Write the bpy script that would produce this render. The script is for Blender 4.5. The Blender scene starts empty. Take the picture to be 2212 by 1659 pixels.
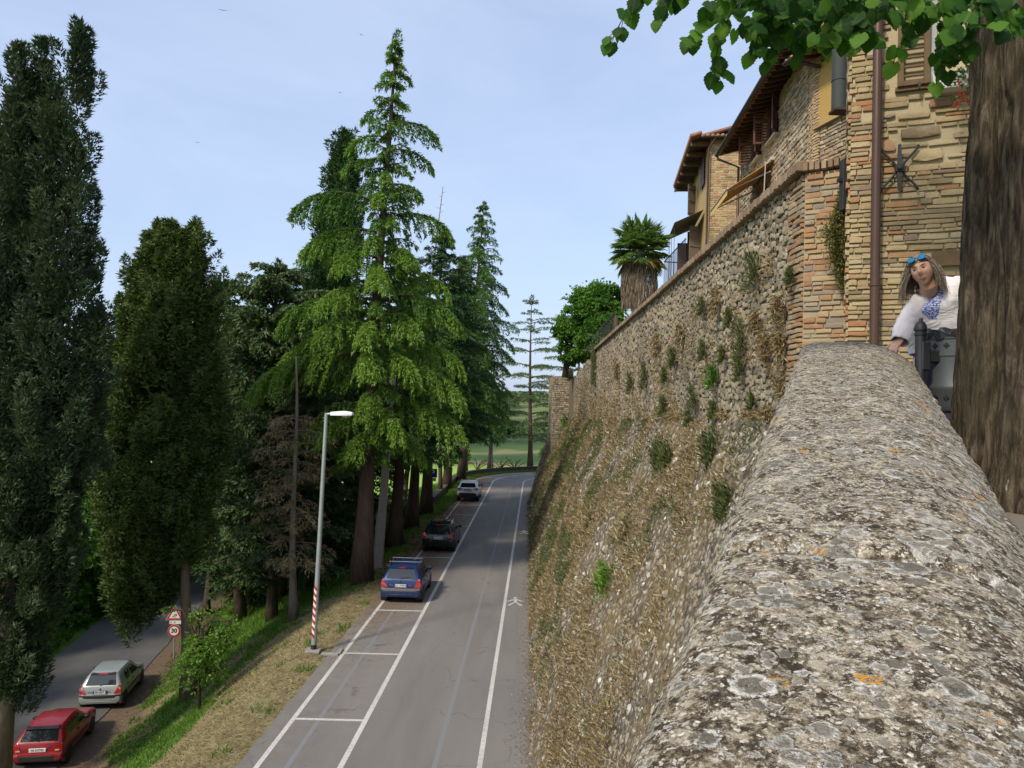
import bpy, bmesh, math, random
import numpy as np
from mathutils import Matrix, Vector, Euler, noise as mnoise

SC = bpy.context.scene
COL = SC.collection
R = math.radians
random.seed(7)
rng = np.random.default_rng(7)

# ---------------------------------------------------------------- camera, sky, sun, exposure
LENS, PITCH, ROLL, CZ = 27.2, R(1.4), R(1.5), 8.2          # the road is z = 0, the lens is 8.2 m above it
cd = bpy.data.cameras.new('camera'); cam = bpy.data.objects.new('camera', cd); COL.objects.link(cam)
cd.sensor_width = 36.0; cd.lens = LENS; cd.clip_start = 0.05; cd.clip_end = 6000
cam.matrix_world = Matrix.Translation((0, 0, CZ)) @ Matrix.Rotation(math.pi/2 + PITCH, 4, 'X') @ Matrix.Rotation(ROLL, 4, 'Z')
SC.camera = cam

SUN_EL, SUN_AZ = R(42), R(218)          # azimuth from +Y clockwise: behind the camera on the left
sd = bpy.data.lights.new('sun', 'SUN'); sun = bpy.data.objects.new('sun', sd); COL.objects.link(sun)
sd.energy = 2.5; sd.angle = R(7.0); sd.color = (1.0, 0.90, 0.74)
to_sun = Vector((math.sin(SUN_AZ)*math.cos(SUN_EL), math.cos(SUN_AZ)*math.cos(SUN_EL), math.sin(SUN_EL)))
sun.rotation_euler = to_sun.to_track_quat('Z', 'Y').to_euler()
sun.location = to_sun*60

world = bpy.data.worlds.new('World'); SC.world = world; world.use_nodes = True
def build_world():
    nt = world.node_tree; N = nt.nodes; L = nt.links; N.clear()
    out = N.new('ShaderNodeOutputWorld'); bg = N.new('ShaderNodeBackground'); bg.inputs[1].default_value = 0.120
    sky = N.new('ShaderNodeTexSky'); sky.sky_type = 'NISHITA'; sky.sun_disc = False
    sky.sun_elevation = SUN_EL; sky.sun_rotation = SUN_AZ
    sky.air_density = 1.0; sky.dust_density = 2.2; sky.ozone_density = 3.0
    # thin high cloud veil: soft wisps, the same all round the sky
    geo = N.new('ShaderNodeTexCoord')
    mp = N.new('ShaderNodeMapping'); mp.inputs['Scale'].default_value = (1.0, 1.0, 3.2); mp.inputs['Rotation'].default_value = (0.15, 0.1, 0.4)
    L.new(geo.outputs['Generated'], mp.inputs[0])
    n1 = N.new('ShaderNodeTexNoise'); n1.inputs['Scale'].default_value = 2.6; n1.inputs['Detail'].default_value = 7; n1.inputs['Roughness'].default_value = 0.56; n1.inputs['Distortion'].default_value = 0.6
    L.new(mp.outputs[0], n1.inputs['Vector'])
    cr = N.new('ShaderNodeValToRGB'); cr.color_ramp.elements[0].position = 0.32; cr.color_ramp.elements[1].position = 0.80
    cr.color_ramp.elements[0].color = (0.50, 0.50, 0.50, 1); cr.color_ramp.elements[1].color = (0.76, 0.76, 0.76, 1)
    L.new(n1.outputs['Fac'], cr.inputs[0])
    mix = N.new('ShaderNodeMix'); mix.data_type = 'RGBA'
    L.new(cr.outputs[0], mix.inputs[0]); L.new(sky.outputs[0], mix.inputs[6]); mix.inputs[7].default_value = (3.6, 4.25, 5.6, 1)
    L.new(mix.outputs[2], bg.inputs[0]); L.new(bg.outputs[0], out.inputs[0])
build_world()
SC.view_settings.view_transform = 'Standard'; SC.view_settings.look = 'None'
SC.view_settings.exposure = 0.70; SC.view_settings.gamma = 1.0; SC.view_settings.use_curve_mapping = False
SC.render.engine = 'CYCLES'
SC.cycles.use_denoising = True
SC.cycles.max_bounces = 6; SC.cycles.transparent_max_bounces = 6; SC.cycles.diffuse_bounces = 3; SC.cycles.glossy_bounces = 3
SC.cycles.caustics_reflective = False; SC.cycles.caustics_refractive = False

# ---------------------------------------------------------------- measuring: a sight line of the photograph (2212 x 1659) at a given distance, or on a level
FPX = LENS/36*2212
CR = (Matrix.Rotation(math.pi/2 + PITCH, 3, 'X') @ Matrix.Rotation(ROLL, 3, 'Z'))
CRI = CR.inverted()
def sight(px, py): return CR @ Vector(((px-1106)/FPX, -(py-829.5)/FPX, -1.0))
def at(px, py, d):
    r = sight(px, py); return Vector((0, 0, CZ)) + r*(d/r.y)
def on(px, py, z):
    r = sight(px, py); return Vector((0, 0, CZ)) + r*((z-CZ)/r.z)
def proj_np(P):
    Q = (np.asarray(P, float)-np.array([0, 0, CZ])) @ np.array(CR)
    w = np.maximum(-Q[:, 2], 1e-3)
    return 1106+FPX*Q[:, 0]/w, 829.5-FPX*Q[:, 1]/w, -Q[:, 2]

# ---------------------------------------------------------------- objects
WM = {}
def tag(o, label=None, cat=None, group=None, kind=None):
    if label: o['label'] = label
    if cat: o['category'] = cat
    if group: o['group'] = group
    if kind: o['kind'] = kind
    return o
def thing(name, label, cat, loc=(0, 0, 0), group=None, rz=0.0):
    o = bpy.data.objects.new(name, None); COL.objects.link(o); o.empty_display_size = 0.2
    m = Matrix.Translation(Vector(loc)) @ Matrix.Rotation(rz, 4, 'Z')
    o.matrix_basis = m; WM[o.name] = m
    return tag(o, label, cat, group, 'thing')
def obj(name, me, mat=None, parent=None, mw=None, kind=None):
    """link a mesh; mw is its world matrix (its vertices are in world coordinates when mw is None)"""
    o = bpy.data.objects.new(name, me); COL.objects.link(o)
    if mat is not None and len(me.materials) == 0: me.materials.append(mat)
    mw = Matrix.Identity(4) if mw is None else mw
    WM[o.name] = mw.copy()
    if parent is not None:
        o.parent = parent; o.matrix_basis = WM[parent.name].inverted() @ mw
    else: o.matrix_basis = mw
    if kind: o['kind'] = kind
    return o
def copy_tree(o, parent=None):
    c = o.copy(); COL.objects.link(c); c.parent = parent
    WM[c.name] = WM[o.name].copy()
    for ch in list(o.children): copy_tree(ch, c)
    return c
def np_mesh(name, V, F, mat=None, rnd=None, smooth=False, extra=None):
    """V (n,3); F (m,k) with k = 3 or 4, or a list of such arrays; rnd (m,) per face"""
    me = bpy.data.meshes.new(name)
    V = np.asarray(V, np.float32).reshape(-1, 3)
    Fs = F if (isinstance(F, list) and len(F) and isinstance(F[0], np.ndarray)) else [F]
    Fs = [np.asarray(f, np.int32) for f in Fs if len(f)]
    idx = np.concatenate([f.ravel() for f in Fs]); sizes = np.concatenate([np.full(len(f), f.shape[1], np.int32) for f in Fs])
    starts = np.concatenate([[0], np.cumsum(sizes)[:-1]]).astype(np.int32)
    me.vertices.add(len(V)); me.vertices.foreach_set('co', V.ravel())
    me.loops.add(len(idx)); me.loops.foreach_set('vertex_index', idx)
    me.polygons.add(len(sizes)); me.polygons.foreach_set('loop_start', starts)
    try: me.polygons.foreach_set('loop_total', sizes)
    except Exception: pass
    me.polygons.foreach_set('use_smooth', np.full(len(sizes), bool(smooth)))
    me.update(calc_edges=True)
    for nm, arr in ([('rnd', rnd)] if rnd is not None else []) + (extra or []):
        a = me.attributes.new(nm, 'FLOAT', 'FACE'); a.data.foreach_set('value', np.asarray(arr, np.float32))
    if mat is not None: me.materials.append(mat)
    return me

class MB:
    """collects shapes into one mesh"""
    def __init__(s): s.v = []; s.f = []
    def add(s, vs, fs):
        b = len(s.v); s.v += [tuple(v) for v in vs]; s.f += [tuple(i+b for i in f) for f in fs]; return s
    def box(s, c, size, bev=0.0, m=None):
        x, y, z = size[0]/2, size[1]/2, size[2]/2
        if bev <= 0:
            vs = [(-x,-y,-z),(x,-y,-z),(x,y,-z),(-x,y,-z),(-x,-y,z),(x,-y,z),(x,y,z),(-x,y,z)]
            fs = [(0,3,2,1),(4,5,6,7),(0,1,5,4),(1,2,6,5),(2,3,7,6),(3,0,4,7)]
        else:
            b = min(bev, x*.9, y*.9, z*.9); vs = []; ix = {}
            for sx in (-1, 1):
                for sy in (-1, 1):
                    for sz in (-1, 1):
                        for ax in range(3):
                            p = [sx*(x-b), sy*(y-b), sz*(z-b)]; p[ax] = (sx*x, sy*y, sz*z)[ax]
                            ix[(sx, sy, sz, ax)] = len(vs); vs.append(tuple(p))
            fs = []
            q = [(-1,-1),(1,-1),(1,1),(-1,1)]
            for sg in (-1, 1):
                fs.append([ix[(sg, a, c2, 0)] for a, c2 in q]); fs.append([ix[(a, sg, c2, 1)] for a, c2 in q]); fs.append([ix[(a, c2, sg, 2)] for a, c2 in q])
            for a, c2 in q:
                fs.append([ix[(-1,a,c2,1)], ix[(1,a,c2,1)], ix[(1,a,c2,2)], ix[(-1,a,c2,2)]])
                fs.append([ix[(a,-1,c2,0)], ix[(a,1,c2,0)], ix[(a,1,c2,2)], ix[(a,-1,c2,2)]])
                fs.append([ix[(a,c2,-1,0)], ix[(a,c2,1,0)], ix[(a,c2,1,1)], ix[(a,c2,-1,1)]])
            for sx in (-1, 1):
                for sy in (-1, 1):
                    for sz in (-1, 1): fs.append([ix[(sx,sy,sz,k)] for k in range(3)])
        M_ = m if m is not None else Matrix.Identity(4)
        c = Vector(c)
        s.add([M_ @ (Vector(v)+c) if m is not None else Vector(v)+c for v in vs], fs); return s
    def tube(s, pts, rad, n=8, cap=True):
        pts = [Vector(p) for p in pts]; rs = rad if isinstance(rad, (list, tuple)) else [rad]*len(pts)
        b = len(s.v); up = Vector((0.13, 0.29, 0.95)); prev = None
        for i, p in enumerate(pts):
            d = (pts[min(i+1, len(pts)-1)]-pts[max(i-1, 0)]).normalized()
            u = (prev if prev is not None else d.cross(up if abs(d.dot(up)) < .95 else Vector((1, 0, 0))))
            u = (u-d*u.dot(d)).normalized(); prev = u; w = d.cross(u)
            for k in range(n):
                a = 2*math.pi*k/n; s.v.append(tuple(p+(u*math.cos(a)+w*math.sin(a))*rs[i]))
        for i in range(len(pts)-1):
            for k in range(n):
                k2 = (k+1) % n; s.f.append((b+i*n+k, b+i*n+k2, b+(i+1)*n+k2, b+(i+1)*n+k))
        if cap:
            s.f.append(tuple(b+k for k in reversed(range(n)))); e = b+(len(pts)-1)*n; s.f.append(tuple(e+k for k in range(n)))
        return s
    def lathe(s, prof, n=16, c=(0, 0, 0)):
        b = len(s.v)
        for r, z in prof:
            for k in range(n):
                a = 2*math.pi*k/n; s.v.append((c[0]+r*math.cos(a), c[1]+r*math.sin(a), c[2]+z))
        for i in range(len(prof)-1):
            for k in range(n):
                k2 = (k+1) % n; s.f.append((b+i*n+k, b+i*n+k2, b+(i+1)*n+k2, b+(i+1)*n+k))
        s.f.append(tuple(b+k for k in reversed(range(n)))); e = b+(len(prof)-1)*n; s.f.append(tuple(e+k for k in range(n)))
        return s
    def loft(s, secs, closed=True, cap=True):
        b = len(s.v); n = len(secs[0])
        for sec in secs: s.v += [tuple(p) for p in sec]
        for i in range(len(secs)-1):
            for k in range(n if closed else n-1):
                k2 = (k+1) % n; s.f.append((b+i*n+k, b+i*n+k2, b+(i+1)*n+k2, b+(i+1)*n+k))
        if cap and closed:
            s.f.append(tuple(b+k for k in reversed(range(n)))); e = b+(len(secs)-1)*n; s.f.append(tuple(e+k for k in range(n)))
        return s
    def slab(s, poly, thick, normal=None):
        """a flat polygon given thickness along its normal"""
        P = [Vector(p) for p in poly]
        n = Vector(normal) if normal is not None else (P[1]-P[0]).cross(P[2]-P[0]); n.normalize()
        k = len(P); b = len(s.v)
        s.v += [tuple(p) for p in P] + [tuple(p-n*thick) for p in P]
        s.f.append(tuple(b+i for i in range(k))); s.f.append(tuple(b+k+i for i in reversed(range(k))))
        for i in range(k):
            j = (i+1) % k; s.f.append((b+j, b+i, b+k+i, b+k+j))
        return s
    def mesh(s, name, mat=None, smooth=False, angle=None):
        me = bpy.data.meshes.new(name); me.from_pydata(s.v, [], s.f); me.update()
        bm = bmesh.new(); bm.from_mesh(me); bmesh.ops.recalc_face_normals(bm, faces=bm.faces); bm.to_mesh(me); bm.free()
        if smooth or angle is not None:
            for p in me.polygons: p.use_smooth = True
            if angle is not None: me.set_sharp_from_angle(angle=R(angle))
        if mat is not None: me.materials.append(mat)
        return me
    def build(s, name, mat=None, parent=None, mw=None, smooth=False, angle=None, kind=None):
        return obj(name, s.mesh(name, mat, smooth, angle), None, parent, mw, kind)

# ---------------------------------------------------------------- materials
MATS = {}
class NT:
    def __init__(s, name):
        s.m = bpy.data.materials.new(name); s.m.use_nodes = True; s.nt = s.m.node_tree; s.nt.nodes.clear()
        s.out = s.n('ShaderNodeOutputMaterial')
    def n(s, t, **kw):
        x = s.nt.nodes.new(t)
        for k, v in kw.items():
            if k in x.inputs.keys(): x.inputs[k].default_value = v
            else: setattr(x, k, v)
        return x
    def l(s, a, b): s.nt.links.new(a, b)
    def pos(s, scale=(1, 1, 1), obj_space=False):
        if obj_space: g = s.n('ShaderNodeTexCoord').outputs['Object']
        else: g = s.n('ShaderNodeNewGeometry').outputs['Position']
        if tuple(scale) == (1, 1, 1): return g
        mp = s.n('ShaderNodeMapping'); mp.inputs['Scale'].default_value = scale; s.l(g, mp.inputs[0]); return mp.outputs[0]
    def noise(s, vec, scale, detail=4, rough=.55, dist=0):
        x = s.n('ShaderNodeTexNoise'); x.inputs['Scale'].default_value = scale; x.inputs['Detail'].default_value = detail; x.inputs['Roughness'].default_value = rough; x.inputs['Distortion'].default_value = dist
        if vec is not None: s.l(vec, x.inputs['Vector'])
        return x.outputs['Fac']
    def voro(s, vec, scale, feature='F1', rand=1.0):
        x = s.n('ShaderNodeTexVoronoi'); x.feature = feature; x.inputs['Scale'].default_value = scale; x.inputs['Randomness'].default_value = rand
        s.l(vec, x.inputs['Vector']); return x
    def ramp(s, fac, stops, interp='LINEAR'):
        x = s.n('ShaderNodeValToRGB'); e = x.color_ramp.elements; x.color_ramp.interpolation = interp
        while len(e) < len(stops): e.new(0.5)
        for i, (p, c) in enumerate(stops):
            e[i].position = p; e[i].color = (c[0], c[1], c[2], 1) if hasattr(c, '__len__') else (c, c, c, 1)
        s.l(fac, x.inputs[0]); return x.outputs[0]
    def mix(s, fac, a, b, blend='MIX'):
        x = s.n('ShaderNodeMix'); x.data_type = 'RGBA'; x.blend_type = blend
        for v, i in ((fac, 0), (a, 6), (b, 7)):
            if isinstance(v, (int, float)): x.inputs[i].default_value = v if i == 0 else (v, v, v, 1)
            elif isinstance(v, (tuple, list)): x.inputs[i].default_value = (v[0], v[1], v[2], 1)
            else: s.l(v, x.inputs[i])
        return x.outputs[2]
    def math(s, op, a, b=None, c=None, clamp=False):
        x = s.n('ShaderNodeMath'); x.operation = op; x.use_clamp = clamp
        for i, v in enumerate((a, b, c)):
            if v is None: continue
            if isinstance(v, (int, float)): x.inputs[i].default_value = v
            else: s.l(v, x.inputs[i])
        return x.outputs[0]
    def mrange(s, v, a, b, c=0.0, d=1.0, smooth=False):
        x = s.n('ShaderNodeMapRange'); x.clamp = True
        if smooth: x.interpolation_type = 'SMOOTHSTEP'
        for i, k in enumerate((a, b, c, d)): x.inputs[i+1].default_value = k
        s.l(v, x.inputs[0]); return x.outputs[0]
    def xyz(s, vec):
        x = s.n('ShaderNodeSeparateXYZ'); s.l(vec, x.inputs[0]); return x.outputs
    def rnd(s):
        a = s.n('ShaderNodeAttribute'); a.attribute_name = 'rnd'; o = s.n('ShaderNodeObjectInfo')
        return s.math('FRACT', s.math('ADD', a.outputs['Fac'], o.outputs['Random']))
    def attr(s, nm):
        a = s.n('ShaderNodeAttribute'); a.attribute_name = nm; return a.outputs['Fac']
    def bump(s, h, strength=.4, dist=.02, nrm=None):
        x = s.n('ShaderNodeBump'); x.inputs['Strength'].default_value = strength; x.inputs['Distance'].default_value = dist; s.l(h, x.inputs['Height'])
        if nrm is not None: s.l(nrm, x.inputs['Normal'])
        return x.outputs[0]
    def pbr(s, col, rough=.8, metal=0.0, bump=None, spec=.3, coat=0.0, trans=0.0):
        b = s.n('ShaderNodeBsdfPrincipled')
        for v, k in ((col, 'Base Color'), (rough, 'Roughness'), (metal, 'Metallic'), (spec, 'Specular IOR Level'), (coat, 'Coat Weight')):
            if isinstance(v, (int, float)): b.inputs[k].default_value = v
            elif isinstance(v, (tuple, list)): b.inputs[k].default_value = (v[0], v[1], v[2], 1)
            else: s.l(v, b.inputs[k])
        if bump is not None: s.l(bump, b.inputs['Normal'])
        s.l(b.outputs[0], s.out.inputs[0]); s.b = b
        return s.m
def plain(name, col, rough=.6, metal=0.0, var=.15, scale=6.0, spec=.3, coat=0.0, bump=0.0):
    if name in MATS: return MATS[name]
    t = NT(name); p = t.pos(obj_space=True); f = t.noise(p, scale, 5, .6)
    c = t.mix(f, [x*(1-var) for x in col], [min(1, x*(1+var)) for x in col])
    m = t.pbr(c, rough, metal, t.bump(f, bump, .01) if bump else None, spec, coat); MATS[name] = m; return m
def leaf_mat(name, stops, trans=.3, rough=.55, patch=.35, pscale=.35):
    """foliage: colour runs over the plant's own tints (old needles to new growth), some light passes through"""
    t = NT(name); r = t.attr('rnd'); p = t.pos()
    f = t.math('ADD', r, t.math('MULTIPLY', t.math('SUBTRACT', t.noise(p, pscale, 2), .5), patch), clamp=True)
    c = t.ramp(f, stops)
    d = t.n('ShaderNodeBsdfPrincipled'); t.l(c, d.inputs['Base Color']); d.inputs['Roughness'].default_value = rough; d.inputs['Specular IOR Level'].default_value = .25
    tr = t.n('ShaderNodeBsdfTranslucent'); t.l(t.mix(.6, c, t.mix(1.0, c, (1.3, 1.5, .5), 'MULTIPLY')), tr.inputs[0])
    mx = t.n('ShaderNodeMixShader'); mx.inputs[0].default_value = trans; t.l(d.outputs[0], mx.inputs[1]); t.l(tr.outputs[0], mx.inputs[2])
    t.l(mx.outputs[0], t.out.inputs[0]); MATS[name] = t.m; return t.m
def bark_mat(name, c1, c2, sc=(9, 9, 1.6), bump=.6, dist=.04):
    t = NT(name); p = t.pos(sc); f = t.noise(p, 1.0, 6, .65, .5); g = t.noise(t.pos(), 3, 3)
    c = t.mix(t.ramp(f, [(.3, 0), (.7, 1)]), c1, c2); c = t.mix(t.math('MULTIPLY', g, .5), c, [.7*a+.3*b for a, b in zip(c1, c2)])
    m = t.pbr(c, .9, 0, t.bump(f, bump, dist), .15); MATS[name] = m; return m

# ---------------------------------------------------------------- foliage
class Fol:
    """a heap of small kite shaped leaves / sprays"""
    def __init__(s): s.P = []; s.D = []; s.L = []; s.W = []; s.R = []
    def add(s, P, D, L, W, Rn):
        P = np.asarray(P, float).reshape(-1, 3); n = len(P)
        D = np.asarray(D, float).reshape(-1, 3); D = D/(np.linalg.norm(D, axis=1, keepdims=True)+1e-9)
        bc = lambda a: np.broadcast_to(np.asarray(a, float), (n,)).copy()
        s.P.append(P); s.D.append(np.broadcast_to(D, (n, 3))); s.L.append(bc(L)); s.W.append(bc(W)); s.R.append(np.clip(bc(Rn), 0, .999)); return s
    def count(s): return sum(len(p) for p in s.P)
    def mesh(s, name, mat, curl=.12, tri=True):
        P = np.concatenate(s.P); D = np.concatenate(s.D); L = np.concatenate(s.L)[:, None]; W = np.concatenate(s.W)[:, None]; Rn = np.concatenate(s.R)
        n = len(P); rv = rng.normal(size=(n, 3)); S = np.cross(D, rv); S /= (np.linalg.norm(S, axis=1, keepdims=True)+1e-9); Nn = np.cross(D, S)
        mid = P+D*L*.45+Nn*L*curl
        if tri:
            V = np.stack([P-S*W*.55, P+S*W*.55, P+D*L+Nn*L*curl], 1).reshape(-1, 3); F = np.arange(n*3).reshape(n, 3)
        else:
            V = np.stack([P, mid+S*W*.5, P+D*L, mid-S*W*.5], 1).reshape(-1, 3); F = np.arange(n*4).reshape(n, 4)
        return np_mesh(name, V, F, mat, Rn)
def nrm(v): return v/(np.linalg.norm(v, axis=-1, keepdims=True)+1e-9)
def rdir(n): return nrm(rng.normal(size=(n, 3)))
# ================================================================ the lie of the land
def xA(y): return -5.95+.03*y                       # outer line of the parking bays
def lane(o, y):
    """a point o metres to the right of that line; past y = 80 the road bends to the right"""
    if y <= 80: return (xA(y)+o, y)
    cx, cy = xA(80)+15, 80; a = (y-80)/15
    if a <= math.pi/2: return (cx-(15-o)*math.cos(a), cy+(15-o)*math.sin(a))
    return (cx+15*(a-math.pi/2), cy+15-o)
def xlow(y): return -16.0-.165*(y-31.5) if y > 24 else -14.76+.12*(24-y)      # right edge of the lower road
def sm(t): t = np.clip(t, 0, 1); return t*t*(3-2*t)
xlow_np = np.vectorize(xlow)
def ground(x, y):
    x = np.asarray(x, float); y = np.asarray(y, float)
    yy = np.clip(y, -20, 110)
    s = xA(np.clip(y, -60, 80))-x
    s = np.where(y > 80, np.maximum(s-(y-80)*.0, (np.hypot(x-(xA(80)+15), y-80)-15)), s)
    s2 = xA(yy)-xlow_np(yy)-1.2
    t = np.clip((s-1.5)/(s2-1.5), 0, 1)
    z = -5*(.75*t+.25*sm(t))
    d = np.clip(s-s2-8.0, 0, None)
    z = z-np.minimum(d*.42, 13)
    far = sm((y-97)/30.0)*np.clip(1-(s>40)*0, 0, 1)
    z = np.where(y > 97, np.minimum(z, -8*far+z*(1-far)*1.0), z)
    rad = np.hypot(x, y)
    hill = sm((rad-330)/500)*(17+26*np.exp(-(x/420.0)**2)+12*np.sin(x*.006+1.2)*np.cos(y*.004)+9*np.sin(x*.0021-.6))
    z = z+hill+np.where(rad > 130, np.sin(x*.03)*np.sin(y*.021)*.8, 0)
    return z
def gz(x, y): return float(ground(x, y))

def build_terrain():
    def axis(lo, hi, step, ext, g):
        a = list(np.arange(lo, hi+1e-6, step)); st = step
        while a[-1] < ext[1]: st *= g; a.append(a[-1]+st)
        st = step
        while a[0] > ext[0]: st *= g; a.insert(0, a[0]-st)
        return np.array(a)
    X = axis(-42, 14, .55, (-2600, 2600), 1.14); Y = axis(8, 108, .75, (-300, 3200), 1.13)
    gx, gy = np.meshgrid(X, Y); z = ground(gx, gy)
    nz = np.array([[mnoise.noise(Vector((a*.6, b*.6, 0)))*.06 for a in X] for b in Y])
    s = xA(np.clip(gy, -60, 80))-gx
    onroad = (s < .9) & (gx < 20) & (gy < 100)
    z = np.where(onroad, z-.045, z+nz*np.clip((s-.6), 0, 1))
    lo = (gx < xlow_np(np.clip(gy, -20, 110))+.3) & (gx > xlow_np(np.clip(gy, -20, 110))-6)
    z = np.where(lo & (gy < 110), -5.03+nz*.15, z)
    V = np.stack([gx, gy, z], -1).reshape(-1, 3); ny, nx = gx.shape
    i = np.arange(ny*nx).reshape(ny, nx)
    F = np.stack([i[:-1, :-1], i[:-1, 1:], i[1:, 1:], i[1:, :-1]], -1).reshape(-1, 4)
    me = np_mesh('ground', V, F, smooth=True)
    # what grows where: dry cut grass by the road, green in the strips lower down, needle litter by the trunks, soil by the lower road, meadow beyond
    sN = s+np.array([[mnoise.noise(Vector((a*.35, b*.25, 3)))*1.3 for a in X] for b in Y])
    near = (gy < 105) & (gx > -60) & (gx < 20)
    low = xA(np.clip(gy, -20, 110))-xlow_np(np.clip(gy, -20, 110))
    green = np.clip(1-np.abs(sN-low+3.2)/1.5, 0, 1)+np.clip(1-np.abs(sN-5.2)/1.1, 0, 1)*.8+np.clip((gy-31)/9, 0, 1)*np.clip((sN-.6)*.8, 0, 1)
    litter = np.clip((gy-30)/10, 0, 1)*np.clip(1.4-np.abs(sN-.3)*.8, 0, 1)
    soil = np.clip(1.3-np.abs(s-low+.4)*.8, 0, 1)*near
    wood = near*np.clip((s-low-7.5)/3, 0, 1)
    for nm, a in (('green', np.clip(green, 0, 1)*near), ('litter', litter*near), ('soil', soil), ('wood', np.clip(wood, 0, 1)), ('far', 1.0*(np.hypot(gx, gy) > 112))):
        at_ = me.attributes.new(nm, 'FLOAT', 'POINT'); at_.data.foreach_set('value', np.asarray(a, np.float32).ravel())
    t = NT('earth'); p = t.pos()
    n1 = t.noise(p, 2.2, 6, .65); n2 = t.noise(p, .35, 3); n3 = t.noise(p, 9, 4, .7)
    dry = t.ramp(n1, [(.25, (.11, .088, .045)), (.5, (.21, .175, .09)), (.8, (.30, .26, .145))])
    grn = t.ramp(n1, [(.25, (.045, .085, .016)), (.7, (.11, .20, .035))])
    c = t.mix(t.mrange(t.math('ADD', t.attr('green'), t.math('MULTIPLY', t.math('SUBTRACT', n3, .5), .8)), .3, .6), dry, grn)
    c = t.mix(t.mrange(t.math('ADD', t.attr('litter'), t.math('SUBTRACT', n1, .5)), .3, .7), c, t.ramp(n3, [(.2, (.05, .028, .016)), (.8, (.13, .075, .042))]))
    c = t.mix(t.mrange(t.math('ADD', t.attr('soil'), t.math('SUBTRACT', n1, .5)), .3, .7), c, t.ramp(n3, [(.2, (.09, .06, .04)), (.8, (.19, .14, .10))]))
    c = t.mix(t.attr('wood'), c, t.ramp(n1, [(.3, (.02, .03, .01)), (.7, (.05, .07, .02))]))
    xx = t.xyz(p)
    hf = t.noise(t.pos((.012, .012, .012)), 1.0, 3, .5)
    meadow = t.mix(t.noise(t.pos((.05, .02, .05)), 1, 4), (.20, .34, .045), (.27, .40, .075))
    hills = t.ramp(hf, [(.40, (.04, .075, .03)), (.5, (.07, .11, .035)), (.54, (.18, .17, .08)), (.62, (.12, .17, .05))])
    farc = t.mix(t.mrange(xx[1], 300, 330), meadow, hills)
    c = t.mix(t.attr('far'), c, farc)
    g = obj('ground', me, t.pbr(c, .95, 0, t.bump(t.math('ADD', n1, n3), .5, .05), .1)); g['kind'] = 'structure'
build_terrain()

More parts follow.
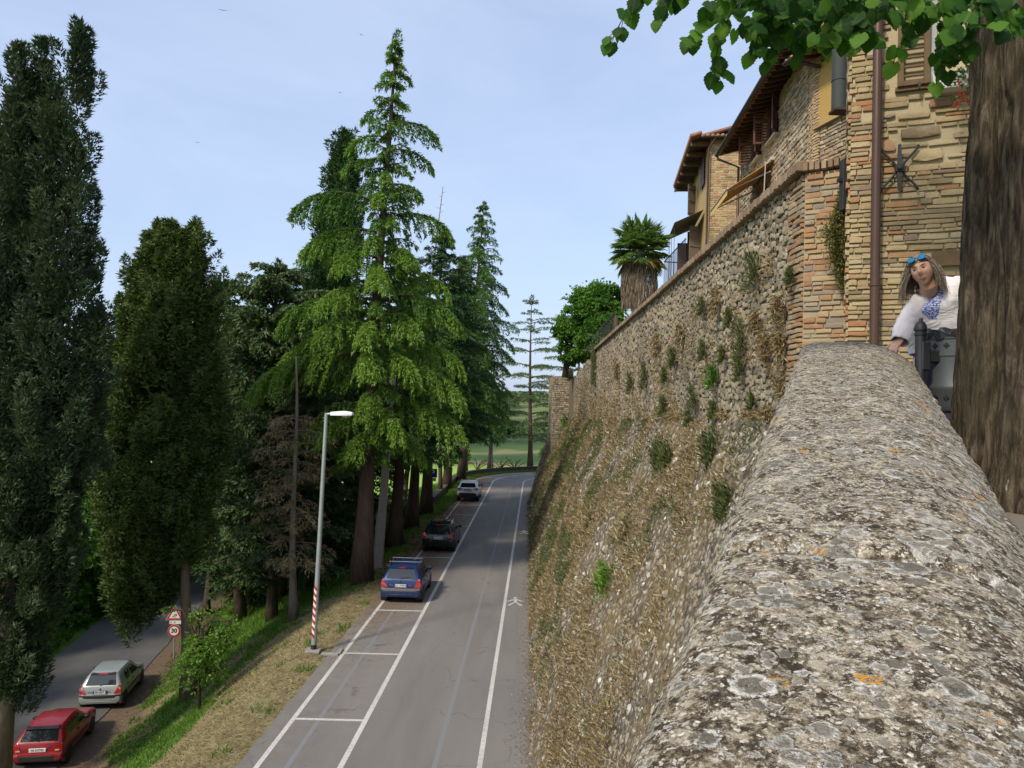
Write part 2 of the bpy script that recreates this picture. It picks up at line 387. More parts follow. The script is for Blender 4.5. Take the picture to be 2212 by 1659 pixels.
# ---------------------------------------------------------------- roads
def strip(o0, o1, ys, z):
    V = []; F = []
    for i, y in enumerate(ys):
        for k, o in enumerate(np.linspace(o0(y) if callable(o0) else o0, o1(y) if callable(o1) else o1, 5)):
            a, b = lane(o, y); V.append((a, b, z))
    for i in range(len(ys)-1):
        for k in range(4): F.append((i*5+k, i*5+k+1, (i+1)*5+k+1, (i+1)*5+k))
    return V, F
def xW(y):
    return .32+.021*min(y, 50)+(.00145*max(0, y-50)**2 if y < 80 else 1.3)
ROADY = list(np.arange(-25, 80, 2.0))+list(np.arange(80, 106, .7))+[110, 118, 126]
def build_roads():
    t = NT('asphalt_upper'); p = t.pos(); xx = t.xyz(p)
    n1 = t.noise(p, 70, 3, .7); n2 = t.noise(t.pos((.9, .12, 1)), 1.3, 5, .6, .4); n3 = t.noise(p, 2.4, 5, .65)
    c = t.ramp(n2, [(.3, (.13, .121, .112)), (.7, (.185, .174, .162))])
    pt = t.noise(t.pos((.25, .10, 1)), 1.0, 2, .5); c = t.mix(t.mrange(pt, .45, .60, 0, .5), c, (.215, .197, .172)); c = t.mix(t.math('MULTIPLY', n1, .5), c, (.20, .19, .18))
    d = t.math('SUBTRACT', xx[0], t.math('MULTIPLY_ADD', xx[1], .03, -5.95))      # metres right of the outer bay line
    # brown needle litter in the bays under the trees
    m = t.math('MULTIPLY', t.mrange(d, 2.6, .7), t.mrange(xx[1], 24, 33))
    m = t.mrange(t.math('ADD', m, t.math('MULTIPLY', t.math('SUBTRACT', n3, .5), .9)), .25, .95)
    c = t.mix(t.math('MULTIPLY', m, .85), c, t.ramp(n1, [(.3, (.12, .07, .04)), (.7, (.20, .13, .08))]))
    m2 = t.math('MULTIPLY', t.mrange(d, 2.2, .1), t.mrange(n3, .42, .68)); c = t.mix(t.math('MULTIPLY', m2, .5), c, (.15, .115, .09))
    # dark oil drips in the middle of the bays, sand by the wall foot
    oil = t.math('MULTIPLY', t.mrange(t.math('ABSOLUTE', t.math('SUBTRACT', d, .95)), .55, .1), t.mrange(t.noise(p, 1.1, 4, .6), .60, .70)); c = t.mix(t.math('MULTIPLY', oil, .6), c, (.035, .028, .024))
    w = t.mrange(t.math('ADD', d, t.math('MULTIPLY', n3, .5)), 6.1, 6.6); c = t.mix(t.math('MULTIPLY', w, .6), c, (.12, .095, .07))
    # fine cracks
    v = t.n('ShaderNodeTexVoronoi'); v.feature = 'DISTANCE_TO_EDGE'; v.inputs['Scale'].default_value = .33
    mv = t.n('ShaderNodeVectorMath'); mv.operation = 'ADD'; nn = t.n('ShaderNodeTexNoise'); nn.inputs['Scale'].default_value = 1.4; nn.inputs['Detail'].default_value = 5
    t.l(p, nn.inputs['Vector']); t.l(p, mv.inputs[0]); t.l(nn.outputs['Color'], mv.inputs[1]); t.l(mv.outputs[0], v.inputs['Vector'])
    ck = t.math('MULTIPLY', t.mrange(v.outputs['Distance'], .007, .0), t.mrange(n2, .42, .56)); c = t.mix(t.math('MULTIPLY', ck, .5), c, (.03, .028, .026))
    asph = t.pbr(c, .85, 0, t.bump(n1, .25, .01), .25)
    V, F = strip(-.45, lambda y: xW(y)-xA(min(y, 80))+.9, ROADY, 0.0)
    o = obj('road', np_mesh('road', V, F, asph)); o['kind'] = 'structure'
    # the lower road
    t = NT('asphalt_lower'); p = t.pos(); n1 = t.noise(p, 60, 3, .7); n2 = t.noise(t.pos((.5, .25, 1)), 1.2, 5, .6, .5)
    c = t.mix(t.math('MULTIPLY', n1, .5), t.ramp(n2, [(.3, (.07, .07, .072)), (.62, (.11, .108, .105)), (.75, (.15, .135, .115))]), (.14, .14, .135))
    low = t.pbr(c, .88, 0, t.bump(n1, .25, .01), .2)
    V = []; F = []; ys = list(np.arange(-25, 125, 1.5))
    for i, y in enumerate(ys):
        w = .25*mnoise.noise(Vector((0, y*.5, 9))); w2 = .3*mnoise.noise(Vector((5, y*.4, 9)))
        for k, f in enumerate(np.linspace(0, 1, 5)): V.append((xlow(y)-.25+w+(-4.9+w2-w)*f, y, -4.995+.04*math.sin(f*math.pi)))
    for i in range(len(ys)-1):
        for k in range(4): F.append((i*5+k+1, i*5+k, (i+1)*5+k, (i+1)*5+k+1))
    o = obj('lower_road', np_mesh('lower_road', V, F, low)); o['kind'] = 'structure'
    # ---- painted lines
    def paint(name, col, lo, hi):
        t = NT(name); p = t.pos(); w = t.mrange(t.math('ADD', t.noise(p, 14, 5, .7), t.math('MULTIPLY', t.noise(p, .5, 2), .35)), lo, hi)
        c = t.mix(w, (.15, .14, .135), col); return t.pbr(c, .75, 0, None, .2)
    white = paint('road_paint', (.54, .53, .49), .30, .74); ghost = paint('worn_paint', (.19, .19, .195), .2, .5)
    def lines(name, specs, mat, z):
        Vs = []; Fs = []
        for o0, o1, ys in specs:
            V, F = strip(o0, o1, ys, z); b = len(Vs); Vs += V; Fs += [tuple(i+b for i in f) for f in F]
        o = obj(name, np_mesh(name, Vs, Fs, mat)); o['kind'] = 'structure'
    yy = [y for y in ROADY if y > -20]
    lines('bay_line', [(-.06, .06, yy), (1.77, 1.90, yy)], white, .004)
    lines('footpath_line', [(lambda y: 4.84+.001*min(y, 80), lambda y: 4.96+.001*min(y, 80), yy)], white, .004)
    bars = []
    for k in range(-4, 13):
        y = 19.95+5.2*k
        if y < 79: bars.append((.062, 1.768, [y-.06, y+.06]))
    for k in range(2):
        y = 85+8*k; bars.append((.062, 1.768, [y-.06, y+.06]))
    lines('bay_divider_line', bars, white, .004)
    lines('old_line', [(.60, .72, [y for y in np.arange(-10, 31.5, 1.5)]), (3.85, 3.97, [y for y in np.arange(-10, 80, 2)])], ghost, .002)
    # walking figures painted on the footpath
    for px, py in ((1113, 1300), (1132, 1150), (1163, 1063)):
        c = on(px, py, 0); mb = MB()
        def q(pts): mb.add([(c.x+a*1.0, c.y+b*1.0, .0045) for a, b in pts], [tuple(range(len(pts)))])
        q([(.08*math.cos(a*.6283), .62+.16*math.sin(a*.6283)) for a in range(10)])
        q([(-.07, .42), (.07, .42), (.06, -.1), (-.06, -.1)])
        q([(-.07, .42), (-.07, .25), (-.3, -.02), (-.36, .06)]); q([(.07, .42), (.36, .1), (.30, .02), (.07, .25)])
        q([(-.06, -.1), (0.0, -.1), (-.22, -.62), (-.34, -.58)]); q([(0.0, -.1), (.06, -.1), (.30, -.56), (.18, -.62)])
        o = mb.build('walking_figure_marking', white); o['kind'] = 'structure'
build_roads()

# low wall at the outside of the bend; tree shade put into its colours
def build_bend_wall():
    t = thing('low_wall', 'long low stone wall, coloured dark for tree shade, round the outside of the far road bend', 'wall', (2, 97, 0))
    V = []; mb = MB(); secs = []
    for y in np.arange(62, 118, 1.5):
        a, b = lane(-1.9 if y > 76 else -1.9, y); a2, b2 = lane(-2.35, y)
        z0 = -.4; z1 = .42+.02*math.sin(y*3)
        secs.append([(a, b, z0), (a, b, z1), (a2, b2, z1), (a2, b2, z0)])
    mb.loft(secs); mb.build('wall_body', plain('low_wall_stone', (.06, .046, .036), .9, var=.35, scale=4, bump=.5), t)
    mb = MB(); secs = []
    for y in np.arange(62, 118, 1.5):
        a, b = lane(-1.85, y); a2, b2 = lane(-2.40, y); secs.append([(a, b, .445), (a, b, .53), (a2, b2, .53), (a2, b2, .445)])
    mb.loft(secs); mb.build('coping', plain('low_wall_coping', (.085, .066, .052), .9, var=.3, scale=5, bump=.4), t)
build_bend_wall()
# ================================================================ masonry
def _unit_piece(aspect, jit, cham, seed, frontseg=False):
    """a stone of width `aspect`, height 1, front at w = 1, corners knocked off; returned with unit extents"""
    r = random.Random(seed); w, h = aspect, 1.0; c = cham
    def ring(inset, z, j):
        P = []
        for (a, b) in ((-1, -1), (0, -1), (1, -1), (1, 0), (1, 1), (0, 1), (-1, 1), (-1, 0)):
            cut = 0.0 if (a == 0 or b == 0) else c*.75
            P.append((a*(w/2-inset)-a*cut*.6+r.uniform(-j, j), b*(h/2-inset)-b*cut*.6+r.uniform(-j, j), z+r.uniform(-j, j)*.5))
        return P
    vs = ring(0, 0, jit*.6)+ring(.02, 1-c*1.0, jit)+ring(c*.95, 1.0, jit)
    vs.append((r.uniform(-.1, .1), r.uniform(-.1, .1), 1.0+jit*1.2))
    fs = []
    for k in range(8):
        k2 = (k+1) % 8; fs += [(k, k2, 8+k2), (k, 8+k2, 8+k), (8+k, 8+k2, 16+k2), (8+k, 16+k2, 16+k), (16+k, 16+k2, 24)]
    V = np.array(vs); V[:, 0] /= w
    return V, np.array(fs)
PIECES = {}
def piece(aspect, style, k):
    ab = min((1.0, 1.6, 2.4, 3.6, 5.0, 7.0), key=lambda a: abs(math.log(a/aspect)))
    key = (ab, style, k)
    if key not in PIECES:
        j, c = {'brick': (.07, .065), 'rubble': (.11, .15), 'pebble': (.13, .36), 'neat': (.03, .10)}[style]
        V, F = _unit_piece(ab, j, c, hash((ab, k, len(style))) & 65535)
        PIECES[key] = [V, F, None]
    return PIECES[key]
def _simple_piece(seed):
    r = random.Random(seed); j = .07; V = []
    for z, s in ((0, 1.0), (.6, .97), (1.0, .72)):
        for a, b in ((-1, -1), (1, -1), (1, 1), (-1, 1)): V.append((a*.5*s+r.uniform(-j, j)*.6, b*.5*s+r.uniform(-j, j), z+r.uniform(-j, j)))
    F = []
    for q in (0, 4):
        for k in range(4): k2 = (k+1) % 4; F += [(q+k, q+k2, q+4+k2), (q+k, q+4+k2, q+4+k)]
    return np.array(V), np.array(F+[(8, 9, 10), (8, 10, 11)])
SIMPLE = [_simple_piece(k) for k in range(8)]
def scatter(u0, u1, v0, v1, size, seed, jit=.42, asp=(1.0, 1.9)):
    """rubble without courses: stones of many sizes dropped on a shaken grid"""
    r = random.Random(seed); out = []; v = v0; row = 0
    while v < v1:
        h = size*r.uniform(.85, 1.1); u = u0-r.random()*size
        while u < u1:
            a = r.uniform(*asp); w = size*a; k = r.uniform(.70, 1.12); out.append((u+w/2, v+h/2+r.uniform(-jit, jit)*h, w*k*r.uniform(.85, 1.02), h*k*r.uniform(.8, 1.05))); u += w*.94
        v += h*.90; row += 1
    return out
def courses(u0, u1, v0, v1, ch, ln, gap, seed, big=None, skip=None):
    """bricks / stones laid in uneven rows: list of (uc, vc, width, height)"""
    r = random.Random(seed); out = []; v = v0
    while v < v1-.02:
        h = r.uniform(*ch)
        if v+h > v1-.6*ch[0]: h = v1-v
        u = u0-r.uniform(0, ln[1])*.5
        wav = r.uniform(-.3, .3)
        while u < u1:
            l = r.uniform(*ln); a, b = max(u, u0), min(u+l, u1)
            if b-a > gap*2+.02:
                uc, vc = (a+b)/2, v+h/2
                if skip is None or not skip(a, b, v, v+h): out.append((uc, vc+r.uniform(-.08, .08)*h, b-a-gap*r.uniform(.7, 1.3), h-gap*r.uniform(.7, 1.4)))
            u += l
        v += h
    return out
def lay(parent, frame, rects, name, mat, depth=(.02, .05), style='brick', nmax=300, seed=1, tilt=.02, base_w=-.01, warp=None, single=True):
    """lay the stones on a wall frame (4x4: u, v, w axes); the nmax that show largest are objects, the others one joined part"""
    r = random.Random(seed); n = len(rects)
    if n == 0: return
    fm = np.array(frame); C = np.array([[a, b, 0, 1] for a, b, _, _ in rects]) @ fm.T; C = C[:, :3]
    if warp is not None: C = warp(C, rects)
    px, py, d = proj_np(C); size = np.array([w*h for _, _, w, h in rects])/np.maximum(d, .3)**2
    infr = (d > .2) & (px > -30) & (px < 2242) & (py > -30) & (py < 1689); size = np.where(infr, size, -1)
    order = np.argsort(-size); top = set(order[:nmax][size[order[:nmax]] > 0].tolist()) if single else set()
    AV, AF, AR, base = [], [], [], 0
    for i, (uc, vc, w, h) in enumerate(rects):
        dep = r.uniform(*depth); p = piece(w/h, style, r.randrange(6)); ang = r.uniform(-tilt, tilt); flip = r.choice((1, -1)); flv = r.choice((1, -1))
        m = Matrix(frame).copy(); m.translation = Vector(C[i])
        loc = m @ Matrix.Translation((0, 0, base_w)) @ Matrix.Rotation(ang, 4, 'Z') @ Matrix.Rotation(r.uniform(-tilt, tilt), 4, 'Y')
        if i in top:
            if p[2] is None: p[2] = np_mesh(name, p[0], p[1], mat)
            me = p[2]
            if me.materials[0] != mat:
                key = (id(p), mat.name)
                if key not in PIECES: PIECES[key] = np_mesh(name, p[0], p[1], mat)
                me = PIECES[key]
            obj(name, me, None, parent, loc @ Matrix.Diagonal((w, h, dep, 1)))
        else:
            if d[i] > 17 or size[i] < 0: p = SIMPLE[r.randrange(8)]
            V = p[0]*np.array([w*flip, h*flv, dep]); M_ = np.array(loc)
            V = V @ M_[:3, :3].T+M_[:3, 3]; F = p[1] if flip*flv > 0 else p[1][:, ::-1]
            AV.append(V); AF.append(F+base); AR.append(np.full(len(F), r.random())); base += len(V)
    if AV:
        obj(name, np_mesh(name, np.concatenate(AV), np.concatenate(AF), mat, np.concatenate(AR)), None, parent, None, 'stuff')
def frame_of(O, U, V=(0, 0, 1)):
    U = Vector(U).normalized(); V = Vector(V); V = (V-U*V.dot(U)).normalized(); W = U.cross(V)
    return Matrix(((U.x, V.x, W.x, O[0]), (U.y, V.y, W.y, O[1]), (U.z, V.z, W.z, O[2]), (0, 0, 0, 1)))
def stone_mat(name, stops, patch=None, patchcol=None, psc=.7, pm=(.5, .7), grain=30, bump=.5, rough=.9, streak=None):
    """stones: each with a colour of its own (stops), grain, weathering patches"""
    t = NT(name); p = t.pos(); r = t.rnd(); g = t.noise(p, grain, 5, .7); b = t.noise(p, grain*.22, 4, .6)
    c = t.ramp(r, stops, 'LINEAR')
    c = t.mix(t.math('MULTIPLY', g, .55), c, t.mix(1.0, c, (.62, .60, .58), 'MULTIPLY')); c = t.mix(t.mrange(b, .55, .8, 0, .45), c, (.34, .32, .27))
    if patch:
        m = t.mrange(t.noise(t.pos(streak) if streak else p, psc, 5, .62), pm[0], pm[1]); c = t.mix(t.math('MULTIPLY', m, patch), c, patchcol)
    m = t.pbr(c, rough, 0, t.bump(t.math('ADD', g, t.math('MULTIPLY', b, 1.5)), bump, .012), .15); MATS[name] = m; return m
def mortar_mat(name, c1, c2, sc=8, bump=.6):
    t = NT(name); p = t.pos(); g = t.noise(p, sc*4, 5, .7); b = t.noise(p, sc*.3, 4, .6)
    c = t.mix(b, c1, c2); c = t.mix(t.math('MULTIPLY', g, .4), c, [.6*x for x in c1]); m = t.pbr(c, .95, 0, t.bump(g, bump, .012), .1); MATS[name] = m; return m

# ================================================================ the long retaining wall
def xc(y): return 3.56+.0185*y                         # its face
def zc(y): return 11.42-.009*(y-10)                    # its top
def zk(y): return 8.33-.0205*y                         # the ledge where the battered foot begins
YEND, YCOP = 62.0, 42.0
WALL = thing('retaining_wall', 'long tall rubble stone town wall with sloping foot rising beside the road', 'wall', (3.0, 30, 0))
def build_long_wall():
    m_core = mortar_mat('wall_mortar', (.27, .23, .16), (.38, .325, .23)); m_st = stone_mat('wall_stone', [(0, (.15, .13, .10)), (.3, (.27, .23, .165)), (.6, (.36, .31, .225)), (.8, (.34, .265, .17)), (1, (.46, .41, .32))], .6, (.115, .105, .09), .45, (.48, .70), 22, .6, streak=(1, 1, .3))
    # core: face sheet, top and back
    mb = MB(); secs = []
    ys = list(np.arange(10, YEND+.1, 2.0))
    def topz(y): return zc(y) if y <= YCOP else zc(y)-.18-.035*(y-YCOP)+.15*math.sin(y*2.1)
    for y in ys:
        x = xc(y)+.03; secs.append([(x, y, zk(y)-1.2), (x, y, topz(y)), (x+.55, y, topz(y)), (x+.55, y, zk(y)-1.2)])
    mb.loft(secs); mb.build('wall_core', m_core, WALL)
    f = frame_of((xc(0), 0, 0), (-.0185, -1, 0))       # u runs towards the viewer, w points to the road
    rects = []
    for (a, b, lo, hi) in ((10, 20, .08, .12), (20, 36, .11, .17), (36, 62, .14, .24)):
        rects += scatter(-b, -a, 7.0, 11.4, (lo+hi)/2, 11+a)
    L = math.hypot(1, .0185)
    rects = [q for q in rects if zk(-q[0])-.05 < q[1] < topz(-q[0])-.10 and -q[0] > 10.58]
    lay(WALL, f, rects, 'stone', m_st, (.008, .034), 'rubble', 300, 3, .16)
    # brick-on-edge coping, 7 cm pieces
    m_cop = stone_mat('coping_brick', [(0, (.20, .13, .085)), (.5, (.30, .21, .14)), (.8, (.34, .27, .19)), (1, (.24, .22, .18))], .5, (.13, .12, .10), 1.2, (.45, .7), 30)
    rr = []; u = -YCOP
    r = random.Random(4)
    while u < -10.0:
        rr.append((u+.037, 0, .066, .24+r.uniform(-.015, .015))); u += .076
    V0 = MB(); V0.box((0, 0, 0), (1, 1, 1), .09); cop_me = V0.mesh('coping_brick', m_cop)
    bv = np.array(V0.v); bf = [list(q) for q in V0.f]
    AV, AF, AR = [], [], []; b = 0; singles = 300
    for i, (uu, _, w, d) in enumerate(sorted(rr, key=lambda q: -q[0])):
        y = -uu; mw = Matrix.Translation((xc(y)+.07+r.uniform(-.012, .012), y, zc(y)-.055+r.uniform(-.008, .008))) @ Matrix.Rotation(r.uniform(-.03, .03), 4, 'Z') @ Matrix.Diagonal((.40, w, .13, 1))
        if i < singles: obj('coping_brick', cop_me, None, WALL, mw)
        else:
            M_ = np.array(mw); AV.append(bv @ M_[:3, :3].T+M_[:3, 3]); q = r.random()
            for ff in bf: AF.append([k+b for k in ff]); AR.append(q)
            b += len(bv)
    V = np.concatenate(AV); F4 = [q for q in AF if len(q) == 4]; F3 = [q for q in AF if len(q) == 3]
    obj('coping_brick', np_mesh('coping_brick', V, [np.array(F4), np.array(F3)], m_cop, [a for a, q in zip(AR, AF) if len(q) == 4]+[a for a, q in zip(AR, AF) if len(q) == 3]), None, WALL, None, 'stuff')
    # the end of the wall turned towards the house: broken brick quoin
    L0, R0 = Vector((3.745, 10.0, 0)), Vector((4.22, 9.69, 0)); U = (R0-L0).normalized()
    f = frame_of((L0.x, L0.y, 0), U)
    m_q = stone_mat('quoin_brick', [(0, (.30, .15, .08)), (.25, (.37, .225, .125)), (.55, (.42, .31, .18)), (.8, (.35, .29, .20)), (1, (.24, .205, .17))], .6, (.10, .085, .07), 1.5, (.52, .7), 26)
    mb = MB(); n = Vector((U.y, -U.x, 0))
    mb.loft([[L0-n*.0+Vector((0, 0, z)), R0+Vector((0, 0, z)), R0-n*.8+Vector((0, 0, z)), L0-n*.6+Vector((0.02, 0, z))] for z in (6.5, 9, 11.28)]); mb.build('quoin_core', m_core, WALL)
    rects = courses(0, .57, 7.9, 11.28, (.052, .085), (.12, .33), .014, 5)
    lay(WALL, f, rects, 'quoin_brick', m_q, (.012, .045), 'brick', 300, 8, .03)
    f2 = frame_of((xc(10)-.0, 10.0, 0), (-.0185, -1, 0))
    lay(WALL, frame_of((xc(11.0), 11.0, 0), (-.0185, -1, 0)), [(q[0]+.45, q[1], q[2], q[3]) for q in courses(0, .55, 7.9, 11.28, (.052, .085), (.15, .33), .014, 15)], 'quoin_brick', m_q, (.02, .05), 'brick', 60, 9, .03)
    for k in range(8):
        c = L0.lerp(R0, (k+.3)/7.6)-n*.12; obj('coping_brick', cop_me, None, WALL, Matrix.Translation((c.x, c.y, 11.345+.02*k/8+r.uniform(-.006, .006))) @ Matrix.Rotation(math.atan2(U.y, U.x)+r.uniform(-.05, .05), 4, 'Z') @ Matrix.Diagonal((.068, .42, .12, 1)))
build_long_wall()

# ---------------------------------------------------------------- the battered foot
def scarp_pt(y, f):
    """f = 0 at the road, 1 at the ledge; past y = 64 it turns the corner with the road"""
    if y <= 64: b = Vector((xW(y), y, -.05)); tp = Vector((xc(y)-.03, y, zk(y)))
    else:
        o = xW(min(y, 80))-xA(min(y, 80)); a, c = lane(o, y); b = Vector((a, c, -.05))
        k = min(1, (y-64)/8); tp = Vector((xc(64)-.03-1.2*min(1, (y-62)/3.), y, zk(64)-1.6*k))
        if y > 72: tp = Vector((4.2+(y-72)*.75, 72+(y-72)*.35, 5.0))
    p = b.lerp(tp, f); p.x -= .10*math.sin(f*math.pi)*(1 if y < 64 else .5)
    return p
def scarp_bulge(y, f): return .10*mnoise.noise(Vector((y*.45, f*4, 2.2)))+.05*mnoise.noise(Vector((y*1.6, f*13, 7)))
def build_scarp():
    ys = list(np.arange(8.5, 30, .22))+list(np.arange(30, 64, .5))+list(np.arange(64, 100, 1.0)); fs = np.linspace(0, 1, 48)
    V = []
    for y in ys:
        for f in fs:
            p = scarp_pt(y, f); b = scarp_bulge(y, f); V.append((p.x-b*.9, p.y, p.z+b*.35))
    n = len(fs); i = np.arange(len(ys)*n).reshape(len(ys), n)
    F = np.stack([i[:-1, :-1], i[:-1, 1:], i[1:, 1:], i[1:, :-1]], -1).reshape(-1, 4)
    t = NT('scarp_core'); p = t.pos(); xx = t.xyz(p)
    vv = t.voro(p, 9.0); g = t.noise(p, 18, 5, .7); b = t.noise(t.pos((1, 1, .6)), .55, 5, .6)
    cell = t.xyz(vv.outputs['Color'])[0]
    c = t.ramp(cell, [(0, (.09, .08, .065)), (.5, (.19, .165, .13)), (.85, (.30, .27, .22)), (1, (.45, .43, .38))])
    c = t.mix(t.mrange(vv.outputs['Distance'], .35, .62, 0, .8), c, (.075, .062, .045))
    c = t.mix(t.mrange(b, .42, .62, 0, .75), c, t.ramp(g, [(.3, (.11, .08, .035)), (.7, (.27, .195, .085))]))
    m_core = t.pbr(c, .95, 0, t.bump(t.math('ADD', t.math('MULTIPLY', vv.outputs['Distance'], -1.2), t.math('MULTIPLY', g, .4)), .8, .05), .1)
    obj('scarp_core', np_mesh('scarp_core', V, F, m_core, smooth=True), None, WALL)
    # stones set in it
    t = NT('scarp_stone'); p = t.pos(); r = t.rnd(); g = t.noise(p, 25, 4, .7)
    c = t.ramp(r, [(0, (.09, .08, .065)), (.35, (.19, .16, .115)), (.65, (.27, .23, .165)), (.90, (.32, .295, .245)), (.97, (.46, .44, .39)), (1, (.60, .58, .54))])
    c = t.mix(t.mrange(g, .45, .7, 0, .5), c, (.12, .10, .075)); m_st = t.pbr(c, .92, 0, t.bump(g, .5, .012), .12)
    N = 21000; r_ = np.random.default_rng(3)
    yv = 8.8+(r_.random(N)**1.75)*60; fv = r_.random(N)
    C = np.zeros((N, 3)); Nn = np.zeros((N, 3)); T = np.zeros((N, 3))
    for k in range(N):
        y, f = float(yv[k]), float(fv[k]); p = scarp_pt(y, f); b = scarp_bulge(y, f); C[k] = (p.x-b*.9, p.y, p.z+b*.35)
        q = scarp_pt(y, min(1.0, f+.02)) if f < .98 else scarp_pt(y, f); q0 = scarp_pt(y, max(0, f-.02)); T[k] = tuple((q-q0).normalized())
    Uv = np.array([0, -1.0, 0]); Nn = nrm(np.cross(np.broadcast_to(Uv, T.shape), T))      # outwards
    size = (.026+.042*r_.random(N)**2.4)*(1+.016*(yv-9)); sx = size*(.8+.55*r_.random(N)); sy = size*(.6+.5*r_.random(N)); sz = size*(.4+.5*r_.random(N))
    # wobbly 14-vertex pebbles
    ico = np.array([(1,0,0),(-1,0,0),(0,1,0),(0,-1,0),(0,0,1),(.6,.6,.55),(-.6,.6,.55),(-.6,-.6,.55),(.6,-.6,.55)])
    fac = np.array([(0,5,8),(5,0,2),(2,6,5),(6,2,1),(1,7,6),(7,1,3),(3,8,7),(8,3,0),(5,6,4),(6,7,4),(7,8,4),(8,5,4)])
    a = r_.random(N)*6.28; U2 = np.cos(a)[:, None]*Uv+np.sin(a)[:, None]*T; V2 = np.cross(Nn, U2)
    J = ico[None]*(1+.25*(r_.random((N, 9, 1))-.5)*2)
    Vs = C[:, None]-Nn[:, None]*(.008)+J[:, :, 0:1]*(sx[:, None]*1)[:, :, None]*U2[:, None]+J[:, :, 1:2]*sy[:, None, None]*V2[:, None]+J[:, :, 2:3]*sz[:, None, None]*Nn[:, None]
    px, py, d = proj_np(C); vis = (d > 1) & (px > 1140) & (px < 1720) & (py > 860) & (py < 1660); sc = np.where(vis, size/d, 0)
    top = np.argsort(-sc)[:300]; tops = set(top.tolist())
    for k in top:
        ax = Vector(U2[k]); ay = Vector(V2[k]); an = Vector(Nn[k]); M_ = Matrix(((ax.x, ay.x, an.x, C[k][0]), (ax.y, ay.y, an.y, C[k][1]), (ax.z, ay.z, an.z, C[k][2]), (0, 0, 0, 1)))
        key = ('peb', int(k) % 10)
        if key not in PIECES: PIECES[key] = np_mesh('scarp_stone', J[k], fac, m_st)
        obj('scarp_stone', PIECES[key], None, WALL, M_ @ Matrix.Diagonal((sx[k], sy[k], sz[k], 1)))
    keep = np.array([k for k in range(N) if k not in tops]); Vk = Vs[keep].reshape(-1, 3); Fk = (fac[None]+(np.arange(len(keep))*9)[:, None, None]).reshape(-1, 3)
    obj('scarp_stone', np_mesh('scarp_stone', Vk, Fk, m_st, np.repeat(r_.random(len(keep)), 12)), None, WALL, None, 'stuff')
    # sides and back closing the foot, under the terrace
    mb = MB(); mb.add([tuple(scarp_pt(8.5, f)) for f in (0, .25, .5, .75, 1)]+[(6, 8.5, 7.9), (6, 8.5, -.1)], [(0, 1, 2, 3, 4, 5, 6)]); mb.build('scarp_end', m_core, WALL)
build_scarp()

# the corner tower at the far end of the wall
def build_corner_tower():
    t = thing('corner_bastion', 'square stone bastion at the far end of the long wall by the bend', 'bastion', (4.5, 66, 4))
    m = MATS['wall_stone']; core = MATS['wall_mortar']
    x0, y0 = 3.35, 62.05; mb = MB(); mb.box((x0+2.4+.05, y0+3.6, 7.3), (4.7, 7.1, 6.3)); mb.build('bastion_core', core, t)
    lay(t, frame_of((x0, y0, 0), (1, -.04, 0)), courses(0, 2.2, 4.2, 10.45, (.12, .2), (.15, .42), .02, 21), 'stone', m, (.05, .09), 'brick', 300, 4, .03)
    lay(t, frame_of((x0, y0+7, 0), (0, -1, 0)), courses(0, 7, 4.2, 10.45, (.16, .26), (.2, .5), .02, 22), 'stone', m, (.05, .09), 'brick', 0, 4, .03)
build_corner_tower()

# ---------------------------------------------------------------- terrace behind the wall, street behind the parapet
def build_terraces():
    m = plain('terrace_earth', (.16, .13, .09), .95, var=.3, scale=1.5, bump=.4)
    mb = MB(); mb.box((15.6, 39.6, 8.0), (22, 58, 4.6)); o = mb.build('terrace_ground', m); o['kind'] = 'structure'
    t = NT('street_paving'); p = t.pos(); n = t.noise(p, 4, 5, .65); g = t.noise(p, 60, 3)
    c = t.mix(t.math('MULTIPLY', g, .4), t.mix(n, (.20, .165, .125), (.13, .11, .085)), (.25, .22, .18))
    V = [(-2.2, -6, 6.9), (12, -6, 6.9), (12, 10, 7.72), (4.2, 10, 7.72)]
    xs = np.linspace(0, 1, 24); V = []
    for j in xs:
        for i in xs:
            y = -6+15.6*j; xl = .16+.422*(y-.9)+.25; x = xl+(12-xl)*i
            V.append((x, y, 7.74-.02*max(0, 4-y)+.02*mnoise.noise(Vector((x*2, y*2, 0)))))
    ii = np.arange(24*24).reshape(24, 24); F = np.stack([ii[:-1, :-1], ii[:-1, 1:], ii[1:, 1:], ii[1:, :-1]], -1).reshape(-1, 4)
    o = obj('pavement', np_mesh('pavement', V, F, t.pbr(c, .9, 0, t.bump(t.math('ADD', n, g), .4, .01), .2), smooth=True)); o['kind'] = 'structure'
build_terraces()
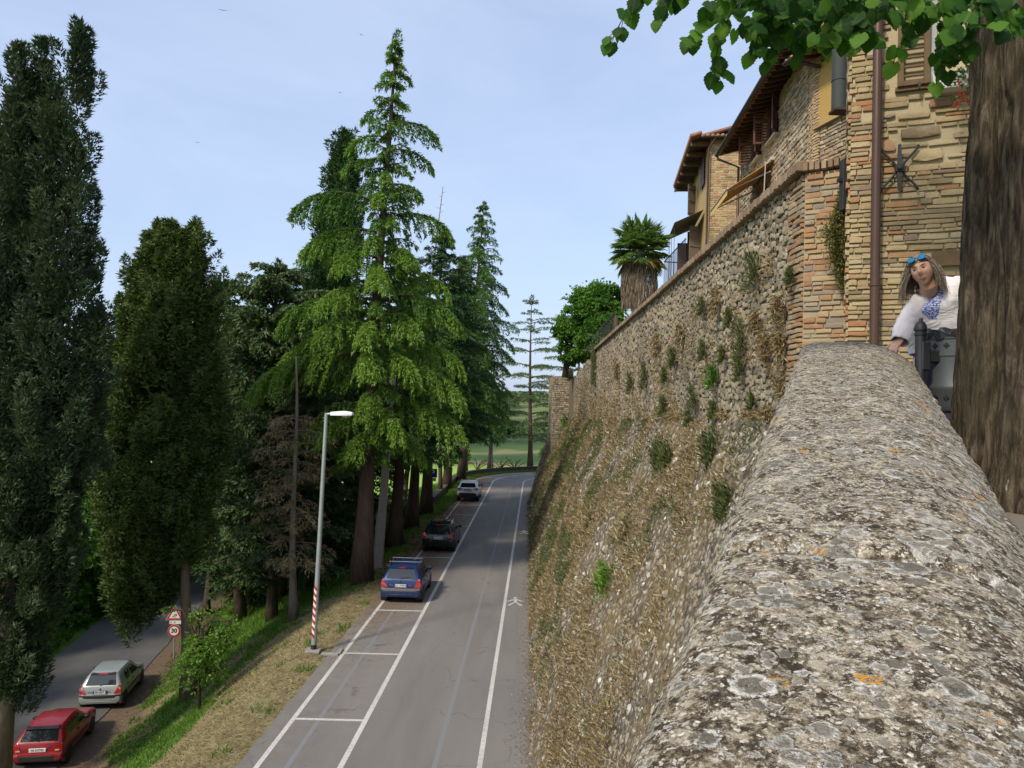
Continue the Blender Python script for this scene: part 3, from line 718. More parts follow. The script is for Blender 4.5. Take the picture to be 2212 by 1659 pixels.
# ================================================================ the parapet the picture is taken over
PU = Vector((.389, .921, .193)).normalized()            # along its top (it climbs with the street)
PL = Vector((.921, -.389, 0))                            # across, to the right
P0 = Vector((.140, .912, 7.745))                           # a point of its left edge
def par_pt(s, a):
    """s metres along, a = -1 left edge .. 1 right edge; rounded top"""
    w = .318
    q = P0+PU*s+PL*(w+w*a)
    rise = .052*(1-abs(a)**10.0) if a < 0 else .052-.12*a**2.5-.015*a
    q.z += rise
    return q
def build_parapet():
    t = NT('lichen_stone'); N = t.n
    tc = t.n('ShaderNodeTexCoord').outputs['Object']
    def warp(vec, sc, amt):
        nn = t.n('ShaderNodeTexNoise'); nn.inputs['Scale'].default_value = sc; nn.inputs['Detail'].default_value = 4; nn.inputs['Roughness'].default_value = .7; t.l(vec, nn.inputs['Vector'])
        sb = t.n('ShaderNodeVectorMath'); sb.operation = 'SUBTRACT'; t.l(nn.outputs['Color'], sb.inputs[0]); sb.inputs[1].default_value = (.5, .5, .5)
        ml = t.n('ShaderNodeVectorMath'); ml.operation = 'SCALE'; t.l(sb.outputs[0], ml.inputs[0]); ml.inputs['Scale'].default_value = amt
        ad = t.n('ShaderNodeVectorMath'); ad.operation = 'ADD'; t.l(vec, ad.inputs[0]); t.l(ml.outputs[0], ad.inputs[1]); return ad.outputs[0]
    w1 = warp(tc, 70, .022); w2 = warp(tc, 22, .05)
    # crust: dark algae, grey and ochre grains
    a = t.noise(tc, 9, 6, .72); b = t.noise(w1, 55, 5, .75); d = t.noise(tc, 190, 3, .7); e = t.noise(tc, 3.0, 4, .6)
    mixn = t.math('ADD', t.math('MULTIPLY', a, .34), t.math('ADD', t.math('MULTIPLY', b, .42), t.math('MULTIPLY', d, .24)))
    c = t.ramp(mixn, [(.40, (.022, .017, .012)), (.455, (.075, .06, .042)), (.50, (.17, .145, .105)), (.545, (.29, .255, .195)), (.61, (.52, .48, .40))])
    c = t.mix(t.mrange(e, .55, .7, 0, .5), c, t.mix(b, (.14, .125, .075), (.25, .23, .17)))
    bl = t.noise(w1, 30, 6, .78, .3); bl2 = t.noise(w2, 62, 6, .8)
    c = t.mix(t.mrange(bl, .545, .585, 0, .85), c, t.mix(bl2, (.30, .265, .20), (.56, .52, .44))); c = t.mix(t.mrange(bl, .47, .44, 0, .9), c, (.040, .031, .022)); c = t.mix(t.mrange(bl2, .57, .595, 0, .9), c, t.mix(d, (.50, .48, .43), (.74, .72, .68))); c = t.mix(t.mrange(bl2, .425, .405, 0, .8), c, (.035, .028, .02))
    # pale crumbs
    v0 = t.voro(w1, 95); r0 = t.xyz(v0.outputs['Color'])
    k0 = t.math('MULTIPLY', t.mrange(v0.outputs['Distance'], .42, .28), t.mrange(r0[0], .52, .56)); c = t.mix(t.math('MULTIPLY', k0, .85), c, t.ramp(r0[1], [(0, (.38, .35, .28)), (.6, (.60, .57, .50)), (1, (.74, .72, .68))]))
    hb = t.math('MULTIPLY', k0, .6)
    # round lichens in three sizes: grey middle, whitish growing rim
    dens = t.mrange(t.noise(tc, 1.6, 3, .6), .36, .62)
    for sc, thr, wcol, seed in ((11.0, .52, .30, 0), (20, .60, .24, 3.7), (40, .62, .2, 8.1)):
        off = t.n('ShaderNodeVectorMath'); off.operation = 'ADD'; t.l(warp(warp(tc, 34, .030), 90, .016 if sc < 30 else .010), off.inputs[0]); off.inputs[1].default_value = (seed, seed*.7, 0)
        v = t.voro(off.outputs[0], sc); rc = t.xyz(v.outputs['Color']); dd = v.outputs['Distance']
        rad = t.mrange(rc[0], 0, 1, .16, .52)
        inside = t.mrange(t.math('SUBTRACT', dd, rad), .02, -.02)
        onoff = t.math('LESS_THAN', t.math('SUBTRACT', rc[1], t.math('MULTIPLY', t.math('SUBTRACT', dens, .5), .5)), thr)
        mk = t.math('MULTIPLY', inside, onoff)
        mk = t.math('MULTIPLY', mk, t.mrange(t.noise(tc, 120, 4, .75), .36, .46))
        rim = t.mrange(t.math('SUBTRACT', dd, rad), -.13, -.02)
        mid = t.mix(t.math('FRACT', t.math('MULTIPLY', rc[2], 7.3)), (.13, .125, .105), (.33, .31, .265)); mid = t.mix(t.math('MULTIPLY', b, .6), mid, (.13, .125, .11))
        lc = t.mix(t.math('MULTIPLY', rim, t.math('MULTIPLY_ADD', rc[2], .5, .5)), mid, (.76, .76, .74))
        c = t.mix(t.math('MULTIPLY', mk, .93), c, lc); hb = t.math('ADD', hb, t.math('MULTIPLY', mk, t.math('ADD', .5, t.math('MULTIPLY', rim, .8))))
    # ochre bare stone patches, orange lichen
    pb = t.mrange(t.noise(w2, 5.5, 4, .6), .66, .72); c = t.mix(t.math('MULTIPLY', pb, .8), c, t.mix(d, (.36, .29, .18), (.46, .39, .27)))
    vo = t.voro(warp(tc, 45, .05), 8.0); ro = t.xyz(vo.outputs['Color'])
    ko = t.math('MULTIPLY', t.mrange(vo.outputs['Distance'], .15, .10), t.math('GREATER_THAN', ro[0], .58)); ko = t.math('MULTIPLY', ko, t.mrange(t.noise(tc, 120, 3), .42, .5))
    c = t.mix(ko, c, (.55, .26, .02))
    c = t.mix(1.0, c, (1.16, 1.10, 1.0), 'MULTIPLY')
    h = t.math('ADD', t.math('MULTIPLY', mixn, 2.2), t.math('MULTIPLY', hb, .35))
    mat = t.pbr(c, .92, 0, t.bump(h, .9, .010), .12)
    root = thing('parapet', 'broad round topped stone parapet crusted with grey white and orange lichen', 'parapet', tuple(P0+PU*2+PL*.35-Vector((0, 0, .9))))
    def coping(s0, s1, end=False):
        ns = int((s1-s0)/.018); aa = np.concatenate([np.linspace(-1, -.8, 12)[:-1], np.linspace(-.8, .8, 52), np.linspace(.8, 1, 12)[1:]]); V = []; na = len(aa)+8
        def disp(q, edge):
            n1 = mnoise.noise(q*5)*.005+mnoise.noise(q*28)*.0035+mnoise.noise(q*70)*.0025
            return n1
        for i in range(ns+1):
            s = s0+(s1-s0)*i/ns; es = min(s-s0, s1-s); dip = -.022*math.exp(-(es/.018)) if not (end and s1-s < .3) else -.10*max(0, 1-(s1-s)/.14)**2
            row = []
            for k in range(4): row.append(par_pt(s, -1)+Vector((0, 0, -.16+.04*k))+PL*(.012+.012*mnoise.noise(Vector((s*7, k, 3)))))
            for a in aa:
                p = par_pt(s, a); p = p+Vector((0, 0, disp(p, a)+dip)); 
                if abs(a) > .9: p += PL*(mnoise.noise(p*14)*.008+mnoise.noise(p*4)*.008)
                row.append(p)
            for k in range(4): row.append(par_pt(s, 1)+Vector((0, 0, -.04*(k+1)))-PL*(.012+.012*mnoise.noise(Vector((s*7, k, 9)))))
            V += row
        V = np.array([tuple(v) for v in V]); ii = np.arange((ns+1)*na).reshape(ns+1, na)
        F = np.stack([ii[:-1, :-1], ii[:-1, 1:], ii[1:, 1:], ii[1:, :-1]], -1).reshape(-1, 4)
        capa = [ii[0, k] for k in range(na)]; me = None
        o = obj('coping_stone', np_mesh('coping_stone', V, [F], mat, smooth=True), None, root)
        for row in (ii[-1], ii[0]):
            mb = MB(); e = [tuple(V[j]) for j in row]; mb.add(e, [tuple(range(len(e)))]); mb.build('end_face', mat, o)
        return o
    coping(-1.6, .735); coping(.752, 4.52, True)
    mb = MB(); mb.loft([[par_pt(s, -1)+PL*.05+Vector((0, 0, dz)) for dz in (-.14, -3.4)]+[par_pt(s, 1)-PL*.05+Vector((0, 0, dz)) for dz in (-3.4, -.14)] for s in (-1.58, 1, 4.5)])
    mb.build('parapet_wall', MATS['wall_mortar'], root)
    lay(root, frame_of(par_pt(-1.6, -1)-Vector((0, 0, 3)), Vector((-.389, -.921, 0))), courses(-6.1, 0, 0, 2.8, (.1, .18), (.15, .4), .02, 31), 'stone', MATS['wall_stone'], (.02, .06), 'rubble', 0, 5, .05)
    lay(root, frame_of(par_pt(-1.6, 1)-PL*.05-Vector((0, 0, 0)), Vector((.389, .921, .193)), (0, 0, 1)), courses(0, 6.0, -1.2, -.17, (.08, .15), (.15, .4), .02, 33), 'stone', MATS['wall_stone'], (.01, .05), 'rubble', 0, 6, .05)
    # wall that carries the parapet, down to the road level
    b = thing('bastion_wall', 'plain stone wall below the lichen parapet dropping to the road', 'wall', (0, 3, 0))
    mb = MB(); mb.loft([[(.16+.422*(y-.9)-.0+dx-.9*(1-f), y, -.2+f*(7.0)) for f in (0, 1)]+[(.16+.422*(y-.9)+3, y, -.2+f*7.0) for f in (1, 0)] for y, dx in ((-8, .04), (2, .04), (8.9, .04))])
    mb.build('wall_body', MATS['wall_mortar'], b)
    A0, A1 = Vector((.16+.422*8.0+.04, 8.9, 6.8)), Vector((.16+.422*(-8.9)+.04, -8, 6.8)); Uh = (A1-A0).normalized(); side = Vector((-.9, 0, -7.0)).normalized()
    lay(b, frame_of(A0, Uh, -side), [q for q in scatter(0, 14, -7.0, -.02, .17, 35)], 'stone', MATS['wall_stone'], (.01, .05), 'rubble', 0, 36, .15)
build_parapet()
# ================================================================ houses
m_brown = plain('shutter_brown', (.085, .032, .022), .55, var=.3, scale=9, bump=.15)
m_greyw = plain('weathered_wood', (.17, .135, .11), .85, var=.4, scale=(14), bump=.4)
m_wood = plain('old_timber', (.12, .075, .04), .8, var=.4, scale=10, bump=.4)
m_darkwood = plain('eaves_timber', (.055, .035, .024), .85, var=.3, scale=6)
m_pipe = plain('copper_brown_pipe', (.085, .045, .032), .42, .35, var=.2, scale=5, spec=.5)
m_zinc = plain('dark_gutter', (.055, .05, .048), .5, .5, var=.25, scale=4, spec=.5)
m_iron = plain('wrought_iron', (.035, .035, .037), .55, .6, var=.3, scale=20, spec=.5, bump=.3)
m_glass = plain('window_glass', (.015, .018, .02), .08, 0, spec=.6)
m_cement = plain('cement_sill', (.42, .40, .36), .9, var=.2, scale=12, bump=.3)
m_tile = plain('clay_tile', (.30, .15, .085), .9, var=.4, scale=3, bump=.3)
def frame_pts(f, pts): return [f @ Vector(p) for p in pts]
def slatted_shutter(parent, name, f, w, h, mat, nsl=16, label=None):
    """a louvred shutter leaf on frame f (origin at its lower left corner, 4.5 cm thick)"""
    mb = MB(); s = .065
    for c, z in (((s/2, h/2, 0), (s, h, .045)), ((w-s/2, h/2, 0), (s, h, .045)), ((w/2, s/2, 0), (w-2*s, s, .04)), ((w/2, h-s/2, 0), (w-2*s, s, .04)), ((w/2, h*.5, 0), (w-2*s, s, .04))): mb.box(c, z, .004)
    o = mb.build(name, mat, parent, f)
    if label: o['label'] = label
    sl = MB(); sl.box((0, 0, 0), (w-2*s-.004, .012, .05), 0); me = sl.mesh('slat', mat)
    for i in range(nsl):
        y = s+(h-2*s)*(i+.5)/nsl
        if abs(y-h*.5) < s*.5+.012: continue
        obj('slat', me, None, o, f @ Matrix.Translation((w/2, y, 0)) @ Matrix.Rotation(.75, 4, 'X'))
    return o
def plank_shutter(parent, f, w, h, mat, n=4, label=None):
    mb = MB(); 
    for y in (.18, h/2, h-.18): mb.box((w/2, y, -.03), (w*.94, .08, .022), .003)
    o = mb.build('shutter', mat, parent, f)
    if label: o['label'] = label
    pw = w/n; p = MB(); p.box((0, 0, 0), (pw-.008, h, .028), .004); me = p.mesh('plank', mat)
    for i in range(n): obj('plank', me, None, o, f @ Matrix.Translation(((i+.5)*pw, h/2+random.uniform(-.006, .006), 0)))
    return o
def drainpipe(parent, pts, r, mat, rings=(), name='drainpipe'):
    mb = MB(); mb.tube(pts, r, 14); o = mb.build(name, mat, parent, smooth=True, angle=40)
    for p, q in rings:
        mb = MB(); mb.lathe([(r+.002, -.02), (r+.010, -.015), (r+.010, .015), (r+.002, .02)], 14, tuple(p)); mb.box((p[0]+r+.02, p[1]+.03, p[2]), (.06, .03, .03), .004); mb.build('pipe_clip', mat, o)
    return o

# ---------------------------------------------------------------- the near house behind the end of the parapet
HO = Vector((3.89, 9.0, 0)); HU = Vector((.921, -.389, 0)); HW = Vector((-.389, -.921, 0))
def hp(u, z, w=0): return HO+HU*u+HW*w+Vector((0, 0, z))
def hpx(px, py, w=0.0):
    """the point of the near house's front seen at that place of the photograph"""
    r = sight(px, py); c = Vector((0, 0, CZ)); o = HO+HW*w; k = (o-c).dot(HW)/r.dot(HW); q = c+r*k; return (q-HO).dot(HU), q.z
def build_near_house():
    t = thing('stone_house', 'tall near house of thin yellow brick and stone courses with brown drainpipe', 'house', hp(1.5, 7.6, -1.5))
    f = frame_of(HO, HU); m_mor = mortar_mat('house_mortar', (.40, .325, .20), (.50, .42, .28), 10, .7)
    m = stone_mat('house_brick', [(0, (.20, .155, .105)), (.16, (.33, .25, .14)), (.45, (.42, .325, .18)), (.7, (.48, .38, .23)), (.80, (.36, .29, .19)), (.91, (.41, .235, .12)), (.965, (.37, .18, .09)), (1, (.24, .19, .14))], .5, (.12, .095, .065), 1.1, (.56, .75), 34, .7, streak=(1, 1, .6))
    mb = MB(); mb.box((2.3, 10.9, -2.52), (4.56, 7.8, 5.0)); mb.build('wall', m_mor, t, f)
    # openings: the shuttered window and the flower window right of it
    wu0, wz0 = hpx(1940, 192); wu1, _ = hpx(2008, 185); fu0, fz0 = hpx(2013, 205)
    lu0, lz0 = hpx(2012, 578); lu1, lz1 = hpx(2080, 540)
    bu, bz = hpx(1970, 270)
    blocks = []
    for (px0, py0, px1, py1) in ((1938, 237, 2010, 262), (1944, 268, 2033, 304), (1965, 318, 2040, 352), (2005, 210, 2060, 236), (1905, 240, 1936, 258), (1900, 300, 1935, 330)):
        a, za = hpx(px0, py1); b, zb = hpx(px1, py0); blocks.append((a, za, b, zb))
    opens = [(wu0-.02, wz0-.02, wu0+.80, 15), (lu0-.03, lz0-.02, lu0+.9, lz1+.02)]+blocks
    def skip(a, b, z0, z1): return any(a < o[2]-.02 and b > o[0]+.02 and z0 < o[3]-.012 and z1 > o[1]+.012 for o in opens)
    rects = courses(0, 4.5, 7.6, 14.7, (.042, .082), (.10, .38), .013, 41, skip=skip)
    lay(t, f, rects, 'brick', m, (.008, .032), 'brick', 300, 42, .018)
    lay(t, f, [((a+b)/2, (z0+z1)/2, b-a-.02, z1-z0-.016) for a, z0, b, z1 in blocks], 'stone_block', m, (.025, .045), 'rubble', 30, 43, .01)
    # its road side
    fs = frame_of(HO+Vector((-.02, .02, 0)), -HW*-1, (0, 0, 1)); fs = frame_of(HO, Vector((-.389, -.921, 0))); 
    lay(t, frame_of(HO+Vector((.389*3, .921*3, 0)), Vector((-.389, -.921, 0))), courses(0, 3.0, 7.6, 14.7, (.052, .1), (.13, .42), .016, 44), 'brick', m, (.02, .05), 'brick', 0, 45, .02)
    # drainpipe, down to behind the parapet
    a, za = hpx(1898, -30, .13); b, zb = hpx(1889, 715, .13); kz = hpx(1889, 615, .13)
    pipe = drainpipe(t, [hp(a, za, .13), hp(b, zb-.9, .13)], .052, m_pipe, [(hp(kz[0], kz[1], .13), 0)])
    # wall anchor: tapered bar through two bowed arms
    cu, cz = hpx(1942, 368); mb = MB()
    mb.loft([[(-.016, -.25, .06), (.016, -.25, .06), (.016, -.25, .082), (-.016, -.25, .082)], [(-.028, 0, .06), (.028, 0, .06), (.028, 0, .092), (-.028, 0, .092)], [(-.02, .27, .06), (.014, .28, .06), (.014, .28, .082), (-.02, .27, .082)]])
    anc = mb.build('wall_anchor', m_iron, t, f @ Matrix.Translation((cu, cz, .012)))
    for sg in (-1, 1):
        mb = MB(); mb.tube([(sg*(.215-.165*math.cos(k)*1.0) if False else sg*(.035+.16*(abs(math.sin(k))**2.2)), .255*k/1.45, .05) for k in np.linspace(-1.45, 1.45, 15)], .0135, 8); mb.build('anchor_arm', m_iron, anc, f @ Matrix.Translation((cu, cz, .012)), smooth=True)
    mb = MB(); mb.box((0, 0, .085), (.085, .085, .03), .006); mb.lathe([(.022, 0), (.03, .004), (.03, .022), (.018, .03)], 8, (0, 0, .1)); mb.build('anchor_boss', m_iron, anc, f @ Matrix.Translation((cu, cz, .012)))
    # window: frame, glass, half open louvred shutters
    win = MB(); win.box((.40, .9, -.16), (.80, 1.9, .02)); w = win.build('window', m_glass, t, f @ Matrix.Translation((wu0, wz0, 0)))
    mb = MB()
    for c, s in (((.03, .9, -.1), (.06, 1.86, .1)), ((.77, .9, -.1), (.06, 1.86, .1)), ((.4, -.02, -.06), (.86, .05, .2))): mb.box(c, s, .004)
    mb.build('frame', m_wood, w, f @ Matrix.Translation((wu0, wz0, 0)))
    slatted_shutter(t, 'shutter', f @ Matrix.Translation((wu0-.01, wz0, .05)), (wu1-wu0)*1.03, 1.7, m_wood, 15)
    hk = MB(); hk.box((0, 0, .1), (.03, .05, .02), .003); hk.tube([(0, -.01, .1), (0, -.06, .13), (0, -.05, .15)], .006, 6); hk.build('shutter_catch', m_iron, t, f @ Matrix.Translation(((wu0+wu1)/2+.05, wz0-.02, 0)))
    # timber lintel low down
    mb = MB(); L = .9; mb.loft([[(lu0+L*k, lz0+.01*math.sin(k*7)+.02*k, .0), (lu0+L*k, lz0+.01*math.sin(k*7), .055), (lu0+L*k, lz1-.02+.012*math.sin(k*9), .06), (lu0+L*k, lz1-.02, .0)] for k in np.linspace(0, 1, 7)]); mb.build('lintel', m_wood, t, f)
    # small iron plate at the corner
    a = at(1825, 400, 9.25); mb = MB(); mb.box((a.x-.02, a.y, a.z), (.05, .12, .62), .006); mb.box((a.x-.06, a.y, a.z+.06), (.06, .05, .05), .004); mb.build('iron_bracket', m_iron, t)
    # white ribbed flower box hung by the next window, with red geraniums
    fb = thing('flower_box', 'white ribbed window box with trailing red geraniums high on the near house', 'flower box', hp(fu0+.25, fz0-.05, .12))
    mb = MB(); Wd = .62; mb.loft([[(fu0, fz0-.01, .02), (fu0+Wd, fz0-.01, .02), (fu0+Wd, fz0-.01, .2), (fu0, fz0-.01, .2)], [(fu0-.02, fz0+.15, .02), (fu0+Wd+.02, fz0+.15, .02), (fu0+Wd+.02, fz0+.15, .24), (fu0-.02, fz0+.15, .24)]]); m_wht = plain('white_plastic', (.62, .62, .60), .5, var=.08)
    bx = mb.build('box', m_wht, fb, f); rb = MB(); rb.box((0, 0, 0), (.018, .14, .012), .003); rme = rb.mesh('rib', m_wht)
    for k in range(16): obj('rib', rme, None, fb, f @ Matrix.Translation((fu0+.02+k*(Wd-.04)/15, fz0+.07, .222)) @ Matrix.Rotation(.26, 4, 'X'))
    lf = Fol(); n = 150; P = np.array([tuple(hp(fu0+.15+Wd*.8*random.random(), fz0+.12-random.random()**1.5*.38*(1 if random.random() < .6 else -.3), .2+random.random()*.12)) for _ in range(n)])
    lf.add(P, rdir(n)+np.array([0, 0, -.3]), rng.uniform(.03, .06, n), .04, rng.random(n)); obj('leaves', lf.mesh('leaves', leaf_mat('geranium_leaf', [(0, (.04, .09, .02)), (1, (.10, .17, .04))])), None, fb, None, 'stuff')
    fl = Fol(); n = 110; cs = [(fu0+.22, fz0-.02), (fu0+.25, fz0-.17), (fu0+.31, fz0-.24), (fu0+.40, fz0-.08), (fu0+.2, fz0-.26)]
    P = np.array([tuple(hp(c[0]+random.gauss(0, .018), c[1]+random.gauss(0, .018), .32+random.gauss(0, .012))) for c in [random.choice(cs) for _ in range(n)]])
    fl.add(P, rdir(n), .022, .018, rng.random(n)); obj('flowers', fl.mesh('flowers', leaf_mat('geranium_petal', [(0, (.45, .01, .02)), (1, (.6, .03, .05))], .2)), None, fb, None, 'stuff')
    mb = MB(); mb.box((fu0+.4, fz0+.62, -.06), (.84, 1.1, .03), .003); ww = mb.build('window', m_glass, t, f)
    mb = MB()
    for c, s in (((fu0+.01, fz0+.65, -.02), (.07, 1.1, .06)), ((fu0+.42, fz0+.13, -.02), (.8, .06, .06)), ((fu0+.42, fz0+.65, -.02), (.05, 1.0, .05))): mb.box(c, s, .004)
    mb.build('frame', plain('grey_frame', (.30, .31, .31), .6), ww, f)
build_near_house()

# ---------------------------------------------------------------- the long house with the awning
AF = Vector((8.72, 30.0, 0)); AN = Vector((8.05, 20.9, 0)); AU = (AN-AF).normalized(); ALEN = (AN-AF).length
def wall_hit(o, u, px, py):
    """where a sight line meets the vertical wall through o along u: (distance along it, height)"""
    n = Vector((u.y, -u.x, 0)); r = sight(px, py); c = Vector((0, 0, CZ)); k = (Vector((o.x, o.y, 0))-Vector((0, 0, 0))).dot(n)/r.dot(n); q = r*k+c; return (q-Vector((o.x, o.y, 0))).dot(u), q.z
def eaves(t, f, length, z, over, n, drop=.12, tile=True):
    """rafters, boarding, gutter and the tile edge along a wall top; f: wall frame"""
    rf = MB(); rf.box((0, 0, over/2-.15), (.085, .12, over+.3), .008); rme = rf.mesh('rafter', m_darkwood)
    for i in range(n): obj('rafter', rme, None, t, f @ Matrix.Translation((length*(i+.5)/n, z-.02, 0)) @ Matrix.Rotation(.25, 4, 'X'))
    mb = MB(); mb.slab([(-.35, z+.16, -.4), (length+.3, z+.16, -.4), (length+.3, z-.10, over+.06), (-.35, z-.10, over+.06)], .03, (0, 1, .25)); mb.build('boarding', m_darkwood, t, f)
    tm = MB(); tm.tube([(0, 0, -.25), (0, 0, .25)], [.10, .085], 8); tme = tm.mesh('roof_tile', m_tile, smooth=True)
    k = int(length/.21)
    for i in range(k+3):
        for j in range(2): obj('roof_tile', tme, None, t, f @ Matrix.Translation((-.35+i*.21, z+.02-.10+.10*(j+.7)+random.uniform(-.01, .01), over+.04-.42*(j+.4))) @ Matrix.Rotation(.25, 4, 'X'))
    mb = MB(); P = []
    for a in np.linspace(math.pi, 2*math.pi, 9): P.append((.085*math.cos(a), .085*math.sin(a)))
    P += [(.075*math.cos(a), .075*math.sin(a)) for a in np.linspace(2*math.pi, math.pi, 9)]
    mb.loft([[(u, z-.12+b, over+.15+a) for a, b in P] for u in (-.38, length+.32)]); mb.build('gutter', m_zinc, t, f, smooth=True, angle=50)
def house_window(t, f, u, z, w, h, mat, sw=None, open_=(1.45, 1.45)):
    mb = MB(); mb.box((u+w/2, z+h/2, .012), (w, h, .02)); win = mb.build('window', m_glass, t, f)
    mb = MB()
    for c, s in (((u+.03, z+h/2, .03), (.06, h, .05)), ((u+w-.03, z+h/2, .03), (.06, h, .05)), ((u+w/2, z+h-.03, .03), (w-.12, .06, .05)), ((u+w/2, z+h/2, .03), (.07, h-.06, .05))): mb.box(c, s, .004)
    mb.build('frame', m_brown, win, f)
    mb = MB(); mb.box((u+w/2, z-.04, .06), (w+.2, .07, .2), .008); mb.build('sill', m_cement, win, f)
    sw = sw or w/2
    for side, ang in ((0, open_[0]), (1, open_[1])):
        if side == 0: g = f @ Matrix.Translation((u, z, .05)) @ Matrix.Rotation(math.pi-ang if False else -(math.pi-ang), 4, 'Y') 
        else: g = f @ Matrix.Translation((u+w, z, .05)) @ Matrix.Rotation(-ang, 4, 'Y')
        slatted_shutter(t, 'shutter', g, sw, h, mat, 14)
def build_awning_house():
    t = thing('awning_house', 'long stone house with dark eaves and an orange awning behind the wall', 'house', tuple(AF+Vector((2, -4, 10.3))))
    f = frame_of(AF, AU); m_mor = mortar_mat('facade_mortar', (.36, .29, .19), (.46, .385, .27), 8, .6)
    m = stone_mat('facade_stone', [(0, (.20, .165, .125)), (.25, (.34, .265, .18)), (.55, (.44, .35, .235)), (.8, (.50, .42, .31)), (.9, (.42, .25, .15)), (1, (.30, .25, .20))], .4, (.15, .12, .09), .9, (.52, .72), 20, .6)
    HA = 18.35
    mb = MB(); mb.box((ALEN/2, (10.2+HA)/2, -3.0), (ALEN, HA-10.2, 5.98)); mb.build('wall', m_mor, t, f)
    # openings seen in the photograph
    w1 = wall_hit(AF, AU, 1637, 300); w2 = wall_hit(AF, AU, 1662, 262); dr0 = wall_hit(AF, AU, 1613, 462); dr1 = wall_hit(AF, AU, 1676, 400)
    d1 = [w1[0]-.5, w1[0]+.5]; zw = w1[1]-.75
    d2 = [w1[0]+1.75, w1[0]+2.75]
    op = [(d1[0], zw, d1[1], zw+1.5), (d2[0], zw, d2[1], zw+1.5), (dr0[0]+1.0, 10.2, dr0[0]+3.9, 13.1)]
    def skip(a, b, z0, z1): return any(a < o[2] and b > o[0] and z0 < o[3] and z1 > o[1] for o in op)
    rects = courses(0, ALEN-.45, 10.2, HA, (.09, .17), (.14, .40), .022, 51, skip=skip)
    lay(t, f, rects, 'stone', m, (.025, .05), 'rubble', 300, 52, .05)
    mq = stone_mat('facade_brick', [(0, (.36, .22, .13)), (.5, (.46, .33, .2)), (1, (.50, .40, .27))], None, None, grain=26)
    lay(t, f, courses(ALEN-.45, ALEN, 10.2, HA, (.075, .095), (.2, .3), .014, 53), 'brick', mq, (.03, .045), 'neat', 0, 54, .01)
    eaves(t, f, ALEN, HA, .72, 22)
    mb = MB(); mb.slab([(-.4, HA+.22, .3), (ALEN+.3, HA+.22, .3), (ALEN+.3, HA+1.5, -5), (-.4, HA+1.5, -5)], .12, (0, 1, .25)); mb.build('roof', m_tile, t, f)
    for d in (d1, d2): house_window(t, f, d[0], zw, 1.0, 1.5, m_brown, .5, (1.35, .55))
    # end of the gutter, pipe at the far corner
    a = f @ Vector((-.3, HA-.2, .85)); b = f @ Vector((.12, HA-.75, .12)); c = f @ Vector((.12, 10.4, .12)); drainpipe(t, [a, a+Vector((0, 0, -.1)), b, c], .05, m_pipe)
    # the glazed garden door under the awning
    mb = MB(); x0, x1 = op[2][0], op[2][2]; mb.box(((x0+x1)/2, 11.6, -.02), (x1-x0, 2.9, .03)); dr = mb.build('door', m_glass, t, f)
    for k in range(4):
        u = x0+(x1-x0)*k/3; mb = MB(); mb.box((u, 11.6, .02), (.09, 2.9, .07), .005); mb.build('frame', m_brown, dr, f)
    mb = MB(); mb.box((x0+.5, 11.6, .06), (.9, 2.5, .04), .006); mb.build('shutter', m_brown, t, f)
    # awning
    aw = thing('awning', 'orange and yellow striped fabric awning pulled out from the long house', 'awning', tuple(f @ Vector((x0+1.3, 13.2, 1.0))))
    tp = wall_hit(AF, AU, 1674, 346); bt = wall_hit(AF, AU, 1613, 412)
    u1 = tp[0]; zt = tp[1]; u0 = max(.2, u1-2.9); out = 1.5; dz = .95
    m_aw = NT('awning_cloth'); pp = m_aw.xyz(m_aw.pos(obj_space=True)); st = m_aw.math('SINE', m_aw.math('MULTIPLY', pp[0], 24)); c_ = m_aw.mix(m_aw.mrange(st, -.1, .1), (.60, .27, .05), (.62, .36, .10)); m_aw.pbr(c_, .85)
    mb = MB(); mb.slab([(u0, zt, .1), (u1, zt, .1), (u1, zt-dz, out), (u0, zt-dz, out)], .012, (0, 1, .5)); mb.build('cloth', m_aw.m, aw, f)
    V = []; k = 36
    mb = MB()
    for i in range(k):
        a = u0+(u1-u0)*i/k; b = u0+(u1-u0)*(i+1)/k; mb.add([(a, zt-dz, out), (b, zt-dz, out), (b, zt-dz-.18, out+.005), ((a+b)/2, zt-dz-.23, out+.006), (a, zt-dz-.18, out+.005)], [(0, 1, 2, 3, 4)])
    m_val = NT('awning_valance'); m_val.pbr((.62, .42, .13), .85); mb.build('valance', m_val.m, aw, f)
    mb = MB(); mb.tube([(u0-.05, zt-dz+.01, out), (u1+.05, zt-dz+.01, out)], .035, 8); mb.build('front_bar', m_cement, aw, f)
    mb = MB(); mb.box(((u0+u1)/2, zt+.04, .08), (u1-u0+.15, .12, .14), .02); mb.build('cassette', m_cement, aw, f)
    for uu in (u0+.3, u1-.2): mb = MB(); mb.tube([(uu, zt-.3, .08), (uu, zt-dz-.02, out-.05)], .022, 8); mb.build('arm', m_cement, aw, f)
    mb = MB(); mb.tube([(u1+.02, zt-.05, .3), (u1+.02, 10.4, .5)], .018, 8); mb.build('pole', m_cement, aw, f)
    # folded drying rack, chair back on the terrace
    rk = thing('folding_chair', 'dark folding garden chair under the orange awning', 'chair', tuple(f @ Vector((x0+1.2, 10.3, .9))))
    for dx in (0, .45): mb = MB(); mb.tube([(x0+1.1+dx, 10.3, .6), (x0+1.1+dx, 11.3, 1.2)], .018, 6); mb.build('leg', m_iron, rk, f); mb = MB(); mb.tube([(x0+1.1+dx, 10.3, 1.2), (x0+1.1+dx, 10.8, .7)], .018, 6); mb.build('leg', m_iron, rk, f)
    mb = MB(); mb.box((x0+1.33, 10.75, .92), (.44, .03, .4), .008); mb.build('seat', m_iron, rk, f); mb = MB(); mb.box((x0+1.33, 11.15, 1.12), (.44, .25, .02), .006); mb.build('backrest', m_iron, rk, f)
build_awning_house()

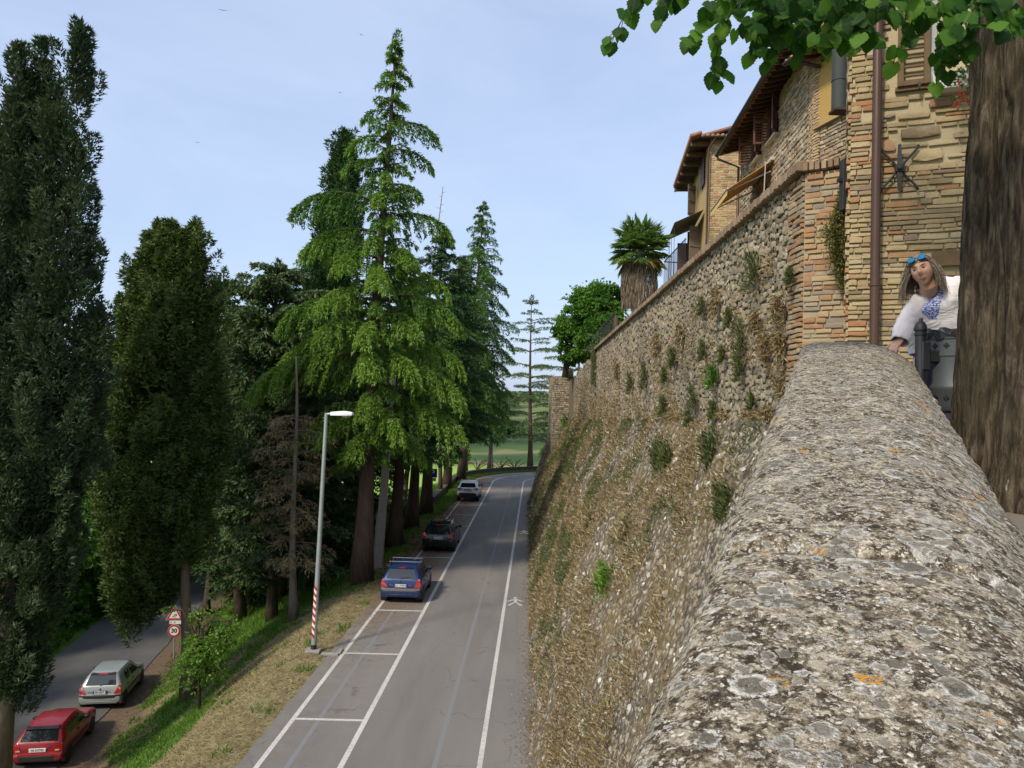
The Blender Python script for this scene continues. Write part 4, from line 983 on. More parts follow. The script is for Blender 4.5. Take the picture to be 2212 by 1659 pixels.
# ---------------------------------------------------------------- the bay between: bamboo blind
BU = Vector((.252, -.968, 0)); BLEN = 6.0
def build_blind_house():
    t = thing('blind_house', 'brick and rubble house wing with a bamboo blind in its tall opening', 'house', tuple(AN+BU*2+Vector((2, 0, 10.3))))
    f = frame_of(AN, BU); HB = 17.85
    mb = MB(); mb.box((BLEN/2+.02, (9.5+HB)/2, -2.6), (BLEN, HB-9.5, 5.0)); mb.build('wall', MATS['facade_mortar'], t, f)
    b0 = wall_hit(AN, BU, 1768, 275); b1 = wall_hit(AN, BU, 1829, 240)
    ub0, ub1, zb = b0[0], b0[0]+1.5, b0[1]
    op = [(ub0, zb, ub1, 17.6)]
    def skip(a, b, z0, z1): return any(a < o[2] and b > o[0] and z0 < o[3] and z1 > o[1] for o in op)
    lay(t, f, courses(.28, BLEN, 9.6, HB, (.08, .15), (.14, .38), .02, 61, skip=skip), 'stone', MATS['facade_stone'], (.025, .05), 'rubble', 200, 62, .04)
    lay(t, f, courses(.0, .27, 9.6, HB, (.07, .09), (.12, .27), .014, 63), 'brick', MATS['facade_brick'], (.05, .07), 'neat', 120, 64, .01)
    eaves(t, f, BLEN, HB, .55, 14)
    tb = NT('bamboo'); p = tb.pos(obj_space=True); n = tb.noise(tb.pos((2, 60, 2), True), 1, 3); tb.pbr(tb.mix(n, (.42, .27, .07), (.55, .38, .13)), .7)
    bl = thing('bamboo_blind', 'yellow rolled down bamboo blind filling the opening under the eaves', 'blind', tuple(f @ Vector(((ub0+ub1)/2, zb, .04))))
    cn = MB(); cn.box((0, 0, 0), (ub1-ub0-.04, .036, .014), .004); cme = cn.mesh('slat', tb.m)
    for i in range(int((17.55-zb)/.042)): obj('slat', cme, None, bl, f @ Matrix.Translation(((ub0+ub1)/2, zb+.05+i*.042, .025+.004*(i % 2))))
    mb = MB(); mb.box(((ub0+ub1)/2, zb-.035, .05), (ub1-ub0+.16, .065, .16), .008); mb.build('sill', MATS['facade_brick'], t, f)
    # short spout at the gutter end
    mb = MB(); mb.tube([f @ Vector((-.2, HB+.02, .65)), f @ Vector((-.15, HB-.12, .62)), f @ Vector((.35, HB-.42, .1))], .05, 10); mb.build('gutter_spout', m_zinc, t, smooth=True)
    # stout dark flue closed at its lower end
    q0 = at(1812, -20, 16.5); q1 = at(1812, 236, 16.5); fl = thing('flue_pipe', 'stout dark green metal flue pipe ending beside the bamboo blind', 'pipe', tuple(q1)); q0 = Vector((q1.x, q1.y, q0.z)); r = .155
    mg = plain('flue_metal', (.030, .036, .032), .75, 0, var=.3, scale=3, spec=.5); mb = MB(); mb.tube([q1, q0], r, 18); mb.build('tube', mg, fl, smooth=True, angle=40)
    for k in (.62, 1.9):
        mb = MB(); mb.lathe([(r, -.02), (r+.012, -.012), (r+.012, .012), (r, .02)], 18, (q1.x, q1.y, q1.z+k)); mb.build('joint_ring', mg, fl)
    mb = MB(); mb.box((q1.x+.12, q1.y, q1.z-.04), (.55, .34, .07), .01); mb.build('foot_plate', m_darkwood, fl)
build_blind_house()

# ---------------------------------------------------------------- the far yellow house
CC = Vector((8.5, 34, 0)); CUa = Vector((.113, .9936, 0)).normalized(); CUb = Vector((.9936, -.113, 0)).normalized()
def build_yellow_house():
    t = thing('yellow_house', 'far tall house with one yellow plaster side and one brick side', 'house', tuple(CC+Vector((3, 5, 10.3))))
    HC = 20.1; LA = 7.6
    pl = NT('yellow_plaster'); p = pl.pos(); n = pl.noise(p, .8, 5, .65); g = pl.noise(p, 12, 5, .7)
    c = pl.ramp(n, [(.3, (.50, .37, .17)), (.55, (.44, .32, .15)), (.7, (.33, .25, .14))]); c = pl.mix(pl.math('MULTIPLY', g, .3), c, (.34, .26, .15)); pl.pbr(c, .95, 0, pl.bump(g, .5, .02), .1)
    fa = frame_of(CC+CUa*LA, -CUa); fb = frame_of(CC, CUb)
    mb = MB(); a = CC+CUb*.02+CUa*.02; P = [a, a+CUa*LA, a+CUa*LA+CUb*6, a+CUb*6]; mb.loft([[tuple(q+Vector((0, 0, z))) for q in P] for z in (9.8, HC)]); mb.build('wall', pl.m, t)
    m = stone_mat('yellow_brick', [(0, (.30, .19, .10)), (.3, (.44, .31, .16)), (.7, (.52, .39, .21)), (.9, (.44, .25, .13)), (1, (.30, .23, .15))], .45, (.16, .125, .08), .8, (.5, .7), 20)
    mb = MB(); mb.slab([fb @ Vector(q) for q in ((0, 9.8, .012), (5.6, 9.8, .012), (5.6, HC, .012), (0, HC, .012))], .012); mb.build('mortar_face', MATS['house_mortar'], t)
    lay(t, fb, [q for q in courses(0, 5.5, 14.2, HC, (.085, .12), (.2, .36), .016, 71)], 'brick', m, (.03, .045), 'brick', 300, 72, .015)
    lay(t, fb, [q for q in courses(0, 5.5, 9.8, 14.1, (.09, .16), (.18, .42), .02, 73)], 'stone', MATS['facade_stone'], (.03, .05), 'rubble', 200, 74, .03)
    mb = MB(); mb.box((2.7, 14.15, .06), (5.6, .06, .08), .006); mb.build('string_course', m_cement, t, fb)
    # roof: big overhang to the left with beams, smaller to the front
    eaves(t, fb, 5.6, HC+.1, .30, 8)
    o, fo = .80, .25
    mb = MB(); q = [CC-CUb*o-CUa*fo, CC+CUa*(LA+.6)-CUb*o, CC+CUa*(LA+.6)+CUb*3, CC+CUb*3-CUa*fo]; zz = [HC-.05, HC-.05, HC+1.0, HC+1.0]
    mb.slab([Vector((a.x, a.y, z)) for a, z in zip(q, zz)], .05, (-.25, 0, 1)); mb.build('roof', m_darkwood, t)
    mb = MB(); mb.slab([Vector((a.x, a.y, z+.10)) for a, z in zip(q, zz)], .08, (-.25, 0, 1)); mb.build('roof_covering', m_tile, t)
    rf = MB(); rf.box((.12, 0, 0), (1.0, .15, .2), .012); rme = rf.mesh('rafter', m_wood)
    for k in range(6): 
        w = CC+CUa*(.2+k*LA/5.2)-CUb*.45; obj('rafter', rme, None, t, Matrix.Translation((w.x, w.y, HC-.14)) @ Matrix.Rotation(math.atan2(CUb.y, CUb.x), 4, 'Z'))
    tm = MB(); tm.tube([(-.25, 0, 0), (.25, 0, 0)], [.10, .085], 8); tme = tm.mesh('roof_tile', m_tile, smooth=True)
    for k in range(38):
        w = CC+CUa*(-.3+k*.215)-CUb*(o-.15); obj('roof_tile', tme, None, t, Matrix.Translation((w.x, w.y, HC+.13)) @ Matrix.Rotation(math.atan2(CUb.y, CUb.x), 4, 'Z') @ Matrix.Rotation(-.3, 4, 'Y'))
    # corner pipe
    c0 = CC-CUb*.1-CUa*.1; drainpipe(t, [c0+Vector((.25, -.4, HC-.05)), c0+Vector((0.0, -.1, HC-.5)), c0+Vector((0, 0, 14)), c0+Vector((-.05, 0, 10.3))], .05, m_pipe)
    # plastered side: shutters, canopy, door, balcony
    def hit(px, py): u, z = wall_hit(CC+CUa*LA, -CUa, px, py); return u, z
    f = fa
    u, z = hit(1517, 408); plank_shutter(t, f @ Matrix.Translation((LA-2.7, z, .05)), 1.15, 1.75, m_brown, 5, 'closed reddish brown plank shutter')
    plank_shutter(t, f @ Matrix.Translation((LA-4.6, 17.75, .06)) @ Matrix.Rotation(-.75, 4, 'Y'), .62, 1.55, m_greyw, 4, 'grey weathered plank shutter standing open')
    plank_shutter(t, f @ Matrix.Translation((LA-2.6, 14.9, .06)) @ Matrix.Rotation(-1.0, 4, 'Y'), .62, 1.9, m_greyw, 4, 'grey weathered plank shutter standing open')
    plank_shutter(t, f @ Matrix.Translation((LA-3.9, 14.9, .06)) @ Matrix.Rotation(-1.0, 4, 'Y'), .55, 1.9, m_brown, 4)
    mb = MB(); mb.box((LA-4.6, 15.9, .03), (1.3, 2.2, .05), .006); mb.build('window', m_glass, t, f)
    cp = thing('metal_canopy', 'small corrugated metal canopy on thin rods beside the yellow house', 'canopy', tuple(f @ Vector((LA-4, 16.8, .6))))
    mb = MB(); V = []; 
    for i in range(31):
        uu = LA-5.4+i*.13; dz = .025*math.sin(i*2.1); V.append([(uu, 17.35+dz, .05), (uu, 16.75+dz, 1.35)])
    for i in range(30): mb.slab([V[i][0], V[i+1][0], V[i+1][1], V[i][1]], .01, (0, 1, .5))
    mb.build('sheet', plain('canopy_sheet', (.14, .15, .12), .7, .2, var=.3), cp, f)
    for uu in (LA-5.3, LA-4.4, LA-3.4, LA-2.0): mb = MB(); mb.tube([(uu, 16.75, 1.3), (uu, 13.2, 1.3)], .012, 6); mb.build('rod', m_iron, cp, f)
    mb = MB(); mb.box((LA-4.9, 15.2, .45), (.05, 2.6, .85), .01); mb.build('side_panel', m_brown, cp, f)
    rl = thing('balcony_railing', 'thin dark iron railing on the wall top beside the metal canopy', 'railing', (xc(20)+.2, 20, zc(20)))
    pts = [at(1443, 607, 33.5), at(1485, 560, 30.0)]; a, b = Vector((xc(21.5)+.2, 21.5, zc(21.5))), Vector((xc(18.6)+.2, 18.6, zc(18.6))); bm_ = MB(); bm_.tube([(0, 0, 0), (0, 0, .95)], .006, 6); bme = bm_.mesh('bar', m_iron)
    for k in range(22): q = a.lerp(b, k/21); obj('bar', bme, None, rl, Matrix.Translation(q))
    for z in (.93, .1): mb = MB(); mb.tube([a+Vector((0, 0, z)), b+Vector((0, 0, z))], .016, 6); mb.build('rail', m_iron, rl)
    mb = MB(); mb.tube([a+Vector((0, 0, .93)), a+Vector((.9, .1, .93))], .016, 6); mb.build('rail', m_iron, rl)
    for k in range(1, 7): obj('bar', bme, None, rl, Matrix.Translation(a+Vector((.14*k, .016*k, 0))))
build_yellow_house()
# iron fence on the wall top further along
def build_fence():
    t = thing('iron_fence', 'thin iron fence of pointed bars along the far wall top below the green tree', 'fence', (xc(40)+.3, 40, zc(40)))
    b = MB(); b.tube([(0, 0, 0), (0, 0, 1.15)], .008, 6); b.lathe([(.001, 1.24), (.03, 1.17), (.012, 1.12)][::-1], 6); me = b.mesh('bar', m_iron)
    for k in range(36):
        y = 34.5+k*.26; obj('bar', me, None, t, Matrix.Translation((xc(y)+.3, y, zc(y)-.05)))
    for z in (.25, 1.0): mb = MB(); mb.tube([(xc(34.4)+.3, 34.4, zc(34.4)+z), (xc(43.6)+.3, 43.6, zc(43.6)+z)], .015, 6); mb.build('rail', m_iron, t)
build_fence()
# ================================================================ trees
bk_cyp = bark_mat('cypress_bark', (.11, .085, .06), (.24, .19, .14))
bk_ced = bark_mat('cedar_bark', (.045, .032, .025), (.12, .085, .065))
bk_dry = bark_mat('dead_bark', (.12, .10, .08), (.26, .22, .18))
lf_cyp = leaf_mat('cypress_scale', [(0, (.022, .040, .022)), (.5, (.048, .078, .036)), (.85, (.080, .110, .045)), (1, (.12, .12, .055))], .2, .6, .3, .5)
lf_cyp2 = leaf_mat('cypress_olive', [(0, (.036, .062, .016)), (.5, (.078, .122, .031)), (.88, (.13, .172, .044)), (1, (.15, .13, .055))], .2, .6, .35, .5)
lf_blue = leaf_mat('cedar_blue', [(0, (.026, .050, .024)), (.5, (.056, .098, .040)), (1, (.105, .15, .055))], .2, .6, .35, .5)
lf_deo = leaf_mat('deodar_needle', [(0, (.022, .055, .016)), (.35, (.050, .11, .020)), (.65, (.088, .178, .026)), (1, (.165, .275, .04))], .35, .5, .25, .4)
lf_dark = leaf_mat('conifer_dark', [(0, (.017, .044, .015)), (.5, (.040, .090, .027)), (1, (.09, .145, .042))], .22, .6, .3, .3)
lf_grn = leaf_mat('broad_leaf', [(0, (.035, .09, .014)), (.5, (.075, .18, .024)), (1, (.15, .28, .04))], .42, .45, .3, .4)
lf_brown = leaf_mat('dead_twig', [(0, (.12, .09, .045)), (.6, (.26, .195, .095)), (1, (.36, .29, .16))], .05, .8)
TREES = 'tall trees between the two roads'
def spine(base, top, n=10, wob=.25, seed=0):
    r = random.Random(seed); b, t = Vector(base), Vector(top); P = []
    ph = r.random()*6
    for i in range(n+1):
        k = i/n; w = math.sin(k*math.pi)*wob; P.append(b.lerp(t, k)+Vector((math.sin(k*4+ph)*w, math.cos(k*3+ph)*w, 0)))
    return P
def along(P, k):
    k = min(max(k, 0), 1)*(len(P)-1); i = min(int(k), len(P)-2); return P[i].lerp(P[i+1], k-i)
def trunk_part(t, P, r0, r1, mat, n=10, flare=1.5):
    m = len(P); rs = []
    for i in range(m):
        k = i/(m-1); rs.append((r0*(1-k)+r1*k)*(1+(flare-1)*max(0, 1-k*8)))
    mb = MB(); mb.tube(P, rs, n); return mb.build('trunk', mat, t, smooth=True)
def plume(F, c, d, L, rad, n, ln, wd, r_lo, r_hi, up=.75):
    """one feathery upright tuft: leaves round an axis from c along d"""
    u = rng.random(n)**.8; ax = np.asarray(d, float); ax = ax/np.linalg.norm(ax)
    env = np.sin(np.clip(u*.92+.08, 0, 1)*math.pi)**.6*rad
    rd = rdir(n); rd -= (rd@ax)[:, None]*ax; rd = nrm(rd); q = np.sqrt(rng.random(n))*.55+.45
    P = np.asarray(c, float)+ax*(u*L)[:, None]+rd*(env*q)[:, None]
    D = ax*up+rd*.75+rng.normal(size=(n, 3))*.35
    F.add(P, D, rng.uniform(.6, 1.3, n)*ln, rng.uniform(.6, 1.3, n)*wd, r_lo+(r_hi-r_lo)*rng.random(n))
def cypress(name, label, base, cols, trunk, mat, ln=.20, wd=.07, dens=230, gap=.0, group=TREES, seed=1, clear=1.0, plume_r=.34, cat='tree', bark=None, up=.75):
    """cols: list of (axis points as world Vectors bottom..top, radii list) - each column is filled with upright plumes"""
    t = thing(name, label, cat, base, group); r = random.Random(seed); F = Fol(); TW = MB()
    for axis, radii, npl in cols:
        H = (axis[-1]-axis[0]).length
        for i in range(npl):
            for _try in range(9):
                k = r.random(); rad = np.interp(k, np.linspace(0, 1, len(radii)), radii)
                if r.random() < (rad/max(radii))**.85+.05: break
            c = along(axis, k)
            a = r.random()*6.283; q = (r.random()**.55)
            pr = min(plume_r*r.uniform(.65, 1.3), rad*.65+.045); L = pr*r.uniform(3.0, 5.2)
            feather = r.random() < .16
            if feather: pr = min(pr, .12+.10*r.random()); L = pr*r.uniform(4, 7)
            off = max(0, rad-pr*.7)*q if not feather else rad*r.uniform(.85, 1.05)+.05; lean = Vector((math.cos(a), math.sin(a), 0))
            p = c+lean*off-Vector((0, 0, L*.6)); d = (Vector((0, 0, 1))*r.uniform(.8, 1.2)+lean*(r.uniform(.05, .5) if not feather else r.uniform(.5, 1.3))+(axis[-1]-axis[0]).normalized()*.3)
            lo = r.random()*.45; plume(F, p, d, L, pr, int(dens*(pr/.34)**1.5)+6, ln, wd, lo, min(1, lo+.45), up)
            if r.random() < .35 and off > .15: TW.tube([c+Vector((0, 0, -.8)), c.lerp(p, .6)+Vector((0, 0, -.2)), p+Vector((0, 0, .3))], [.03, .02, .008], 4, False)
        # the leading shoot
        plume(F, axis[-1]-Vector((0, 0, .9)), Vector((0, 0, 1)), 1.0, radii[-1]*.7+.03, int(dens*.28), ln*.9, wd, .3, .8)
    trunk_part(t, *trunk, bark or bk_cyp)
    if TW.v: TW.build('twigs', bk_ced, t, kind='stuff')
    obj('crown', F.mesh('crown', mat), None, t, None, 'stuff'); return t
def branch_path(p, az, L, rise, droop, n=8, bend=0):
    P = [Vector(p)]; d = Vector((math.cos(az), math.sin(az), 0)); st = L/n; q = Vector(p)
    for i in range(n):
        k = (i+1)/n; el = rise-(rise+droop)*k**1.7; b = az+bend*k
        q = q+Vector((math.cos(b)*math.cos(el), math.sin(b)*math.cos(el), math.sin(el)))*st; P.append(q)
    return P
def spray_branch(F, TW, P, L, ln, wd, hang, side, dens, tint, flat=0.0, start=.12, r0=.05):
    """needles along one limb: side twigs in a fan that hang at their ends"""
    az = math.atan2(P[-1].y-P[0].y, P[-1].x-P[0].x); n = len(P)
    TW.tube(P, [r0*(1-.85*i/(n-1)) for i in range(n)], 5, False)
    step = .16*(ln/.14)**.5; m = max(5, int(L*(1-start)/step)); Ps, Ds, Rs = [], [], []
    for i in range(m):
        k = start+(1-start)*(i+rng.random()*.6)/m; c = along(P, k); tw = side*L*(.35+.65*math.sin(min(1, k*1.05)*math.pi)**.8)*(.6+.6*rng.random())
        if k > .9: tw *= .6
        for sg in (-1, 1):
            a2 = az+sg*(.95-.35*k+rng.normal()*.18); d = np.array([math.cos(a2), math.sin(a2), 0.])
            q = max(3, int(tw/step*2.2*dens)); s = (np.arange(q)+rng.random(q))/q
            dr = -(hang*(s**1.6))*tw+flat*rng.normal(size=q)*.04
            pts = np.array(c)[None]+d[None]*(s*tw*(1-.25*hang*s))[:, None]; pts[:, 2] += dr
            Ps.append(pts); dd = d[None]*(1-.55*hang*s)[:, None]; dd[:, 2] += -.15-1.15*hang*s; Ds.append(dd)
            Rs.append(np.clip(tint-.25+.35*k+.25*s+rng.normal(size=q)*.10, 0, 1))
    Ps, Ds, Rs = np.concatenate(Ps), np.concatenate(Ds), np.concatenate(Rs)
    rep = max(1, int(round(4*dens))); 
    for _ in range(rep):
        j = len(Ps); F.add(Ps+rng.normal(size=(j, 3))*ln*.22, nrm(Ds)+rng.normal(size=(j, 3))*.42, ln*rng.uniform(.6, 1.3, j), wd*rng.uniform(.7, 1.3, j), Rs+rng.normal(size=j)*.06)
def conifer(name, label, base, top, env, seed, mat=None, whorl=.42, per=4, rise=.3, droop=.9, hang=.75, side=.22, ln=.16, wd=.05, dens=1.0, tint=.55, r0=.32, z0=3.5, flat=0.0, extra=(), group=TREES, bark=None, lean=.2, azb=None, lead=True, jit=.25, cat='tree'):
    """a cedar: limbs in loose whorls on a straight trunk; env(k) is the limb length at height fraction k"""
    t = thing(name, label, cat, base, group); r = random.Random(seed); F = Fol(); TW = MB()
    b, tp = Vector(base), Vector(top); P = spine(b, tp, 12, lean, seed); H = (tp-b).length
    trunk_part(t, P, r0, .03, bark or bk_ced, 10)
    z = z0; a0 = r.random()*6
    while z < H-.35:
        k = z/H; L0 = env(k)
        for j in range(per):
            a = a0+j*6.283/per+r.uniform(-.5, .5); L = L0*r.uniform(1-jit*1.6, 1+jit*.6)
            if L < .15: continue
            p = along(P, k+r.uniform(-.01, .01)); kk = .35+.65*min(1, (1-k)*2.2)
            path = branch_path(p, a, L, rise*r.uniform(.5, 1.3)+.25*k, droop*r.uniform(.75, 1.2), 8, r.uniform(-.3, .3))
            front = .5-.5*math.sin(a)
            spray_branch(F, TW, path, L, ln, wd, hang, side, dens, tint*(.75+.5*r.random())+.15*k, flat, .10 if L < 2 else .2, .018+.012*L)
        a0 += 1.1+r.random(); z += whorl*(1.25-.55*k)*r.uniform(.8, 1.2)
    for (hz, a, L, ri, dr, tn) in extra:
        p = along(P, hz/H); spray_branch(F, TW, branch_path(p, a, L, ri, dr, 9), L, ln, wd, hang*1.05, side*1.05, dens*1.25, tn, flat, .22, .02+.012*L)
    if lead: plume(F, tp-Vector((0, 0, 1.0)), (.08, 0, 1), 1.2, .22, 160, ln, wd, tint-.2, tint+.2)
    TW.build('limbs', bark or bk_ced, t, kind='stuff'); obj('crown', F.mesh('crown', mat or lf_deo), None, t, None, 'stuff'); return t
def leafy(name, label, base, blobs, seed, mat=None, n=9000, ln=.22, wd=.17, trunk=None, group=TREES, bark=None, cat='tree'):
    """a broad-leaved tree: limbs reach into leaf masses (centre, radii), each mass a shell of leaf clusters with holes"""
    t = thing(name, label, cat, base, group); r = random.Random(seed); F = Fol(); TW = MB()
    tr = trunk or ([Vector(base), Vector(base)+Vector((.1, 0, 2.5)), sum((Vector(c) for c, _ in blobs), Vector())/len(blobs)], .18, .05)
    trunk_part(t, tr[0], tr[1], tr[2], bark or bk_ced, 8)
    vol = sum(a*b*c for _, (a, b, c) in blobs)
    for c, (a, b, h) in blobs:
        c = Vector(c); TW.tube([along(tr[0], .75), along(tr[0], .95).lerp(c, .5)+Vector((0, 0, .2)), c], [.07, .05, .02], 5, False)
        cl = max(10, int(90*(a*b*h/vol)**.8*len(blobs)**.5))
        for _ in range(cl):
            d = Vector(rdir(1)[0]); q = r.random()**.35; p = c+Vector((d.x*a, d.y*b, d.z*h))*q; m = int(n*(a*b*h/vol)/cl); s = r.uniform(.22, .5)*(a*b*h)**(1/3)*.55
            pts = np.array(p)+rng.normal(size=(m, 3))*np.array([s, s, s*.6])*.7; lo = r.random()*.55
            F.add(pts, rng.normal(size=(m, 3))+np.array([d.x*.6, d.y*.6, -.25]), ln*rng.uniform(.6, 1.25, m), wd*rng.uniform(.6, 1.25, m), lo+.4*rng.random(m))
            if r.random() < .3: TW.tube([c, c.lerp(p, .6)+Vector((0, 0, .1)), p], [.02, .012, .005], 4, False)
    TW.build('limbs', bark or bk_ced, t, kind='stuff'); obj('crown', F.mesh('crown', mat or lf_grn, .12, False), None, t, None, 'stuff'); return t
def pxcol(d, pts):
    """a column axis and its radii from (px, py, half width in px) at distance d"""
    return [at(x, y, d) for x, y, _ in pts], [w/FPX*d for _, _, w in pts]
def resample(axis, radii, n=18):
    out, rr = [], []
    for i in range(n+1):
        k = i/n; out.append(along(axis, k)); rr.append(float(np.interp(k, np.linspace(0, 1, len(radii)), radii)))
    return out, rr

def build_trees():
    # --- the tall many-topped cypress at the left
    D = 24.5; bx = Vector((-15.9, 24.3, gz(-15.9, 24.3)))
    cols = []
    for pts, npl in (
        ([(95, 1120, 85), (115, 900, 105), (128, 720, 88), (138, 540, 74), (148, 340, 54), (160, 190, 30), (170, 100, 17), (175, 48, 8)], 190),
        ([(60, 1000, 70), (68, 720, 62), (78, 480, 54), (88, 280, 38), (92, 160, 24), (94, 88, 9)], 105),
        ([(0, 1050, 80), (10, 760, 66), (24, 500, 50), (34, 300, 36), (42, 170, 22), (46, 100, 9)], 110),
        ([(-70, 1100, 80), (-50, 700, 70), (-30, 420, 50), (-12, 240, 22)], 80),
        ([(175, 860, 36), (188, 740, 26), (206, 620, 13), (221, 524, 4)], 30),
        ([(165, 1020, 36), (178, 880, 34), (192, 780, 22)], 26),
        ([(20, 1470, 50), (40, 1300, 75), (60, 1150, 95), (70, 1000, 100)], 150),
        ([(-60, 1480, 60), (-60, 1250, 90), (-60, 1000, 90)], 60)):
        cols.append(resample(*pxcol(D+random.uniform(-.5, .5), pts))+(npl,))
    cypress('cypress_tree', 'tallest dark cypress with several pointed tops at the left edge', tuple(bx), cols, ([bx, at(8, 1500, 24.4), at(20, 1150, 24.4), at(60, 700, D), at(100, 420, D)], .42, .06, ), lf_cyp, dens=330, seed=3, ln=.17, wd=.06, plume_r=.36)
    # --- second cypress: broader, ragged flat top, skirts to the ground
    D = 30.5; bx = Vector((-12.26, 30.5, gz(-12.26, 30.5)))
    cols = [resample(*pxcol(D, p))+(n,) for p, n in (
        ([(345, 1150, 110), (352, 950, 116), (362, 800, 86), (370, 680, 62), (374, 600, 44), (370, 530, 26), (362, 484, 9)], 330),
        ([(405, 800, 50), (418, 680, 36), (424, 580, 24), (421, 520, 13), (419, 474, 4)], 75), ([(440, 840, 36), (452, 720, 24), (458, 640, 12), (462, 600, 5)], 40), ([(350, 640, 30), (344, 560, 20), (341, 500, 9), (340, 478, 4)], 34),
        ([(318, 760, 40), (300, 700, 30), (278, 660, 18), (256, 640, 6)], 40), ([(322, 660, 30), (306, 610, 20), (296, 572, 7)], 30), ([(300, 860, 46), (276, 800, 32), (262, 740, 12)], 40), ([(336, 590, 24), (324, 540, 14), (320, 505, 5)], 24),
        ([(455, 1000, 40), (470, 900, 26), (478, 830, 9)], 36), ([(270, 980, 44), (244, 900, 24), (236, 850, 8)], 36),
        ([(300, 1330, 30), (285, 1230, 52), (275, 1120, 62), (265, 1000, 50), (285, 900, 44)], 95),
        ([(410, 1200, 46), (405, 1050, 60), (410, 900, 62)], 85), ([(335, 1290, 28), (340, 1180, 60)], 45))]
    cypress('cypress_tree', 'broad olive green cypress with a ragged flat top behind the young tree', tuple(bx), cols, ([bx, at(404, 1380, D), at(396, 1150, D), at(375, 800, D), at(370, 560, D)], .27, .04), lf_cyp2, dens=270, seed=5, ln=.19, wd=.070, plume_r=.36, up=.40)
    # --- narrow column behind the big cedar, little spire beside it
    D = 48; bx = Vector((-10.6, D, gz(-10.6, D)))
    cols = [resample(*pxcol(D, p))+(n,) for p, n in (([(728, 1000, 40), (728, 800, 46), (732, 600, 44), (735, 480, 38), (738, 380, 30), (742, 320, 20), (745, 286, 7)], 190), ([(660, 800, 30), (663, 650, 18), (664, 552, 5)], 40), ([(690, 760, 40), (694, 620, 34), (704, 480, 20), (712, 360, 8)], 60))]
    cypress('cypress_tree', 'slim dark columnar cypress rising behind the big bright cedar', tuple(bx), cols, ([bx, at(728, 900, D), at(736, 500, D)], .3, .05), lf_dark, dens=170, seed=8, ln=.26, wd=.09, plume_r=.5)
    # --- the big drooping cedar
    b = Vector((-6.57, 35.1, 0)); tp = at(856, 74, 35.1); H = (tp-b).length
    def pz(py): return 8.2+(862-py)/FPX*35.1
    ex = []
    for (py, side, L, ri, dr, tn) in ((232, 'L', 1.6, .25, 1.3, .5), (292, 'L', 2.3, .3, 1.2, .75), (345, 'L', 2.3, .25, 1.1, .6), (440, 'L', 4.8, .45, 1.0, .45), (500, 'L', 4.3, .25, 1.0, .75), (660, 'L', 5.0, .30, 1.1, .6), (740, 'L', 5.2, .35, 1.2, .95), (775, 'L', 6.1, .2, 1.1, .95), (905, 'L', 3.9, .15, 1.2, .95),
        (150, 'R', 1.0, .1, 1.4, .4), (262, 'R', 2.6, .3, 1.3, .35), (318, 'R', 2.4, .1, 1.2, .3), (395, 'R', 2.0, .2, 1.2, .5), (470, 'R', 3.6, .35, 1.1, .5), (590, 'R', 3.6, .3, 1.0, .8), (650, 'R', 4.6, .3, 1.2, .55), (740, 'R', 4.6, .25, 1.0, .8), (790, 'R', 5.0, .15, 1.1, .8), (860, 'R', 5.2, .1, 1.1, .75), (930, 'R', 3.0, .05, 1.2, .95),
        (380, 'F', 2.0, .2, 1.3, .8), (430, 'F', 2.4, .3, 1.3, .95), (520, 'F', 2.4, .2, 1.2, .8), (600, 'F', 3.4, .35, 1.2, 1.0), (640, 'FL', 3.6, .3, 1.2, .95), (700, 'FL', 3.8, .25, 1.2, .9), (710, 'F', 3.2, .3, 1.3, 1.0), (770, 'F', 3.6, .3, 1.3, 1.0), (775, 'FR', 3.8, .3, 1.2, .9), (850, 'F', 3.0, .15, 1.3, 1.0), (880, 'FR', 3.6, .1, 1.2, .95), (900, 'FL', 3.0, .1, 1.2, 1.0), (930, 'F', 2.6, 0, 1.2, 1.0), (690, 'FR', 3.6, .3, 1.2, .85), (560, 'FL', 3.0, .3, 1.2, .8), (550, 'FR', 3.0, .3, 1.1, .75)):
        a = {'L': math.pi, 'R': 0., 'F': -math.pi/2, 'FL': -2.25, 'FR': -.9}[side]+random.uniform(-.22, .22); ex.append((pz(py)-.0, a, L, ri, dr, tn))
    def env(k):
        return float(np.interp(k, [.15, .22, .35, .5, .62, .72, .8, .88, .94, 1], [1.4, 2.0, 2.5, 2.3, 2.1, 1.7, 1.3, .95, .7, .25]))
    conifer('cedar_tree', 'big bright green drooping cedar with tiered branches beside the road', tuple(b), tuple(tp), env, 12, whorl=.72, per=5, rise=.30, droop=1.1, hang=1.05, side=.27, ln=.17, wd=.06, dens=1.0, tint=.46, r0=.40, z0=5.6, extra=ex, lean=.12)
    # --- blue-green cedar left of it
    b = Vector((-11.4, 38, gz(-11.4, 38))); tp = at(598, 572, 38)
    t3 = conifer('cedar_tree', 'dull blue green cedar between the olive cypress and the bright cedar', tuple(b), tuple(tp), lambda k: float(np.interp(k, [.1, .4, .7, .9, 1], [3.4, 4.0, 3.6, 2.4, .7])), 23, mat=lf_blue, whorl=.45, per=6, rise=.55, droop=.25, hang=.4, side=.3, ln=.22, wd=.09, dens=.9, tint=.5, r0=.22, z0=2.0, jit=.4)
    b = Vector((-14.6, 43, gz(-14.6, 43))); tp = at(482, 586, 43)
    conifer('cedar_tree', 'dark conifer top peeping out right behind the olive cypress', tuple(b), tuple(tp), lambda k: float(np.interp(k, [.1, .5, .8, 1], [3.6, 3.2, 1.8, .4])), 24, mat=lf_dark, whorl=.7, per=5, rise=.5, droop=.3, hang=.4, side=.3, ln=.22, wd=.08, dens=.7, tint=.5, r0=.25, z0=2.0)
    # --- brown conifer with dead twigs
    b = Vector((-9.23, 33.9, gz(-9.23, 33.9))); tp = at(640, 770, 33.9)
